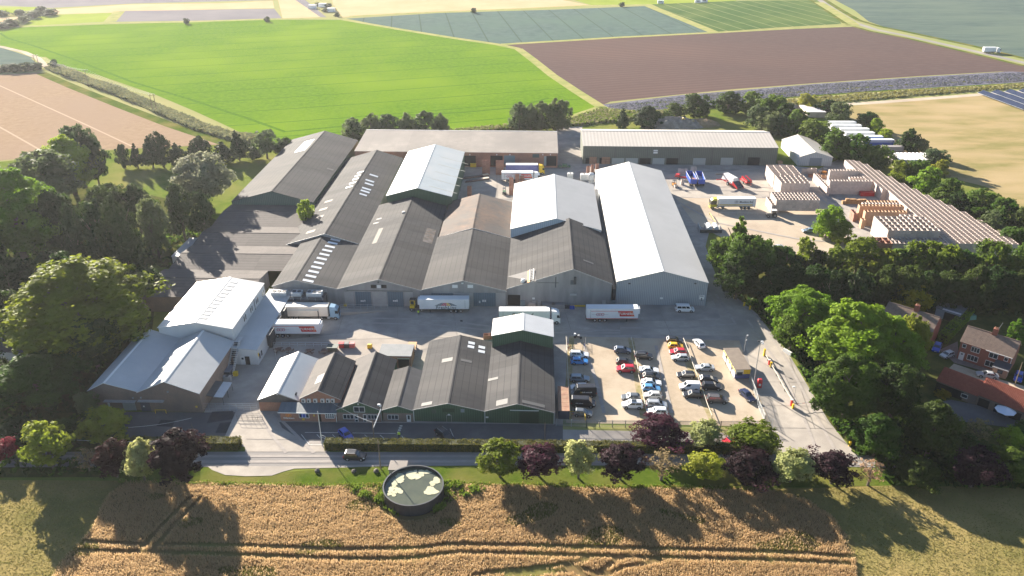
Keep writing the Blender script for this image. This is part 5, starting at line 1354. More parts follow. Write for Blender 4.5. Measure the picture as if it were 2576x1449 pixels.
# ================================================================== trees
import mathutils.noise as mn
M_bark = mat('bark', (0.11, 0.085, 0.06), (0.16, 0.125, 0.09), scale=3.0, rough=0.95)
LEAF = dict(
    green=leafmat('leaf_green', (0.055, 0.105, 0.014), (0.105, 0.165, 0.022)),
    bright=leafmat('leaf_bright', (0.145, 0.24, 0.016), (0.245, 0.345, 0.03)),
    lime=leafmat('leaf_lime', (0.17, 0.22, 0.02), (0.26, 0.29, 0.035)),
    olive=leafmat('leaf_olive', (0.145, 0.175, 0.018), (0.235, 0.26, 0.028)),
    dark=leafmat('leaf_dark', (0.030, 0.058, 0.013), (0.055, 0.088, 0.018)),
    conifer=leafmat('leaf_conifer', (0.022, 0.046, 0.013), (0.042, 0.07, 0.020), trans=0.2),
    silver=leafmat('leaf_silver', (0.13, 0.15, 0.09), (0.24, 0.26, 0.17)),
    greyg=leafmat('leaf_grey_green', (0.075, 0.11, 0.04), (0.13, 0.165, 0.07)),
    purple=leafmat('leaf_purple', (0.035, 0.012, 0.018), (0.075, 0.024, 0.032)),
    dpurple=leafmat('leaf_dark_purple', (0.022, 0.011, 0.016), (0.048, 0.022, 0.030), hue=0.01),
    cream=leafmat('leaf_cream', (0.26, 0.29, 0.09), (0.44, 0.44, 0.20)),
    yellow=leafmat('leaf_yellow', (0.24, 0.22, 0.015), (0.36, 0.29, 0.02)),
    tan=leafmat('leaf_tan', (0.23, 0.17, 0.09), (0.32, 0.24, 0.13)),
    red=leafmat('leaf_red', (0.15, 0.015, 0.015), (0.22, 0.03, 0.025)),
    hedge=leafmat('leaf_hedge', (0.075, 0.085, 0.014), (0.16, 0.145, 0.024), hue=0.0, val=0.0))
def leaf_mesh(name, seed, shape, ncl, per, leaf, clr=0.17, m=None, out=0.65, flat_=0.0):
    """foliage in a unit box: x,y in -.5...5, z 0..1. clumps of leaf-sized faces on and under the crown surface"""
    r = random.Random(seed)
    V, F = [], []
    gs = r.gauss
    for _ in range(ncl):
        while True:
            z = r.random()
            rad_ = shape(z)
            if r.random() < rad_ * 2.2 + .05: break
        a = r.random() * 2 * math.pi
        rad_ *= max(.35, .92 + .75 * mn.noise((math.cos(a) * 1.5 + seed * 3.7, math.sin(a) * 1.5, z * 3.0)))
        z = z * (1 + .12 * mn.noise((math.cos(a) * 1.3, math.sin(a) * 1.3, seed * 5.1)))
        q = rad_ * (r.random() ** .35) * r.uniform(.82, 1.08)
        cx, cy, cz = q * math.cos(a), q * math.sin(a), z
        cr = clr * r.uniform(.6, 1.25) * (0.55 + .9 * rad_)
        no = Vector((math.cos(a) * .8, math.sin(a) * .8, (z - .38) * 1.5)).normalized()
        for _ in range(per):
            d = Vector((gs(0, 1), gs(0, 1), gs(0, 1))).normalized()
            if d.dot(no) < -.15 and r.random() < .6: d = -d
            p = Vector((cx, cy, cz)) + Vector((d.x, d.y, d.z * .8)) * cr * (r.random() ** .4)
            n = (d * .6 + no * out + Vector((gs(0, .55), gs(0, .55), gs(0, .55)))).normalized()
            t = n.orthogonal().normalized()
            b = n.cross(t)
            an = r.random() * 6.28
            u = (t * math.cos(an) + b * math.sin(an)) * leaf * r.uniform(.6, 1.3)
            w = n.cross(u) * r.uniform(.55, .95)
            k = len(V)
            V += [p - u - w * .5, p + u * .1 - w, p + u + w * .3, p - u * .2 + w]
            F.append((k, k + 1, k + 2, k + 3))
    q = sorted(abs(v.x) for v in V)[int(len(V) * .985)] * 2
    zs = sorted(v.z for v in V)
    z0, z1 = zs[int(len(V) * .01)], zs[int(len(V) * .993)]
    me = bpy.data.meshes.new(name)
    me.from_pydata([(v.x / q, v.y / q, (v.z - z0) / (z1 - z0)) for v in V], [], F)
    me.materials.append(m or LEAF['green'])
    me.update()
    return me
s_round = lambda z: .5 * max(0, 1 - (2 * (z - .46) / 1.1) ** 2) ** .5
s_dome = lambda z: .5 * min(1.0, (1.02 - z) / .75) ** .55 * (0.72 + .28 * min(1, z / .3))
s_cone = lambda z: .5 * (1 - z) ** .8 * (.75 + .25 * min(1, z / .12)) + .015
s_col = lambda z: .5 * min(1, (1.01 - z) / .45) ** .6 * (.7 + .3 * min(1, z / .2))
s_shrub = lambda z: .5 * max(0, 1 - z ** 2.2) ** .5
PROTO = dict(
    round=[leaf_mesh('crown', 11, s_round, 85, 42, .042), leaf_mesh('crown', 12, s_round, 85, 42, .042), leaf_mesh('crown', 13, s_dome, 80, 42, .045)],
    maple=[leaf_mesh('crown', 21, s_round, 120, 55, .036, .15, out=.9), leaf_mesh('crown', 22, s_round, 120, 55, .036, .15, out=.9)],
    big=[leaf_mesh('crown', 31, s_dome, 230, 75, .024, .12), leaf_mesh('crown', 32, s_round, 230, 75, .024, .12)],
    huge=[leaf_mesh('crown', 36, s_dome, 420, 80, .0165, .085), leaf_mesh('crown', 37, s_dome, 420, 80, .0165, .085)],
    cone=[leaf_mesh('crown', 41, s_cone, 110, 45, .034, .12), leaf_mesh('crown', 42, s_cone, 110, 45, .034, .12)],
    col=[leaf_mesh('crown', 51, s_col, 110, 45, .036, .15), leaf_mesh('crown', 52, s_col, 110, 45, .036, .15)],
    shrub=[leaf_mesh('crown', 61, s_shrub, 60, 42, .05, .2), leaf_mesh('crown', 62, s_shrub, 60, 42, .05, .2)],
    sparse=[leaf_mesh('crown', 71, s_round, 70, 10, .036, .13)])
def trunk_mesh(seed, limbs=6):
    r = random.Random(seed)
    mb = MB()
    mb.tube((0, 0, -.02), (r.uniform(-.02, .02), r.uniform(-.02, .02), .45), .05, .036, 7)
    mb.tube((0, 0, .43), (0.01, 0.0, .85), .034, .012, 6)
    for k in range(limbs):
        a = 2 * math.pi * k / limbs + r.uniform(-.3, .3)
        z = r.uniform(.3, .62)
        p1 = Vector((math.cos(a) * .2, math.sin(a) * .2, z + .18))
        mb.tube((0, 0, z), p1, .02, .011, 5)
        mb.tube(p1, p1 + Vector((math.cos(a + .4) * .16, math.sin(a + .4) * .16, .16)), .011, .004, 4)
        mb.tube(p1, p1 + Vector((math.cos(a - .5) * .14, math.sin(a - .5) * .14, .12)), .010, .004, 4)
    return mb.mesh('trunk', M_bark)
TRUNKS = [trunk_mesh(1), trunk_mesh(2), trunk_mesh(3, 9)]
TN = [0]
def tree(label, kind, leaf, x, yb, yt, w, group, cb=0.22, name='tree', cat='tree', cx=None, hmul=1.0):
    TN[0] += 1
    base = g(x, yb)
    wid = w / (0.0087 * (yb + 287))
    de = math.atan2(CAMH, base.xy.length)
    lo_, hi_ = .45 * wid, 60.0
    for _ in range(30):                             # height whose crown outline just reaches row yt
        h = (lo_ + hi_) / 2
        b_, zc = (1 - cb) * h / 2, h * (1 + cb) / 2
        up = math.hypot(b_ * math.cos(de), wid / 2 * (.35 if kind == 'cone' else .8) * math.sin(de))
        if proj(base + Vector((0, 0, zc)))[1] - up * 0.0087 * (yb + 287) > yt: lo_ = h
        else: hi_ = h
    h *= hmul
    o = thing(name, label, cat, (base.x, base.y, 0), R.uniform(0, 6.28), group)
    lst = PROTO[kind]
    me = lst[TN[0] % len(lst)]
    c = put('crown', me, o, (0, 0, h * cb))
    c.scale = (wid * R.uniform(.94, 1.06), wid * R.uniform(.94, 1.06), h * (1 - cb))
    c.material_slots[0].link = 'OBJECT'
    c.material_slots[0].material = LEAF[leaf]
    t = put('trunk', TRUNKS[TN[0] % 3] if kind == 'sparse' or cb > .1 else TRUNKS[0], o)
    tw = min(wid, h) * (1.0 if kind == 'sparse' else .8)
    t.scale = (tw, tw, h * .95)
    return o
ORD = ['first', 'second', 'third', 'fourth', 'fifth', 'sixth', 'seventh', 'eighth', 'ninth', 'tenth', 'eleventh', 'twelfth', 'thirteenth', 'fourteenth', 'fifteenth', 'sixteenth', 'seventeenth', 'eighteenth', 'nineteenth', 'twentieth', 'twenty-first', 'twenty-second', 'twenty-third', 'twenty-fourth', 'twenty-fifth', 'twenty-sixth', 'twenty-seventh', 'twenty-eighth', 'twenty-ninth', 'thirtieth']
gv = 'trees along the road verge'
for a in (
    ('olive green round tree, leftmost on the verge right of the tank', 'round', 'olive', 1258, 1200, 1117, 92, gv),
    ('purple tree second along the verge, between olive and cream trees', 'maple', 'purple', 1356, 1199, 1120, 108, gv),
    ('slim cream variegated tree between two purple verge trees', 'maple', 'cream', 1455, 1204, 1113, 82, gv),
    ('very dark purple verge tree left of the thin tan one', 'maple', 'dpurple', 1560, 1206, 1121, 112, gv),
    ('thin tan twiggy tree between dark purple and yellow-green verge trees', 'sparse', 'tan', 1663, 1208, 1131, 90, gv),
    ('yellow-green verge tree left of the purple tree by the entrance', 'round', 'lime', 1774, 1206, 1137, 88, gv),
    ('wide purple verge tree below the clipped hedge end', 'maple', 'dpurple', 1879, 1209, 1129, 118, gv),
    ('cream variegated verge tree in front of the site entrance', 'maple', 'cream', 1987, 1212, 1131, 104, gv),
    ('dark purple round verge tree right of the site entrance', 'maple', 'dpurple', 2090, 1216, 1135, 114, gv),
    ('small tan twiggy leaning tree, last on the right of the verge', 'sparse', 'tan', 2182, 1221, 1155, 76, gv),
    ('large purple tree behind the hedge by the car park railings', 'maple', 'purple', 1651, 1118, 1044, 122, 'trees behind the clipped hedge'),
    ('cream variegated tree behind the hedge by the car park', 'maple', 'cream', 1771, 1124, 1057, 86, 'trees behind the clipped hedge'),
    ('green tree behind the hedge beside the red car', 'round', 'olive', 1891, 1130, 1062, 112, 'trees behind the clipped hedge'),
    ('broad dark purple tree left of the entrance on the verge', 'maple', 'dpurple', 460, 1213, 1091, 140, gv),
    ('cream variegated tree tucked against the broad purple tree', 'maple', 'cream', 366, 1212, 1110, 84, gv),
    ('red-purple bushy tree left of the cream one', 'maple', 'purple', 296, 1200, 1113, 90, gv),
    ('thin twiggy tree in the left shade by the verge', 'sparse', 'tan', 228, 1192, 1128, 58, gv),
    ('lime green weeping tree at the left by the road', 'round', 'lime', 137, 1180, 1066, 112, gv),
    ('small dark red maple at the left edge', 'round', 'red', 20, 1160, 1107, 58, gv)):
    tree(*a, cb=.3)
gl = 'trees of the left wood'
for a in (
    ('huge golden-green chestnut with a domed crown left of the cold store', 'huge', 'olive', 222, 880, 652, 345, gl),
    ('dark tree under the right flank of the huge chestnut', 'big', 'dark', 248, 930, 800, 130, gl),
    ('big dark green tree in the lower left by the road', 'big', 'green', 105, 1005, 880, 225, gl),
    ('dark tree at the left edge beside the cottage', 'big', 'dark', -10, 985, 900, 110, gl),
    ('yellow-green shrub tree left of the brick stores', 'round', 'lime', 268, 1110, 1030, 125, gl),
    ('pale flowering tree against the left brick store', 'round', 'greyg', 228, 1048, 985, 48, gl),
    ('dark shrub tree between the lime trees by the left road', 'round', 'dark', 172, 1115, 1055, 80, gl),
    ('dark bush behind the lime weeping tree', 'round', 'dark', 50, 1110, 1055, 100, gl),
    ('tall bright green poplar at the left edge', 'huge', 'bright', 62, 655, 428, 215, gl),
    ('grey-green poplar behind the bright poplar', 'big', 'greyg', 128, 530, 384, 175, gl),
    ('bright green tree beside the stubble field', 'big', 'bright', 190, 490, 345, 150, gl),
    ('silvery tall tree at the top of the left wood', 'big', 'greyg', 216, 470, 323, 85, gl),
    ('dark tree right of the silvery tall tree', 'round', 'dark', 252, 472, 345, 62, gl),
    ('round silver-leaved tree on the lawn by the green gable', 'big', 'silver', 521, 520, 391, 118, gl),
    ('dark tree behind the bright poplar, right side', 'big', 'dark', 165, 640, 480, 130, gl),
    ('dark oak in the middle of the left wood', 'big', 'dark', 290, 600, 468, 105, gl),
    ('dark oak right of the middle of the left wood', 'big', 'dark', 360, 595, 466, 105, gl),
    ('grey-green conifer, leftmost of the dark conifer group', 'col', 'conifer', 214, 700, 522, 78, gl),
    ('second dark conifer of the left group', 'cone', 'conifer', 276, 700, 512, 100, gl),
    ('tallest dark conifer of the left group', 'col', 'conifer', 330, 700, 498, 110, gl),
    ('slim grey-green conifer with drooping top beside tallest one', 'col', 'greyg', 402, 650, 498, 78, gl),
    ('broad black-green conifer below the silver tree', 'col', 'conifer', 468, 610, 468, 95, gl),
    ('black-green conifer against the cross roof gable', 'col', 'conifer', 520, 600, 482, 70, gl),
    ('dark shrubby tree behind the huge chestnut, left', 'big', 'dark', 40, 780, 655, 150, gl),
    ('dark tree between the chestnut and the left edge', 'big', 'dark', 10, 860, 720, 150, gl),
    ('dark yew behind the chestnut crown', 'big', 'dark', 150, 760, 640, 140, gl),
    ('dark undergrowth tree right of the chestnut', 'round', 'dark', 372, 760, 672, 80, gl),
    ('dark tree at the far left edge of the wood', 'big', 'dark', -60, 720, 560, 160, gl),
    ('low bush against the nearest cross roof', 'shrub', 'green', 395, 705, 668, 60, gl)):
    tree(*a)
o = tree('green shrub growing out of the valley between two roofs', 'shrub', 'bright', 772, 560, 512, 44, 'roof weeds', cb=0.1, cat='shrub', name='roof_shrub')
o.location = g(772, 552, 4.3)
gr = 'conifer row beyond the lawn'
rowx = [(315, 425, 365, 32), (348, 423, 363, 40), (386, 421, 347, 46), (412, 420, 333, 60), (451, 418, 363, 48), (487, 416, 362, 36), (510, 412, 345, 50), (563, 409, 358, 62), (603, 404, 333, 44), (640, 402, 368, 44)]
for i, (x, yb, yt, w) in enumerate(rowx):
    tree(f'dark conifer, {ORD[i]} from the left in the row beyond the lawn', 'cone' if i % 3 else 'col', 'conifer', x, yb, yt, w * 1.15, gr, cb=.12)
tree('lighter broadleaf tree ending the conifer row near the green gabled shed', 'round', 'greyg', 673, 399, 328, 66, gr)
tree('small dark bush against the green gabled shed roof', 'round', 'dark', 713, 393, 348, 46, gr)
gp = 'white poplars behind the brick store'
for i, (x, yt, w) in enumerate(((889, 298, 62), (935, 287, 66), (980, 289, 66), (1022, 287, 62), (1072, 282, 66), (1112, 286, 58))):
    tree(f'white poplar, {ORD[i]} from the left in the left clump behind the brick store', 'col', 'greyg', x, 350, yt, w, gp, cb=.08)
for i, (x, yt, w) in enumerate(((1306, 260, 58), (1335, 262, 56), (1362, 258, 56), (1392, 250, 60), (1414, 255, 50))):
    tree(f'white poplar, {ORD[i]} from the left in the right clump behind the brick store', 'col', 'greyg', x, 326, yt, w, gp, cb=.08)
gb_ = 'shelter belt from the olive store to the dry field'
belt = [(1565, 322, 274, 42, 'conifer', 'cone'), (1629, 320, 268, 80, 'conifer', 'big'), (1699, 302, 262, 52, 'dark', 'round'), (1754, 294, 237, 70, 'dark', 'round'), (1830, 284, 231, 68, 'dark', 'round'), (1890, 290, 235, 66, 'green', 'round'), (1934, 310, 240, 74, 'green', 'round'), (1970, 330, 262, 62, 'dark', 'round'), (1905, 325, 265, 58, 'greyg', 'round'), (1930, 338, 282, 58, 'greyg', 'round'), (1964, 342, 290, 52, 'greyg', 'round'), (2004, 346, 280, 64, 'green', 'round'), (2032, 275, 236, 48, 'olive', 'round'), (2080, 287, 252, 48, 'dark', 'round'), (2112, 310, 258, 54, 'greyg', 'round'), (2051, 366, 302, 78, 'green', 'round'), (2100, 400, 330, 80, 'green', 'round'), (2144, 412, 340, 70, 'green', 'round'), (2177, 324, 282, 50, 'dark', 'round'), (2200, 336, 298, 36, 'bright', 'round'), (2224, 352, 325, 34, 'bright', 'round'), (2204, 422, 365, 68, 'green', 'round'), (2284, 384, 328, 54, 'dark', 'round'), (2314, 392, 352, 42, 'greyg', 'round'), (2350, 426, 375, 54, 'greyg', 'round'), (2364, 442, 402, 40, 'olive', 'round'), (2264, 462, 405, 58, 'olive', 'round'), (2304, 467, 402, 58, 'green', 'round'), (2327, 492, 422, 70, 'bright', 'round'), (2387, 512, 450, 50, 'green', 'round')]
for i, (x, yb, yt, w, lf, kd) in enumerate(belt):
    tree(f'{ {"conifer": "black-green conifer", "dark": "dark green tree", "green": "green tree", "greyg": "grey-green tree", "olive": "yellowish tree", "bright": "light green tree"}[lf] }, {ORD[i]} in the shelter belt counted from the olive store', kd, lf, x, yb, yt, w, gb_, cb=.06)
ge = 'trees along the crate stack edge'
edge = [(2370, 522, 478, 64, 'green'), (2410, 532, 485, 64, 'dark'), (2464, 545, 478, 80, 'green'), (2524, 572, 503, 70, 'green'), (2568, 592, 520, 66, 'dark'), (2484, 585, 530, 54, 'greyg'), (2546, 624, 570, 64, 'green'), (2600, 640, 560, 80, 'green')]
for i, (x, yb, yt, w, lf) in enumerate(edge):
    tree(f'{"grey-green" if lf == "greyg" else "dark green" if lf == "dark" else "mid green"} tree, {ORD[i]} along the far side of the crate stacks', 'round', lf, x, yb, yt, w, ge, cb=.06)
gm = 'tree belt between crate yard and gardens'
for a in (
    ('tall green tree with pointed top at the left end of the belt', 'cone', 'green', 1844, 705, 551, 105, gm),
    ('green tree leaning out at the left of the belt', 'round', 'green', 1808, 690, 598, 66, gm),
    ('broad green tree below the pointed one', 'big', 'green', 1866, 735, 598, 110, gm),
    ('dark green tree at the road bend end of the belt', 'big', 'dark', 1850, 752, 640, 105, gm),
    ('green tree right of the broad one', 'round', 'green', 1905, 700, 598, 70, gm),
    ('dark grey-green round tree above the bright lime trees', 'big', 'dark', 1944, 772, 666, 96, gm),
    ('small light green tree on the edge of the earth yard', 'round', 'lime', 2021, 690, 600, 50, gm),
    ('light green willow standing in the crate yard', 'round', 'bright', 2077, 598, 518, 64, gm),
    ('yellowish willow in the crate yard', 'round', 'lime', 2114, 614, 556, 54, gm),
    ('broad light olive tree at the corner of the crate stacks', 'round', 'olive', 2150, 692, 595, 84, gm),
    ('cedar with a brown tip above the lime trees', 'cone', 'conifer', 2077, 800, 684, 90, gm),
    ('dark cedar right of the brown tipped one', 'cone', 'conifer', 2141, 805, 676, 105, gm),
    ('golden yellow tree above the first roof', 'round', 'yellow', 2284, 800, 717, 96, 'garden trees'),
    ('tall lime green tree nearest the road bend', 'huge', 'bright', 2008, 865, 722, 155, 'lime trees along the east road'),
    ('green tree beside the road with leafy flank', 'big', 'green', 1985, 885, 795, 90, 'lime trees along the east road'),
    ('biggest lime green tree in the middle of the roadside row', 'huge', 'bright', 2135, 945, 757, 235, 'lime trees along the east road'),
    ('lime green tree overhanging the first house', 'huge', 'bright', 2225, 950, 800, 150, 'lime trees along the east road'),
    ('shaded green tree at the south end of the roadside row', 'huge', 'green', 2118, 1055, 890, 165, 'lime trees along the east road'),
    ('dark tree in front of the pantiled barn', 'big', 'dark', 2235, 1060, 920, 120, 'garden trees'),
    ('dark green bush at the road end of the lime row', 'big', 'green', 2195, 1148, 1040, 120, 'garden trees'),
    ('willow draping over the first house roof', 'big', 'olive', 2275, 930, 800, 80, 'garden trees'),
    ('dark round tree at the right of the small twiggy tree', 'big', 'dark', 2305, 1222, 1148, 105, 'garden trees'),
    ('dark laurel beside the road at lower right', 'big', 'dark', 2400, 1185, 1095, 130, 'garden trees'),
    ('grey-green tree in the lower right corner wood', 'big', 'green', 2525, 1200, 1120, 125, 'garden trees'),
    ('bare grey-purple shrub below the barn', 'sparse', 'tan', 2450, 1120, 1050, 80, 'garden trees'),
    ('dark tree in the shade left of the barn court', 'big', 'dark', 2330, 1150, 1010, 130, 'garden trees'),
    ('dark purple bush in the lower right wood', 'big', 'dpurple', 2440, 1225, 1130, 110, 'garden trees'),
    ('light green shrub right of the barn court', 'round', 'bright', 2530, 1130, 1075, 70, 'garden trees'),
    ('conical light green bush in the back garden', 'cone', 'bright', 2545, 868, 803, 52, 'garden trees'),
    ('dark bush at the right edge below the parasol', 'round', 'green', 2570, 1105, 1060, 60, 'garden trees')):
    tree(*a, **({'cb': .06} if 'willow' in a[0] or 'cedar' in a[0] else {}))
row1 = [(1930, 692, 615, 66, 'dark'), (1972, 695, 625, 62, 'green'), (2046, 700, 630, 60, 'dark'), (2100, 708, 620, 74, 'olive'), (2200, 715, 630, 76, 'olive'), (2250, 715, 628, 80, 'green'), (2304, 716, 612, 90, 'olive'), (2348, 720, 615, 84, 'olive'), (2404, 724, 630, 80, 'green'), (2467, 726, 610, 84, 'green'), (2512, 726, 640, 74, 'olive'), (2552, 728, 615, 84, 'green'), (2600, 730, 620, 84, 'green')]
for i, (x, yb, yt, w, lf) in enumerate(row1):
    tree(f'{ {"dark": "dark", "green": "green", "olive": "sunlit olive"}[lf] } tree, {ORD[i]} from the left in the sunlit top row of the belt', 'round', lf, x, yb, yt, w * 1.1, gm, cb=.05)
for i, x in enumerate(range(1990, 2640, 56)):
    tree(f'shaded dark tree, {ORD[i]} from the left in the lower row of the belt', 'big', 'dark', x, 775 + 6 * (i % 3), 668 + 7 * ((i * 5) % 4), 88, gm, cb=.05)
# lone bushes far out
gf = 'lone bushes on the field edges'
for lb, x, yb, yt, w in (('lone bush on the far edge of the bright green field, left', 470, 60, 46, 14), ('lone dark bush on the far edge of the bright green field, right', 673, 55, 42, 16), ('lone bush on the ditch above the blue-green field', 1192, 33, 20, 15), ('lone dark bush beside the bright far field', 1564, 17, 6, 14)):
    tree(lb, 'round', 'dark', x, yb, yt, w, gf, cb=.05, name='bush', cat='bush')
gh = 'hedge trees in the far left corner'
for i, (x, yb, yt, w) in enumerate(((30, 66, 58, 40), (60, 56, 40, 34), (84, 45, 28, 34), (105, 34, 16, 34), (128, 38, 22, 34), (8, 72, 62, 34), (50, 38, 28, 30), (10, 40, 32, 30))):
    tree(f'hazy far bush, {ORD[i]} in the far left hedge', 'round', 'dark', x, yb, yt, w, gh, cb=.02, name='bush', cat='bush')
for i, (x, yb, yt, w) in enumerate(((8, 180, 163, 36), (38, 180, 160, 36), (66, 178, 158, 36), (90, 176, 158, 34))):
    tree(f'hazy bush, {ORD[i]} in the hedge above the stubble field', 'round', 'dark', x, yb, yt, w, gh, cb=.02, name='bush', cat='bush')
tree('dark bush beside the track under the power lines', 'round', 'dark', 138, 170, 150, 22, gh, cb=.02, name='bush', cat='bush')

# ------------------------------------------------------------------ clipped hedges
def hedge(label, a, b2, h, d, m=None, leaf=.13, dens=55, name='hedge'):
    """a clipped hedge: a solid core and a skin of leaves. a, b2: front ground pixels"""
    A, B = g(*a), g(*b2)
    ux = (B - A).normalized(); uy = Vector((-ux.y, ux.x, 0)); L = (B - A).length
    o = thing(name, label, 'hedge', (A.x, A.y, 0), math.atan2(ux.y, ux.x), 'clipped hedges')
    m = m or LEAF['hedge']
    box('hedge_core', (0.15, L - .15, .15, d - .15, 0, h - .12), mat('hedge_core', (0.03, 0.035, 0.01), rough=0.95), o)
    r = random.Random(len(label))
    V, F = [], []
    faces = [((0, 0, h), (L, 0, 0), (0, d, 0), (0, 0, 1)), ((0, 0, 0), (L, 0, 0), (0, 0, h), (0, -1, 0)), ((0, d, 0), (L, 0, 0), (0, 0, h), (0, 1, 0)), ((0, 0, 0), (0, d, 0), (0, 0, h), (-1, 0, 0)), ((L, 0, 0), (0, d, 0), (0, 0, h), (1, 0, 0))]
    for o0, u, v, n0 in faces:
        o0, u, v, n0 = Vector(o0), Vector(u), Vector(v), Vector(n0)
        if n0.y > 0: dd = dens * .4
        else: dd = dens
        for _ in range(int(u.length * v.length * dd)):
            x = r.random()
            wob = .10 * math.sin(x * L * .9) + .06 * math.sin(x * L * 2.3 + 1)
            p = o0 + u * x + v * r.random() + n0 * (r.gauss(-.03, .06) + (wob if n0.z > 0 else 0))
            n = (n0 + Vector((r.gauss(0, .5), r.gauss(0, .5), r.gauss(0, .5)))).normalized()
            t = n.orthogonal().normalized(); t = (Matrix.Rotation(r.random() * 6.28, 3, n) @ t) * leaf * r.uniform(.6, 1.3); w = n.cross(t) * .7
            k = len(V); V += [tuple(p - t), tuple(p - w), tuple(p + t), tuple(p + w)]; F.append((k, k + 1, k + 2, k + 3))
    me = bpy.data.meshes.new('hedge_leaves'); me.from_pydata(V, [], F); me.materials.append(m); me.update()
    c = put('hedge_leaves', me, o); c['kind'] = 'stuff'
    return o
hedge('clipped hedge left of the main entrance with sunlit top', (325, 1134), C7(1805, 504), 1.95, 2.3)
hedge('long clipped hedge right of the main entrance along the road', C7(2450, 506), (1943, 1146), 2.0, 1.9, dens=45)
hedge('green garden hedge between the two houses', C6(1990, 1150), C6(2190, 940), 2.2, 2.4, LEAF['bright'], .16, 40)
hedge('small clipped hedge by the lane at the right edge', C6(2570, 1440), C6(2640, 1460), 1.6, 2.0, LEAF['bright'], .16, 40)
# ================================================================== crates
M_crate = mat('weathered_crate', (0.42, 0.35, 0.31), (0.52, 0.435, 0.385), scale=1.2, detail=6, rnd=0.16, rough=0.9)
M_crate2 = mat('new_crate', (0.42, 0.25, 0.15), (0.50, 0.31, 0.19), scale=1.2, detail=6, rnd=0.16, rough=0.9)
M_crate3 = mat('red_crate', (0.27, 0.13, 0.09), (0.34, 0.17, 0.12), scale=1.2, detail=6, rnd=0.16, rough=0.9)
def crate_mb(w, d, h, mb=None, o=(0, 0, 0)):
    mb = mb or MB()
    x, y, z = o
    t, e = .06, .02
    mb.box(x + e, x + w - e, y + e, y + e + t, z, z + h - e).box(x + e, x + w - e, y + d - e - t, y + d - e, z, z + h - e)
    mb.box(x + e, x + e + t, y + e + t, y + d - e - t, z, z + h - e).box(x + w - e - t, x + w - e, y + e + t, y + d - e - t, z, z + h - e)
    mb.box(x + e + t, x + w - e - t, y + e + t, y + d - e - t, z + .08, z + .12)
    return mb
CM = {}
def crate_mesh(w, d, h, m):
    k = (w, d, h, m.name)
    if k not in CM: CM[k] = crate_mb(w, d, h).mesh('crate', m)
    return CM[k]
BULK = MB()
NCR = [0]
def crates(label, group, s0, t0, nx, ny, nz, w, d, h, m=None, bulk=False, only_shell=True, skip=None):
    """a block of stacked crates: s to the right, t to the back"""
    m = m or M_crate
    for i in range(nx):
        for j in range(ny):
            for k in range(nz):
                shell = k == nz - 1 or i == 0 or j == 0
                if only_shell and not shell: continue
                if skip and skip(i, j, k): continue
                s, t, z = s0 + i * w, t0 + j * d, .02 + k * h
                if bulk:
                    mi = 0 if m is M_crate else 1 if m is M_crate2 else 2
                    n0 = len(BULK.v)
                    crate_mb(w, d, h, BULK, (0, 0, 0))
                    jx, jy = R.uniform(-.03, .03), R.uniform(-.04, .04)
                    for q in range(n0, len(BULK.v)):
                        v = BULK.v[q]
                        p = unsite(s + v[0] + jx, t + v[1] + jy, z + v[2])
                        BULK.v[q] = (p.x, p.y, p.z)
                    for q in range(len(BULK.mi) - 30, len(BULK.mi)): BULK.mi[q] = mi
                else:
                    NCR[0] += 1
                    p = unsite(s + R.uniform(-.03, .03), t + R.uniform(-.04, .04), z)
                    o = put('wooden_crate', crate_mesh(w, d, h, m), None, p, -TH + R.uniform(-.01, .01))
                    tag(o, f'{label}: {ORD[i]} column, {ORD[j]} row, {ORD[k]} layer', 'crate', group)
# tall block with open tops behind the willows
crates('crate in tall block by the willows', 'tall crate block', 110.2, 234.6, 9, 5, 5, 1.8, 2.45, 1.26, skip=lambda i, j, k: k < 2 and i > 0)
crates('crate in low front rows by shrubs', 'low front crate rows', 110.0, 229.2, 14, 2, 4, 1.22, 2.5, 1.05, skip=lambda i, j, k: k < 3 and i > 4)
crates('red-brown crate at front left corner', 'red crate corner', 104.7, 229.1, 3, 2, 4, 1.75, 2.4, 1.05, M_crate3)
crates('crate in square block behind the tractor', 'square crate block', 83.4, 264.0, 13, 4, 5, 1.15, 1.95, 1.04, skip=lambda i, j, k: k == 0 and i > 0)
crates('crate in lower step beside square block', 'lower crate step', 82.2, 264.4, 1, 4, 3, 1.15, 2.0, 1.04)
# the rest as one mass
crates('', '', 89.7, 281.5, 6, 4, 5, 1.75, 2.3, 1.05, M_crate, True)
crates('', '', 89.5, 290.8, 4, 6, 5, 2.55, 2.0, 1.05, M_crate, True)
crates('', '', 108.3, 284.4, 14, 1, 5, 1.1, 1.9, 1.05, M_crate, True)
crates('', '', 112.2, 296.5, 10, 1, 5, 1.1, 1.9, 1.05, M_crate, True)
crates('', '', 118.0, 291.0, 5, 1, 4, 1.1, 1.9, 1.05, M_crate, True)
crates('', '', 107.2, 283.0, 1, 9, 3, 1.1, 1.85, 1.05, M_crate, True)
crates('', '', 110.1, 258.6, 13, 1, 5, 1.15, 1.9, 1.05, M_crate2, True)
crates('', '', 112.0, 260.6, 11, 1, 5, 1.15, 1.9, 1.05, M_crate, True)
crates('', '', 114.5, 262.6, 9, 1, 5, 1.15, 1.9, 1.05, M_crate2, True)
crates('', '', 110.1, 253.2, 12, 1, 5, 1.15, 1.9, 1.05, M_crate2, True)
crates('', '', 108.6, 251.0, 1, 1, 3, 1.15, 1.9, 1.05, M_crate2, True)
crates('', '', 108.0, 257.0, 1, 2, 3, 1.15, 1.9, 1.05, M_crate3, True)
crates('', '', 120.5, 249.5, 3, 1, 5, 1.5, 2.0, 1.05, M_crate, True)
edgep = [(124, 315), (129, 313), (133, 296), (138, 276), (140, 270), (143, 262), (145.4, 252), (147.3, 244), (149.5, 231)]
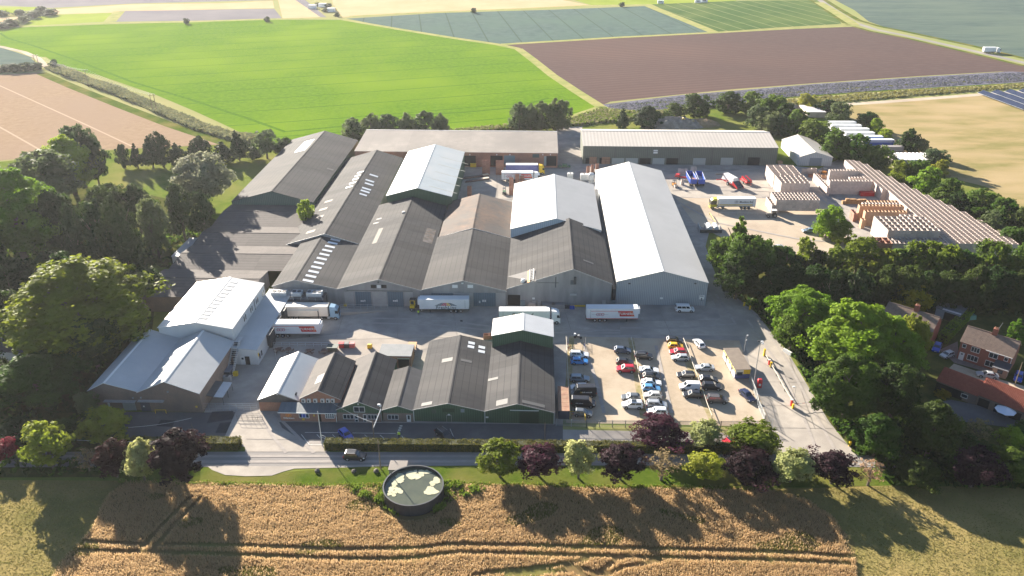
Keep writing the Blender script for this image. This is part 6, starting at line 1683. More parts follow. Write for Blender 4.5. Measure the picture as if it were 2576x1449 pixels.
def tb(s):
    for (a, b_), (c, d_) in zip(edgep, edgep[1:]):
        if a <= s <= c: return b_ + (d_ - b_) * (s - a) / (c - a)
    return 231
for k in range(14):
    s = 123.6 + 1.78 * k
    t0 = 287.5 if k == 0 else (278.5 if k == 1 else 229.8)
    n = int((tb(s + .9) - t0) / 1.25)
    crates('', '', s, t0, 1, n, 4, 1.78, 1.25, 1.05, M_crate, True, skip=(lambda i, j, kk: kk < 3 and j > 0) if k > 2 else None)
o = BULK.build('crate_stacks', [M_crate, M_crate2, M_crate3])
o['kind'] = 'stuff'; o['label'] = 'long stepped mass of open wooden crates along the far trees'; o['category'] = 'crates'
def crate_stack(label, px, n, w=1.2, d=1.2, h=.95, m=None, rot=0.0, group='single crate stacks', top=False):
    p = g(*px)
    o = thing('crate_stack', label, 'crate stack', (p.x, p.y, .05), -TH + rot, group)
    for k in range(n):
        put('crate', crate_mesh(w, d, h, m or M_crate3), o, (-w / 2, -d / 2, h * k))
    return o
for i, (x, y, n, lb) in enumerate(((468, 375, 6, 'left of the pair of tall crate columns by the beams'), (522, 372, 6, 'right of the pair of tall crate columns by the beams'), (672, 378, 6, 'left column of the crate pair beside the blue curtain trailer'), (728, 380, 6, 'right column of the crate pair beside the blue curtain trailer'), (958, 240, 5, 'crate column left in the pair against the teal shutter'), (1030, 240, 5, 'crate column right in the pair against the teal shutter'), (1160, 205, 4, 'short crate column against the brick store wall'), (380, 260, 4, 'dark crate column beside the left doorway'), (875, 690, 7, 'tall crate column against the cream roof, nearer'), (965, 520, 4, 'crate column behind the cream roof, further'), (1040, 500, 3, 'low crate column behind the cream roof ridge'), (245, 705, 4, 'crate column beside the rusty roof'))):
    crate_stack(lb, fk(x, y), n, 1.6, 1.2, .95, M_crate3)
qf = crop(2840, 590, 400); qg = crop(3100, 580, 400); ql = crop(2500, 590, 400); qm = crop(2540, 720, 400)
for lb, px, n, m in (('wide pale crate stack in front of the tent store, left', qf(1110, 400), 2, M_crate), ('pale crate stack in front of the tent store, middle', qf(1230, 400), 2, M_crate), ('pale crate stack in front of the tent store, right', qf(1350, 395), 2, M_crate), ('red crate pair below the pale crates', qf(1430, 470), 1, M_crate3), ('orange crate beside the forklift', qf(1590, 500), 1, M_crate2), ('low red crate left of the orange one', qf(1280, 475), 1, M_crate3), ('brown crate by the olive store corner', qf(540, 150), 1, M_crate2)):
    crate_stack(lb, px, n, 1.9, 1.4, 1.1, m)
for lb, px, n in (('leftmost grey crate tower behind the blue tippers', ql(305, 395), 2), ('second grey crate tower behind the blue tippers', ql(375, 395), 2), ('third grey crate tower behind the blue tippers', ql(455, 395), 2), ('fourth grey crate tower behind the blue tippers', ql(605, 350), 2), ('fifth grey crate tower behind the blue tippers', ql(675, 350), 2), ('lone crate pile left of the left blue tipper', ql(375, 660), 2)):
    crate_stack(lb, px, n, 1.2, 1.2, 1.05, M_crate)
for lb, px, n, m in (('left red crate stack behind the long shed ridge', q3(825, 850), 3, M_crate3), ('middle crate stack behind the long shed ridge', q3(890, 830), 3, M_crate3), ('right crate stack behind the long shed ridge', q3(960, 815), 3, M_crate3)):
    crate_stack(lb, px, n, 1.2, 1.6, 1.0, m)
crate_stack('open wooden crate of scrap beside the tall white roof', K2(905, 1005), 1, 1.6, 1.3, 1.2, M_crate3)
crate_stack('second wooden crate against the tall white roof', K2(965, 1000), 1, 1.2, 1.3, 1.2, M_crate3)
# pallets
M_pal = mat('pallet_wood', (0.52, 0.33, 0.17), (0.44, 0.27, 0.14), scale=2.0, rough=0.9)
def pallets(label, px, n):
    p = g(*px)
    o = thing('pallet_stack', label, 'pallet stack', (p.x, p.y, .05), -TH + R.uniform(-.1, .1), 'stacks of pallets')
    for k in range(n):
        mb = MB()
        for j in range(5): mb.box(-.6, .6, -.5 + .21 * j, -.5 + .21 * j + .14, .12, .145)
        for x in (-.55, -.05, .45): mb.box(x, x + .1, -.5, .48, .0, .12)
        mb.build('pallet', M_pal, o, loc=(R.uniform(-.05, .05), R.uniform(-.05, .05), .15 * k))
for i, (x, y, n) in enumerate(((400, 1190, 8), (480, 1185, 13), (560, 1185, 12), (640, 1185, 12), (720, 1190, 11), (800, 1190, 12), (890, 1190, 12), (940, 1200, 9))):
    pallets(f'pale pallet stack, {ORD[i]} from the left in front of the crates', qg(x, y), n)
# red container in the crate court
def cbox(name, label, cat, px, w, d, h, m, rot=0.0, group=None, roof=None, partname='body'):
    p = g(*px)
    o = thing(name, label, cat, (p.x, p.y, .05), -TH + rot, group)
    box(partname, (-w / 2, w / 2, 0, d, 0, h), m, o)
    if roof: box('lid', (-w / 2 - .06, w / 2 + .06, -.06, d + .06, h, h + .1), roof, o)
    return o
o = cbox('steel_bin', 'dark red steel bin in the crate court', 'bin', qg(980, 1010), 5.0, 2.2, 1.5, M_red)
for k in range(5): box('rib', (-2.4 + 1.15 * k, -2.3 + 1.15 * k, -.06, 0, .1, 1.4), M_red, o)
# wrapped bales
M_wrap = mat('white_wrap', (0.66, 0.63, 0.64), (0.55, 0.50, 0.52), scale=1.5, rough=0.5, rnd=0.08)
P0 = site(g(*qe(1850, 1190)))
wrapm = []
mb = MB(); mb.box(0, 1.5, 0, 1.9, 0, 3.9); wm = mb.mesh('bag_stack', mat('baled_grey', (0.26, 0.23, 0.23), (0.33, 0.29, 0.28), scale=1.0, rough=0.9, rnd=.12, wave=('Z', .25, .3, .8, 1.0), wavec=(0.12, .11, .11)))
mb = MB(); mb.hexa([(-.04, -.04, 3.9), (1.54, -.04, 3.9), (1.54, 1.94, 3.9), (-.04, 1.94, 3.9)], [(.2, .25, 4.2), (1.3, .2, 4.25), (1.3, 1.6, 4.15), (.2, 1.7, 4.25)]); wc = mb.mesh('bag_top', M_wrap)
for i in range(10):
    for j in range(5):
        p = unsite(P0[0] + i * 1.6, P0[1] + j * 2.0)
        o = thing('wrapped_stack', f'white topped bagged stack by blue trailer, {ORD[i]} column from left, {ORD[j]} row back', 'bagged stack', p, -TH, 'white topped bagged stacks')
        put('bag_stack', wm, o); put('bag_top', wc, o)
p = g(*qe(505, 405))
o = thing('sheeted_stack', 'crate stack under a white sheet beyond the shelter belt', 'stack', (p.x, p.y, .05), -TH)
for k in range(6): box('crate_face', (1.5 * k, 1.5 * k + 1.45, 0, 14, 0, 2.6), M_crate, o)
box('white_sheet', (-.1, 9.1, -.1, 14.1, 2.6, 2.75), M_wrap, o)

# ================================================================== machines in the yards
def tipper(label, a, rear_, m_in):
    A, B = g(*a, 1.3), g(*rear_, 1.3)          # front and rear floor level
    L = 9.2
    ux = (B - A).normalized()
    o = thing('tipping_trailer', label, 'trailer', (B.x, B.y, .05), math.atan2(-ux.y, -ux.x), 'blue tipping trailers')
    w, z0, z1 = 1.25, 1.3, 3.1
    MB().box(0, L, -w, -w + .08, z0, z1).build('side_panel', M_bluep, o); MB().box(0, L, w - .08, w, z0, z1).build('side_panel', M_bluep, o)
    box('tailgate', (-.06, .04, -w + .08, w - .08, z0, z1), M_bluep, o); box('headboard', (L - .1, L, -w + .08, w - .08, z0, z1 + .3), M_bluep, o)
    box('body_floor', (.04, L - .1, -w + .08, w - .08, z0, z0 + .1), m_in, o)
    for s in (-1, 1): box('top_rail', (-.1, L + .04, s * w - .06, s * w + .06, z1, z1 + .1), M_lw, o)
    box('load', (.3, 3.2, -w + .1, w - .1, z0 + .1, z1 - .5), mat('red_load', (0.30, 0.15, 0.13), (0.22, .11, .1), scale=2.0), o) if 'red' in label else None
    box('chassis', (.2, L, -.5, .5, .8, 1.25), M_under, o)
    for k in range(3):
        for s in (-1, 1): wheel(o, 1.2 + 1.3 * k, s * 1.05)
tipper('left blue tipping trailer with a red load', ql(480, 345), ql(645, 640), M_gtrim)
tipper('right blue tipping trailer, empty with white insides', ql(720, 345), ql(840, 645), M_lw)
# potato harvester
p = g(*ql(1610, 700))
o = thing('potato_harvester', 'red potato harvester with a white hood', 'harvester', (p.x, p.y, .05), rad(112))
MB().hexa([(-1.2, -1.4, 1.3), (6.0, -1.4, 1.3), (6.0, 1.4, 1.3), (-1.2, 1.4, 1.3)], [(-.8, -1.0, 3.5), (5.4, -1.0, 3.7), (5.4, 1.0, 3.7), (-.8, 1.0, 3.5)]).build('hood', mat('white_canvas', (0.66, 0.65, 0.63), (0.58, .57, .55), scale=1.0, rough=0.7), o)
MB().hexa([(-4.2, -1.3, .5), (-1.2, -1.4, 1.2), (-1.2, 1.4, 1.2), (-4.2, 1.3, .5)], [(-4.2, -1.3, .8), (-1.2, -1.4, 2.4), (-1.2, 1.4, 2.4), (-4.2, 1.3, .8)]).build('digger_web', M_dsteel, o)
for s in (-1, 1):
    MB().prism([(-4.3, s * 1.45, .4), (-1.0, s * 1.45, .9), (-1.0, s * 1.45, 2.6), (-4.3, s * 1.45, 1.0)], (0, s * .1, 0)).build('side_plate', M_red, o)
    wheel(o, 1.6, s * 1.5, 1.5)
box('frame', (-1.2, 6.0, -1.5, 1.5, 1.0, 1.3), M_red, o)
MB().tube((1.5, 1.5, 2.0), (2.2, 4.6, 2.6), .22).tube((2.2, 4.6, 2.6), (2.6, 6.2, 2.6), .2).build('elevator', M_red, o)
MB().tube((5.8, 1.0, 3.2), (7.2, 3.4, 3.0), .3).build('discharge_arm', M_dsteel, o)
p = g(*ql(1935, 640))
o = thing('crop_lifter', 'smaller red lifting machine right of the harvester', 'implement', (p.x, p.y, .05), rad(105))
box('frame', (-1.6, 3.4, -1.3, 1.3, .8, 1.2), M_red, o)
for k in range(3): MB().hexa([(-1.4, -1.2 + .8 * k, 1.2), (3.0, -1.2 + .8 * k, 1.2), (3.0, -.7 + .8 * k, 1.2), (-1.4, -.7 + .8 * k, 1.2)], [(-1.2, -1.2 + .8 * k, 1.7), (2.8, -1.2 + .8 * k, 2.4), (2.8, -.7 + .8 * k, 2.4), (-1.2, -.7 + .8 * k, 1.7)]).build('lifting_web', M_red if k != 1 else M_dsteel, o)
for s in (-1, 1): wheel(o, 0.4, s * 1.4)
MB().tube((-1.6, 0, .9), (-3.6, .2, .6), .12).build('drawbar', M_red, o)
p = g(*ql(330, 520))
o = thing('red_implement', 'red trailed implement left of the blue tippers', 'implement', (p.x, p.y, .05), rad(-25))
MB().box(-2.2, 2.2, -.3, .3, .6, 1.0).build('frame', M_red, o); box('hopper', (-1.9, -.4, -.9, .9, .9, 1.8), M_red, o)
for s in (-1, 1): wheel(o, -.6, s * 1.0, .8)
def forklift(label, px, yaw, m=None, load=None):
    p = g(*px)
    o = thing('forklift', label, 'forklift', (p.x, p.y, .05), yaw, 'forklift trucks')
    m = m or M_yel
    box('body', (-1.1, .6, -.6, .6, .35, 1.1), m, o); box('counterweight', (-1.5, -1.1, -.6, .6, .4, 1.15), M_dsteel, o)
    MB().box(-.9, -.82, -.55, -.47, 1.1, 2.2).box(-.9, -.82, .47, .55, 1.1, 2.2).box(.35, .43, -.55, -.47, 1.1, 2.2).box(.35, .43, .47, .55, 1.1, 2.2).box(-.95, .5, -.6, .6, 2.2, 2.28).build('roll_cage', M_dsteel, o)
    MB().box(.7, .85, -.45, -.35, .1, 2.8).box(.7, .85, .35, .45, .1, 2.8).build('mast', M_dsteel, o)
    MB().box(.85, 2.0, -.35, -.2, .1, .16).box(.85, 2.0, .2, .35, .1, .16).build('fork', M_dsteel, o)
    for x in (-1.0, .3):
        for s in (-1, 1): wheel(o, x, s * .55, .55)
    if load: put('load_crate', crate_mesh(1.2, 1.2, .9, M_crate), o, (.9, -.6, .16))
forklift('forklift with crates left of the blue tippers', ql(185, 700), rad(-80), mat('orange_paint', (0.5, .2, .03), rough=.5), True)
forklift('orange forklift among the crates by the tent store', qf(1600, 400), rad(150), mat('orange_paint', (0.5, .2, .03)), True)
forklift('white and green forklift behind the rusty roof', fk(770, 670), rad(90), mat('green_paint', (0.05, .16, .05), rough=.5))
# tractor
p = g(*qf(350, 1440))
o = thing('tractor', 'small farm tractor in front of the square crate block', 'tractor', (p.x, p.y, .05), rad(178))
MB().hexa([(.2, -.4, .7), (2.0, -.35, .7), (2.0, .35, .7), (.2, .4, .7)], [(.2, -.4, 1.5), (2.0, -.3, 1.4), (2.0, .3, 1.4), (.2, .4, 1.5)]).build('bonnet', mat('tractor_paint', (0.30, .27, .24), rough=.5), o)
box('cab', (-1.2, .25, -.7, .7, 1.1, 2.5), M_cglass, o); box('cab_roof', (-1.3, .35, -.8, .8, 2.5, 2.62), M_lw, o)
for s in (-1, 1): wheel(o, -.7, s * .95, 1.6); wheel(o, 1.5, s * .75, 1.0)
# tanks in a steel bund
A = g(*qm(545, 990)); p = A
o = thing('tank_bund', 'steel framed bund by the long white shed', 'bund', (p.x, p.y, .05), -TH)
MB().box(0, 7.2, 0, .15, 0, 1.1).build('bund_wall', M_dsteel, o); MB().box(0, .15, .15, 5, 0, 1.6).build('bund_wall', M_steel, o); MB().box(2.2, 2.35, .15, 5, 0, 1.6).build('bund_wall', M_steel, o); MB().box(7.05, 7.2, .15, 5, 0, 1.1).build('bund_wall', M_steel, o)
for k, lb in enumerate(('left white cylinder tank in the steel bund', 'right white cylinder tank in the steel bund')):
    c = p + UX * (3.4 + 2.1 * k) + UY * .8
    t = thing('storage_tank', lb, 'tank', (c.x, c.y, .05), -TH, 'white tanks in the bund')
    MB().tube((0, 0, 1.2), (0, 3.6, 1.2), .85, n=18).build('tank_shell', M_lw, t, smooth=False)
    MB().box(-.7, .7, .5, .7, 0, .5).box(-.7, .7, 2.8, 3.0, 0, .5).build('cradle', M_dsteel, t)
# back yard odds
for lb, px, w, d, h in (('white tank box behind the cream roof ridge', q3(556, 930), 2.2, 2.0, 2.0), ('larger white tank box beside the long shed', q3(765, 955), 2.8, 2.2, 2.3)):
    o = cbox('white_tank', lb, 'tank', px, w, d, h, mat('tank_white', (0.62, .61, .58), (0.55, .54, .5), scale=1.0, rough=.5), group='white box tanks')
    MB().lathe([(.3, 0), (.3, .15), (0, .16)], 10, (0, d / 2, h)).build('filler_cap', M_dsteel, o)
p = g(*q3(870, 990))
o = thing('steel_silo', 'galvanised round tank squeezed against the long white shed', 'tank', (p.x, p.y, .05))
MB().lathe([(0.01, 0), (1.25, 0), (1.25, 3.4), (.9, 3.9), (.01, 4.1)], 20).build('tank_shell', M_steel, o, smooth=False)
MB().lathe([(1.28, 1.1), (1.28, 1.25)], 20).build('hoop', M_dsteel, o)
p = g(*fk(1680, 285))
o = thing('green_implement', 'green farm implement in the lane between the back stores', 'implement', (p.x, p.y, .05), -.1)
box('frame', (-2.4, 2.4, -.3, .3, .5, .8), mat('implement_green', (0.06, .13, .06), rough=.6), o); box('hopper', (-1.0, 1.0, -.6, .6, .8, 1.7), MATS['implement_green'], o)
for s in (-1, 1): box('folded_wing', (s * 1.9 - .4, s * 1.9 + .4, -.7, .7, .6, 1.2), MATS['implement_green'], o); wheel(o, s * .8, .6, .7)
for lb, px in (('yellow skip by the left doorway of the brick store', fk(300, 272)), ('yellow skip beside the yellow lorry cab', fk(1400, 262))):
    o = cbox('yellow_skip', lb, 'skip', px, 2.4, 1.5, 1.5, M_yel, group='yellow skips'); box('rim', (-1.26, 1.26, -.06, 1.56, 1.5, 1.58), M_yel, o)
for lb, a, b2 in (('upper bundle of steel beams on the yard', fk(150, 455), fk(540, 405)), ('lower bundle of steel beams on the yard', fk(180, 510), fk(545, 460))):
    A, B = g(*a), g(*b2); L = (B - A).length; ux = (B - A).normalized()
    o = thing('beam_bundle', lb, 'steel beams', (A.x, A.y, .05), math.atan2(ux.y, ux.x), 'bundles of beams')
    for k in range(4): box('beam', (k * .3, L - .5 * (k % 2), .34 * k, .34 * k + .25, .1, .55), M_dsteel if k % 2 else mat('rust_beam', (0.12, .07, .055), rough=.8), o)
    box('sawn_end', (L - 2.4, L, .0, 1.3, .56, .75), mat('sawn_wood', (0.55, .48, .38), rough=.8), o)
# rubble heap and digger
M_rub = mat('rubble', (0.24, 0.21, 0.19), (0.16, 0.14, 0.12), scale=1.0, detail=7, c3=(0.33, .30, .27), scale3=.5, rough=.95, bump=.2, bscale=2)
def heap(label, px, w, d, h, seed, m=None, name='rubble_heap'):
    p = g(*px); r = random.Random(seed); n = 18
    me = bpy.data.meshes.new(name); V, F = [], []
    for j in range(n + 1):
        for i in range(n + 1):
            u, v = i / n * 2 - 1, j / n * 2 - 1
            q = max(0, 1 - (u * u + v * v)) ** .7
            V.append((u * w / 2, v * d / 2, q * h * r.uniform(.75, 1.2) + (r.uniform(-.1, .25) if q > 0 else -.05)))
    for j in range(n):
        for i in range(n): k = j * (n + 1) + i; F.append((k, k + 1, k + n + 2, k + n + 1))
    me.from_pydata(V, [], F); me.materials.append(m or M_rub); me.update()
    return tag(put(name, me, None, (p.x, p.y, 0)), label, 'heap', 'heaps of rubble')
heap('grey rubble heap behind the olive store', (1690, 318), 30, 12, 4.2, 1)
heap('brown soil heap with a digger behind the olive store', (1760, 314), 20, 10, 2.6, 2, M_soil)
heap('grey rubble heap beyond the shelter belt', (1980, 276), 16, 8, 3.0, 3)
p = g(1735, 318)
o = thing('digger', 'yellow digger working on the rubble behind the olive store', 'digger', (p.x, p.y, .5), rad(200))
box('house', (-1.6, 1.4, -1.2, 1.2, 1.0, 2.3), M_yel, o); box('cab', (.1, 1.3, .2, 1.2, 2.3, 3.2), M_cglass, o)
for s in (-1, 1): box('track', (-1.9, 1.9, s * 1.1 - .3, s * 1.1 + .3, 0, .95), M_dsteel, o)
MB().tube((1.3, 0, 1.8), (4.2, 0, 4.0), .28).build('boom', M_yel, o); MB().tube((4.2, 0, 4.0), (5.6, 0, 1.4), .22).build('dipper', M_yel, o); box('bucket', (5.2, 6.1, -.5, .5, .7, 1.5), M_dsteel, o)

# ================================================================== front yard furniture
def picnic(label, px):
    p = g(*px, .7)
    o = thing('picnic_table', label, 'picnic table', (p.x, p.y, .05), R.uniform(0, 1.5), 'round picnic tables')
    M_pt = mat('stained_timber', (0.13, 0.07, 0.05), (0.17, .095, .065), scale=2.0, rough=.8)
    MB().lathe([(0.01, .70), (.72, .70), (.72, .76), (.01, .76)], 12).build('table_top', M_pt, o)
    for k in range(4):
        a = k * math.pi / 2
        c, s = math.cos(a), math.sin(a)
        mb = MB(); mb.hexa([(c * 1.05 - s * -.4, s * 1.05 + c * -.4, .42), (c * 1.35 - s * -.4, s * 1.35 + c * -.4, .42), (c * 1.35 - s * .4, s * 1.35 + c * .4, .42), (c * 1.05 - s * .4, s * 1.05 + c * .4, .42)], [(c * 1.05 - s * -.4, s * 1.05 + c * -.4, .48), (c * 1.35 - s * -.4, s * 1.35 + c * -.4, .48), (c * 1.35 - s * .4, s * 1.35 + c * .4, .48), (c * 1.05 - s * .4, s * 1.05 + c * .4, .48)])
        mb.build('seat', M_pt, o)
        MB().tube((c * .35, s * .35, .7), (c * 1.2, s * 1.2, 0), .05, n=5).build('leg', M_pt, o)
    MB().box(-1.2, 1.2, -.05, .05, .34, .42).box(-.05, .05, -1.2, 1.2, .26, .34).build('brace', M_pt, o)
picnic('leftmost round picnic table in the shade', K1(340, 1165)); picnic('second round picnic table in the shade', K1(487, 1165))
picnic('left of the two sunlit round picnic tables', K1(805, 1185)); picnic('right of the two sunlit round picnic tables', K1(1025, 1185))
for lb, px, m in (('red wheeled waste bin, left of the row', K1(1290, 1150), M_red), ('dark wheeled waste bin between two red ones', K1(1370, 1150), M_dsteel), ('red and white wheeled waste bin, right of the row', K1(1447, 1150), mat('bin_pink', (0.5, .12, .12), rough=.5))):
    o = cbox('waste_bin', lb, 'bin', px, 1.3, 1.0, 1.15, m, group='wheeled waste bins', roof=m)
    box('lid_handle', (-.5, .5, -.12, -.05, 1.05, 1.12), M_lw, o)
    for s in (-1, 1): MB().tube((s * .5 - .05, .2, .0), (s * .5 + .05, .2, .0), .12, n=8).build('castor', M_tyre, o)
o = cbox('grit_bin', 'bright yellow grit bin in the sunlit yard', 'grit bin', K1(1715, 1158), 1.15, .8, .75, M_yel); MB().hexa([(-.6, -.05, .75), (.6, -.05, .75), (.6, .85, .75), (-.6, .85, .75)], [(-.45, .15, 1.0), (.45, .15, 1.0), (.45, .75, 1.0), (-.45, .75, 1.0)]).build('lid', M_yel, o)
p = g(*K1(1165, 1185))
o = thing('open_skip', 'dark green open skip beside the sunlit picnic table', 'skip', (p.x, p.y, .05), -TH)
MB().hexa([(-.9, -.7, 0), (.9, -.7, 0), (.9, .7, 0), (-.9, .7, 0)], [(-1.3, -.9, 1.2), (1.3, -.9, 1.2), (1.3, .9, 1.2), (-1.3, .9, 1.2)]).build('hopper', mat('skip_green', (0.05, .075, .065), (0.07, .09, .08), scale=1.5, rough=.7), o)
box('rim', (-1.36, 1.36, -.96, .96, 1.2, 1.28), MATS['skip_green'], o)
p = g(*K1(2000, 1170))
o = thing('sack_truck', 'brown hose cart on the yard behind the flat roof', 'cart', (p.x, p.y, .05), 0.0)
box('bed', (-.9, 1.1, -.4, .4, .35, .6), mat('rust_red', (0.25, .09, .05), rough=.8), o); MB().tube((-.9, 0, .6), (-1.2, 0, 1.3), .05).tube((-1.2, 0, 1.3), (.9, 0, 1.2), .05).build('handle', M_dsteel, o)
for x in (-.6, .8): wheel(o, x, .35, .4)
p = g(*crop(1380, 1280, 400)(1025, 330))
o = thing('loading_truck', 'small flatbed truck with white cab in the gap between sheds', 'truck', (p.x, p.y, .05), rad(88))
box('cab', (-1.0, .9, -1.0, 1.0, .6, 2.2), mat('truck_blue', (0.06, .08, .14), rough=.4), o); box('cab_roof', (-.9, .5, -.85, .85, 2.2, 2.4), M_lw, o)
MB().prism([(-1.02, -.85, 1.4), (-1.02, .85, 1.4), (-.95, .8, 2.1), (-.95, -.8, 2.1)], (-.03, 0, 0)).build('windscreen', M_cglass, o)
box('flatbed', (.9, 4.6, -1.05, 1.05, .85, 1.0), M_pal, o)
for x in (0, 3.4):
    for s in (-1, 1): wheel(o, x, s * .9, .8)
# items against the notched shed wall
for lb, px, w, d, h, m in (('pale block planter left against the grey wall', K2(1835, 560), 3.4, 1.4, 1.2, M_asb), ('pale block planter right against the grey wall', K2(1985, 560), 3.4, 1.4, 1.2, M_asb), ('blue plastic box by the grey wall', K2(2195, 565), 1.3, .9, .7, M_bluep), ('dark plastic box left of the blue one', K2(2125, 558), 1.3, .9, .7, M_dsteel), ('yellow guard rail against the grey wall', K2(2280, 525), 4.0, .15, .4, M_yel), ('brown pallet box by the doorway', K2(1590, 525), 1.9, 1.0, .9, M_crate), ('yellow grit box by the grey door', K1(1348, 525), .8, .5, .6, M_yel)):
    o = cbox('storage_box' if 'planter' not in lb else 'block_bay', lb, 'box' if 'rail' not in lb else 'rail', px, w, d, h, m, roof=m if 'planter' in lb else None)
# concrete ramp and rail in the yard
A = g(*K1(1270, 660)); B = g(*K1(1990, 615))
o = thing('loading_ramp', 'low concrete ramp with steel rail beside the cab at the dock', 'ramp', (A.x, A.y, .05), math.atan2((B - A).y, (B - A).x))
L = (B - A).length
MB().hexa([(0, 0, 0), (L, .9, 0), (L, 1.3, 0), (0, 2.6, 0)], [(0, 0, .9), (L, .9, .05), (L, 1.3, .05), (0, 2.6, .9)]).build('ramp', M_conc, o)
mb = MB()
for k in range(8): mb.tube((L * k / 7, 2.7, 0), (L * k / 7, 2.7, 1.9 - .8 * k / 7), .04, n=5)
mb.tube((0, 2.7, 1.9), (L, 2.7, 1.1), .04, n=5).tube((0, 2.7, 1.4), (L, 2.7, .6), .04, n=5)
mb.build('railing', M_steel, o)
def rail(label, pts, h=1.0, post=2.0, m=None, bars=(1.0, .5), r=.04, group='rails and barriers', name='railing', z0=.03):
    P = [g(*q) for q in pts]
    o = thing(name, label, 'railing', (P[0].x, P[0].y, z0), 0.0, group)
    rails_, posts = MB(), MB()
    for a, b2 in zip(P, P[1:]):
        a, b2 = a - P[0], b2 - P[0]
        n = max(1, round((b2 - a).length / post))
        for k in range(n + 1):
            q = a.lerp(b2, k / n); posts.tube(q, q + Vector((0, 0, h)), r * 1.15, n=5)
        for bz in bars: rails_.tube(a + Vector((0, 0, h * bz)), b2 + Vector((0, 0, h * bz)), r, n=5)
    rails_.build('rail', m or M_steel, o); c = posts.build('post', m or M_steel, o); c['kind'] = 'stuff'
    return o
rail('steel railing between the dock trailers and the picnic area', [K1(150, 1120), K1(1110, 1125)], 1.1)
M_rail = mat('pale_rail', (0.52, 0.48, 0.40), (0.45, .41, .34), scale=2.0, rough=.7)
rail('low rail along the left edge of the car park', [qa(275, 455), qa(320, 1449), qb(335, 350), qb(372, 1040)], .9, 4.0, M_rail, (1.0,), .07)
rail('low pale rail down the middle of the car park', [qa(1845, 480), qa(1910, 800), qa(1985, 1120), qb(2025, 130), qb(2110, 480), qb(2225, 1050)], .8, 5.0, M_rail, (1.0,), .08)
rail('low pale rail down the right side of the car park', [qc(655, 310), qc(780, 640), qc(900, 980), qd(1100, 220), qd(1240, 640), qd(1345, 900)], .8, 5.0, M_rail, (1.0,), .08)
kr, kq = crop(2780, 1260, 400), crop(2780, 1440, 400)
rail('yellowish crash barrier beside the weighbridge lane', [kr(545, 450), kr(720, 760), kr(840, 960), kr(1040, 1330), kq(1200, 420)], .7, 3.0, M_rail, (1.0,), .1)
rail('yellow height rail on the earth yard', [qm(775, 545), qm(900, 750), qm(950, 830)], .7, 3.0, mat('faded_yellow', (0.60, .47, .16), rough=.6), (1.0,), .1)
rail('low crash rail below the yellow striped trailer', [qm(990, 545), qm(1460, 548), qm(2180, 560)], .7, 3.5, M_rail, (1.0,), .05)
rail('yellow gate by the container', [qb(370, 1030), qb(710, 1030), qb(735, 1150)], 1.2, 3.0, M_yel, (1.0, .4), .06)
rail('steel crowd barrier at the roundel gate, left entrance', [C7(1530, 200), C7(1945, 205)], 1.9, 1.6, M_steel, (1.0, .75, .5, .25), .025)
rail('open steel gate leaf at the main entrance', [C7(1790, 270), C7(1985, 275)], 1.2, 1.2, M_dsteel, (1.0, .6, .2), .03)
rail('yellow hoop barrier before the brick store', [C7(1175, 222), C7(1255, 222)], .9, 2.0, M_yel, (1.0,), .07)
rail('steel rail by the hedge end at the entrance', [K7(985, 1075), K7(1055, 1100)], 1.1, 1.0, M_trim, (1.0, .5), .04)
# palisade fences
def palisade(label, pts, h=2.0, m=None, gap=.17):
    P = [g(*q) for q in pts]
    o = thing('palisade_fence', label, 'fence', (P[0].x, P[0].y, .03), 0.0, 'palisade fences')
    pales, rails_ = MB(), MB()
    for a, b2 in zip(P, P[1:]):
        a, b2 = a - P[0], b2 - P[0]
        n = int((b2 - a).length / gap)
        d = (b2 - a).normalized() * .035
        for k in range(n):
            q = a.lerp(b2, (k + .5) / n)
            pales.add([q - d, q + d, q + d + Vector((0, 0, h)), q - d + Vector((0, 0, h))], [(0, 1, 2, 3)])
        for z in (.35, 1.65): rails_.tube(a + Vector((0, 0, z)), b2 + Vector((0, 0, z)), .035, n=4)
        m2 = max(1, round((b2 - a).length / 2.7))
        for k in range(m2 + 1):
            q = a.lerp(b2, k / m2)
            box('post', (q.x - .05, q.x + .05, q.y - .05, q.y + .05, q.z, q.z + h), m or M_steel, o)
    m = m or mat('dull_galvanised', (0.22, .24, .25), (0.28, .30, .31), scale=2.0, rough=.6)
    c = pales.build('pales', m, o); c['kind'] = 'stuff'
    rails_.build('rail', m or M_steel, o)
palisade('steel palisade fence along the bottom of the car park', [C8(1620, 318), C8(1850, 328), C8(2240, 330), C9(285, 335), C9(640, 332)], 1.9)
palisade('steel palisade fence along the east side of the car park', [kr(190, 1090), kr(340, 1449), kq(400, 560), kq(560, 920), kq(740, 1040)], 2.0)
# site cabin
A = g(*qc(1890, 1240)); B = g(*qc(2250, 1230)); Cc = g(*qc(1610, 620))
o = thing('site_cabin', 'yellow, white and blue portable cabin with flat brown roof', 'cabin', (A.x, A.y, .05), math.atan2((B - A).y, (B - A).x))
wcb = (B - A).length; dcb = 9.4
box('wall', (0, wcb, 0, dcb, .15, 1.35), mat('cabin_blue', (0.075, .09, .22), rough=.5), o)
box('upper_wall', (0, wcb, 0, dcb, 1.35, 2.55), mat('cabin_cream', (0.62, .60, .50), rough=.5), o)
box('roof', (-.15, wcb + .15, -.15, dcb + .15, 2.55, 2.7), mat('cabin_roof', (0.155, .125, .10), (0.19, .155, .125), scale=.8, rough=.9), o)
box('yellow_panel', (wcb * .55, wcb, -.03, 0, 1.35, 2.5), M_yel, o); box('window', (wcb * .12, wcb * .5, -.03, 0, 1.0, 1.9), M_glass, o)
box('side_yellow', (-.03, 0, 0.1, dcb, 1.7, 2.5), mat('cabin_yellow', (0.66, .55, .18), rough=.5), o)
box('side_white', (-.03, 0, 0.1, dcb, .2, 1.7), mat('cabin_white', (0.6, .6, .6), rough=.5), o)
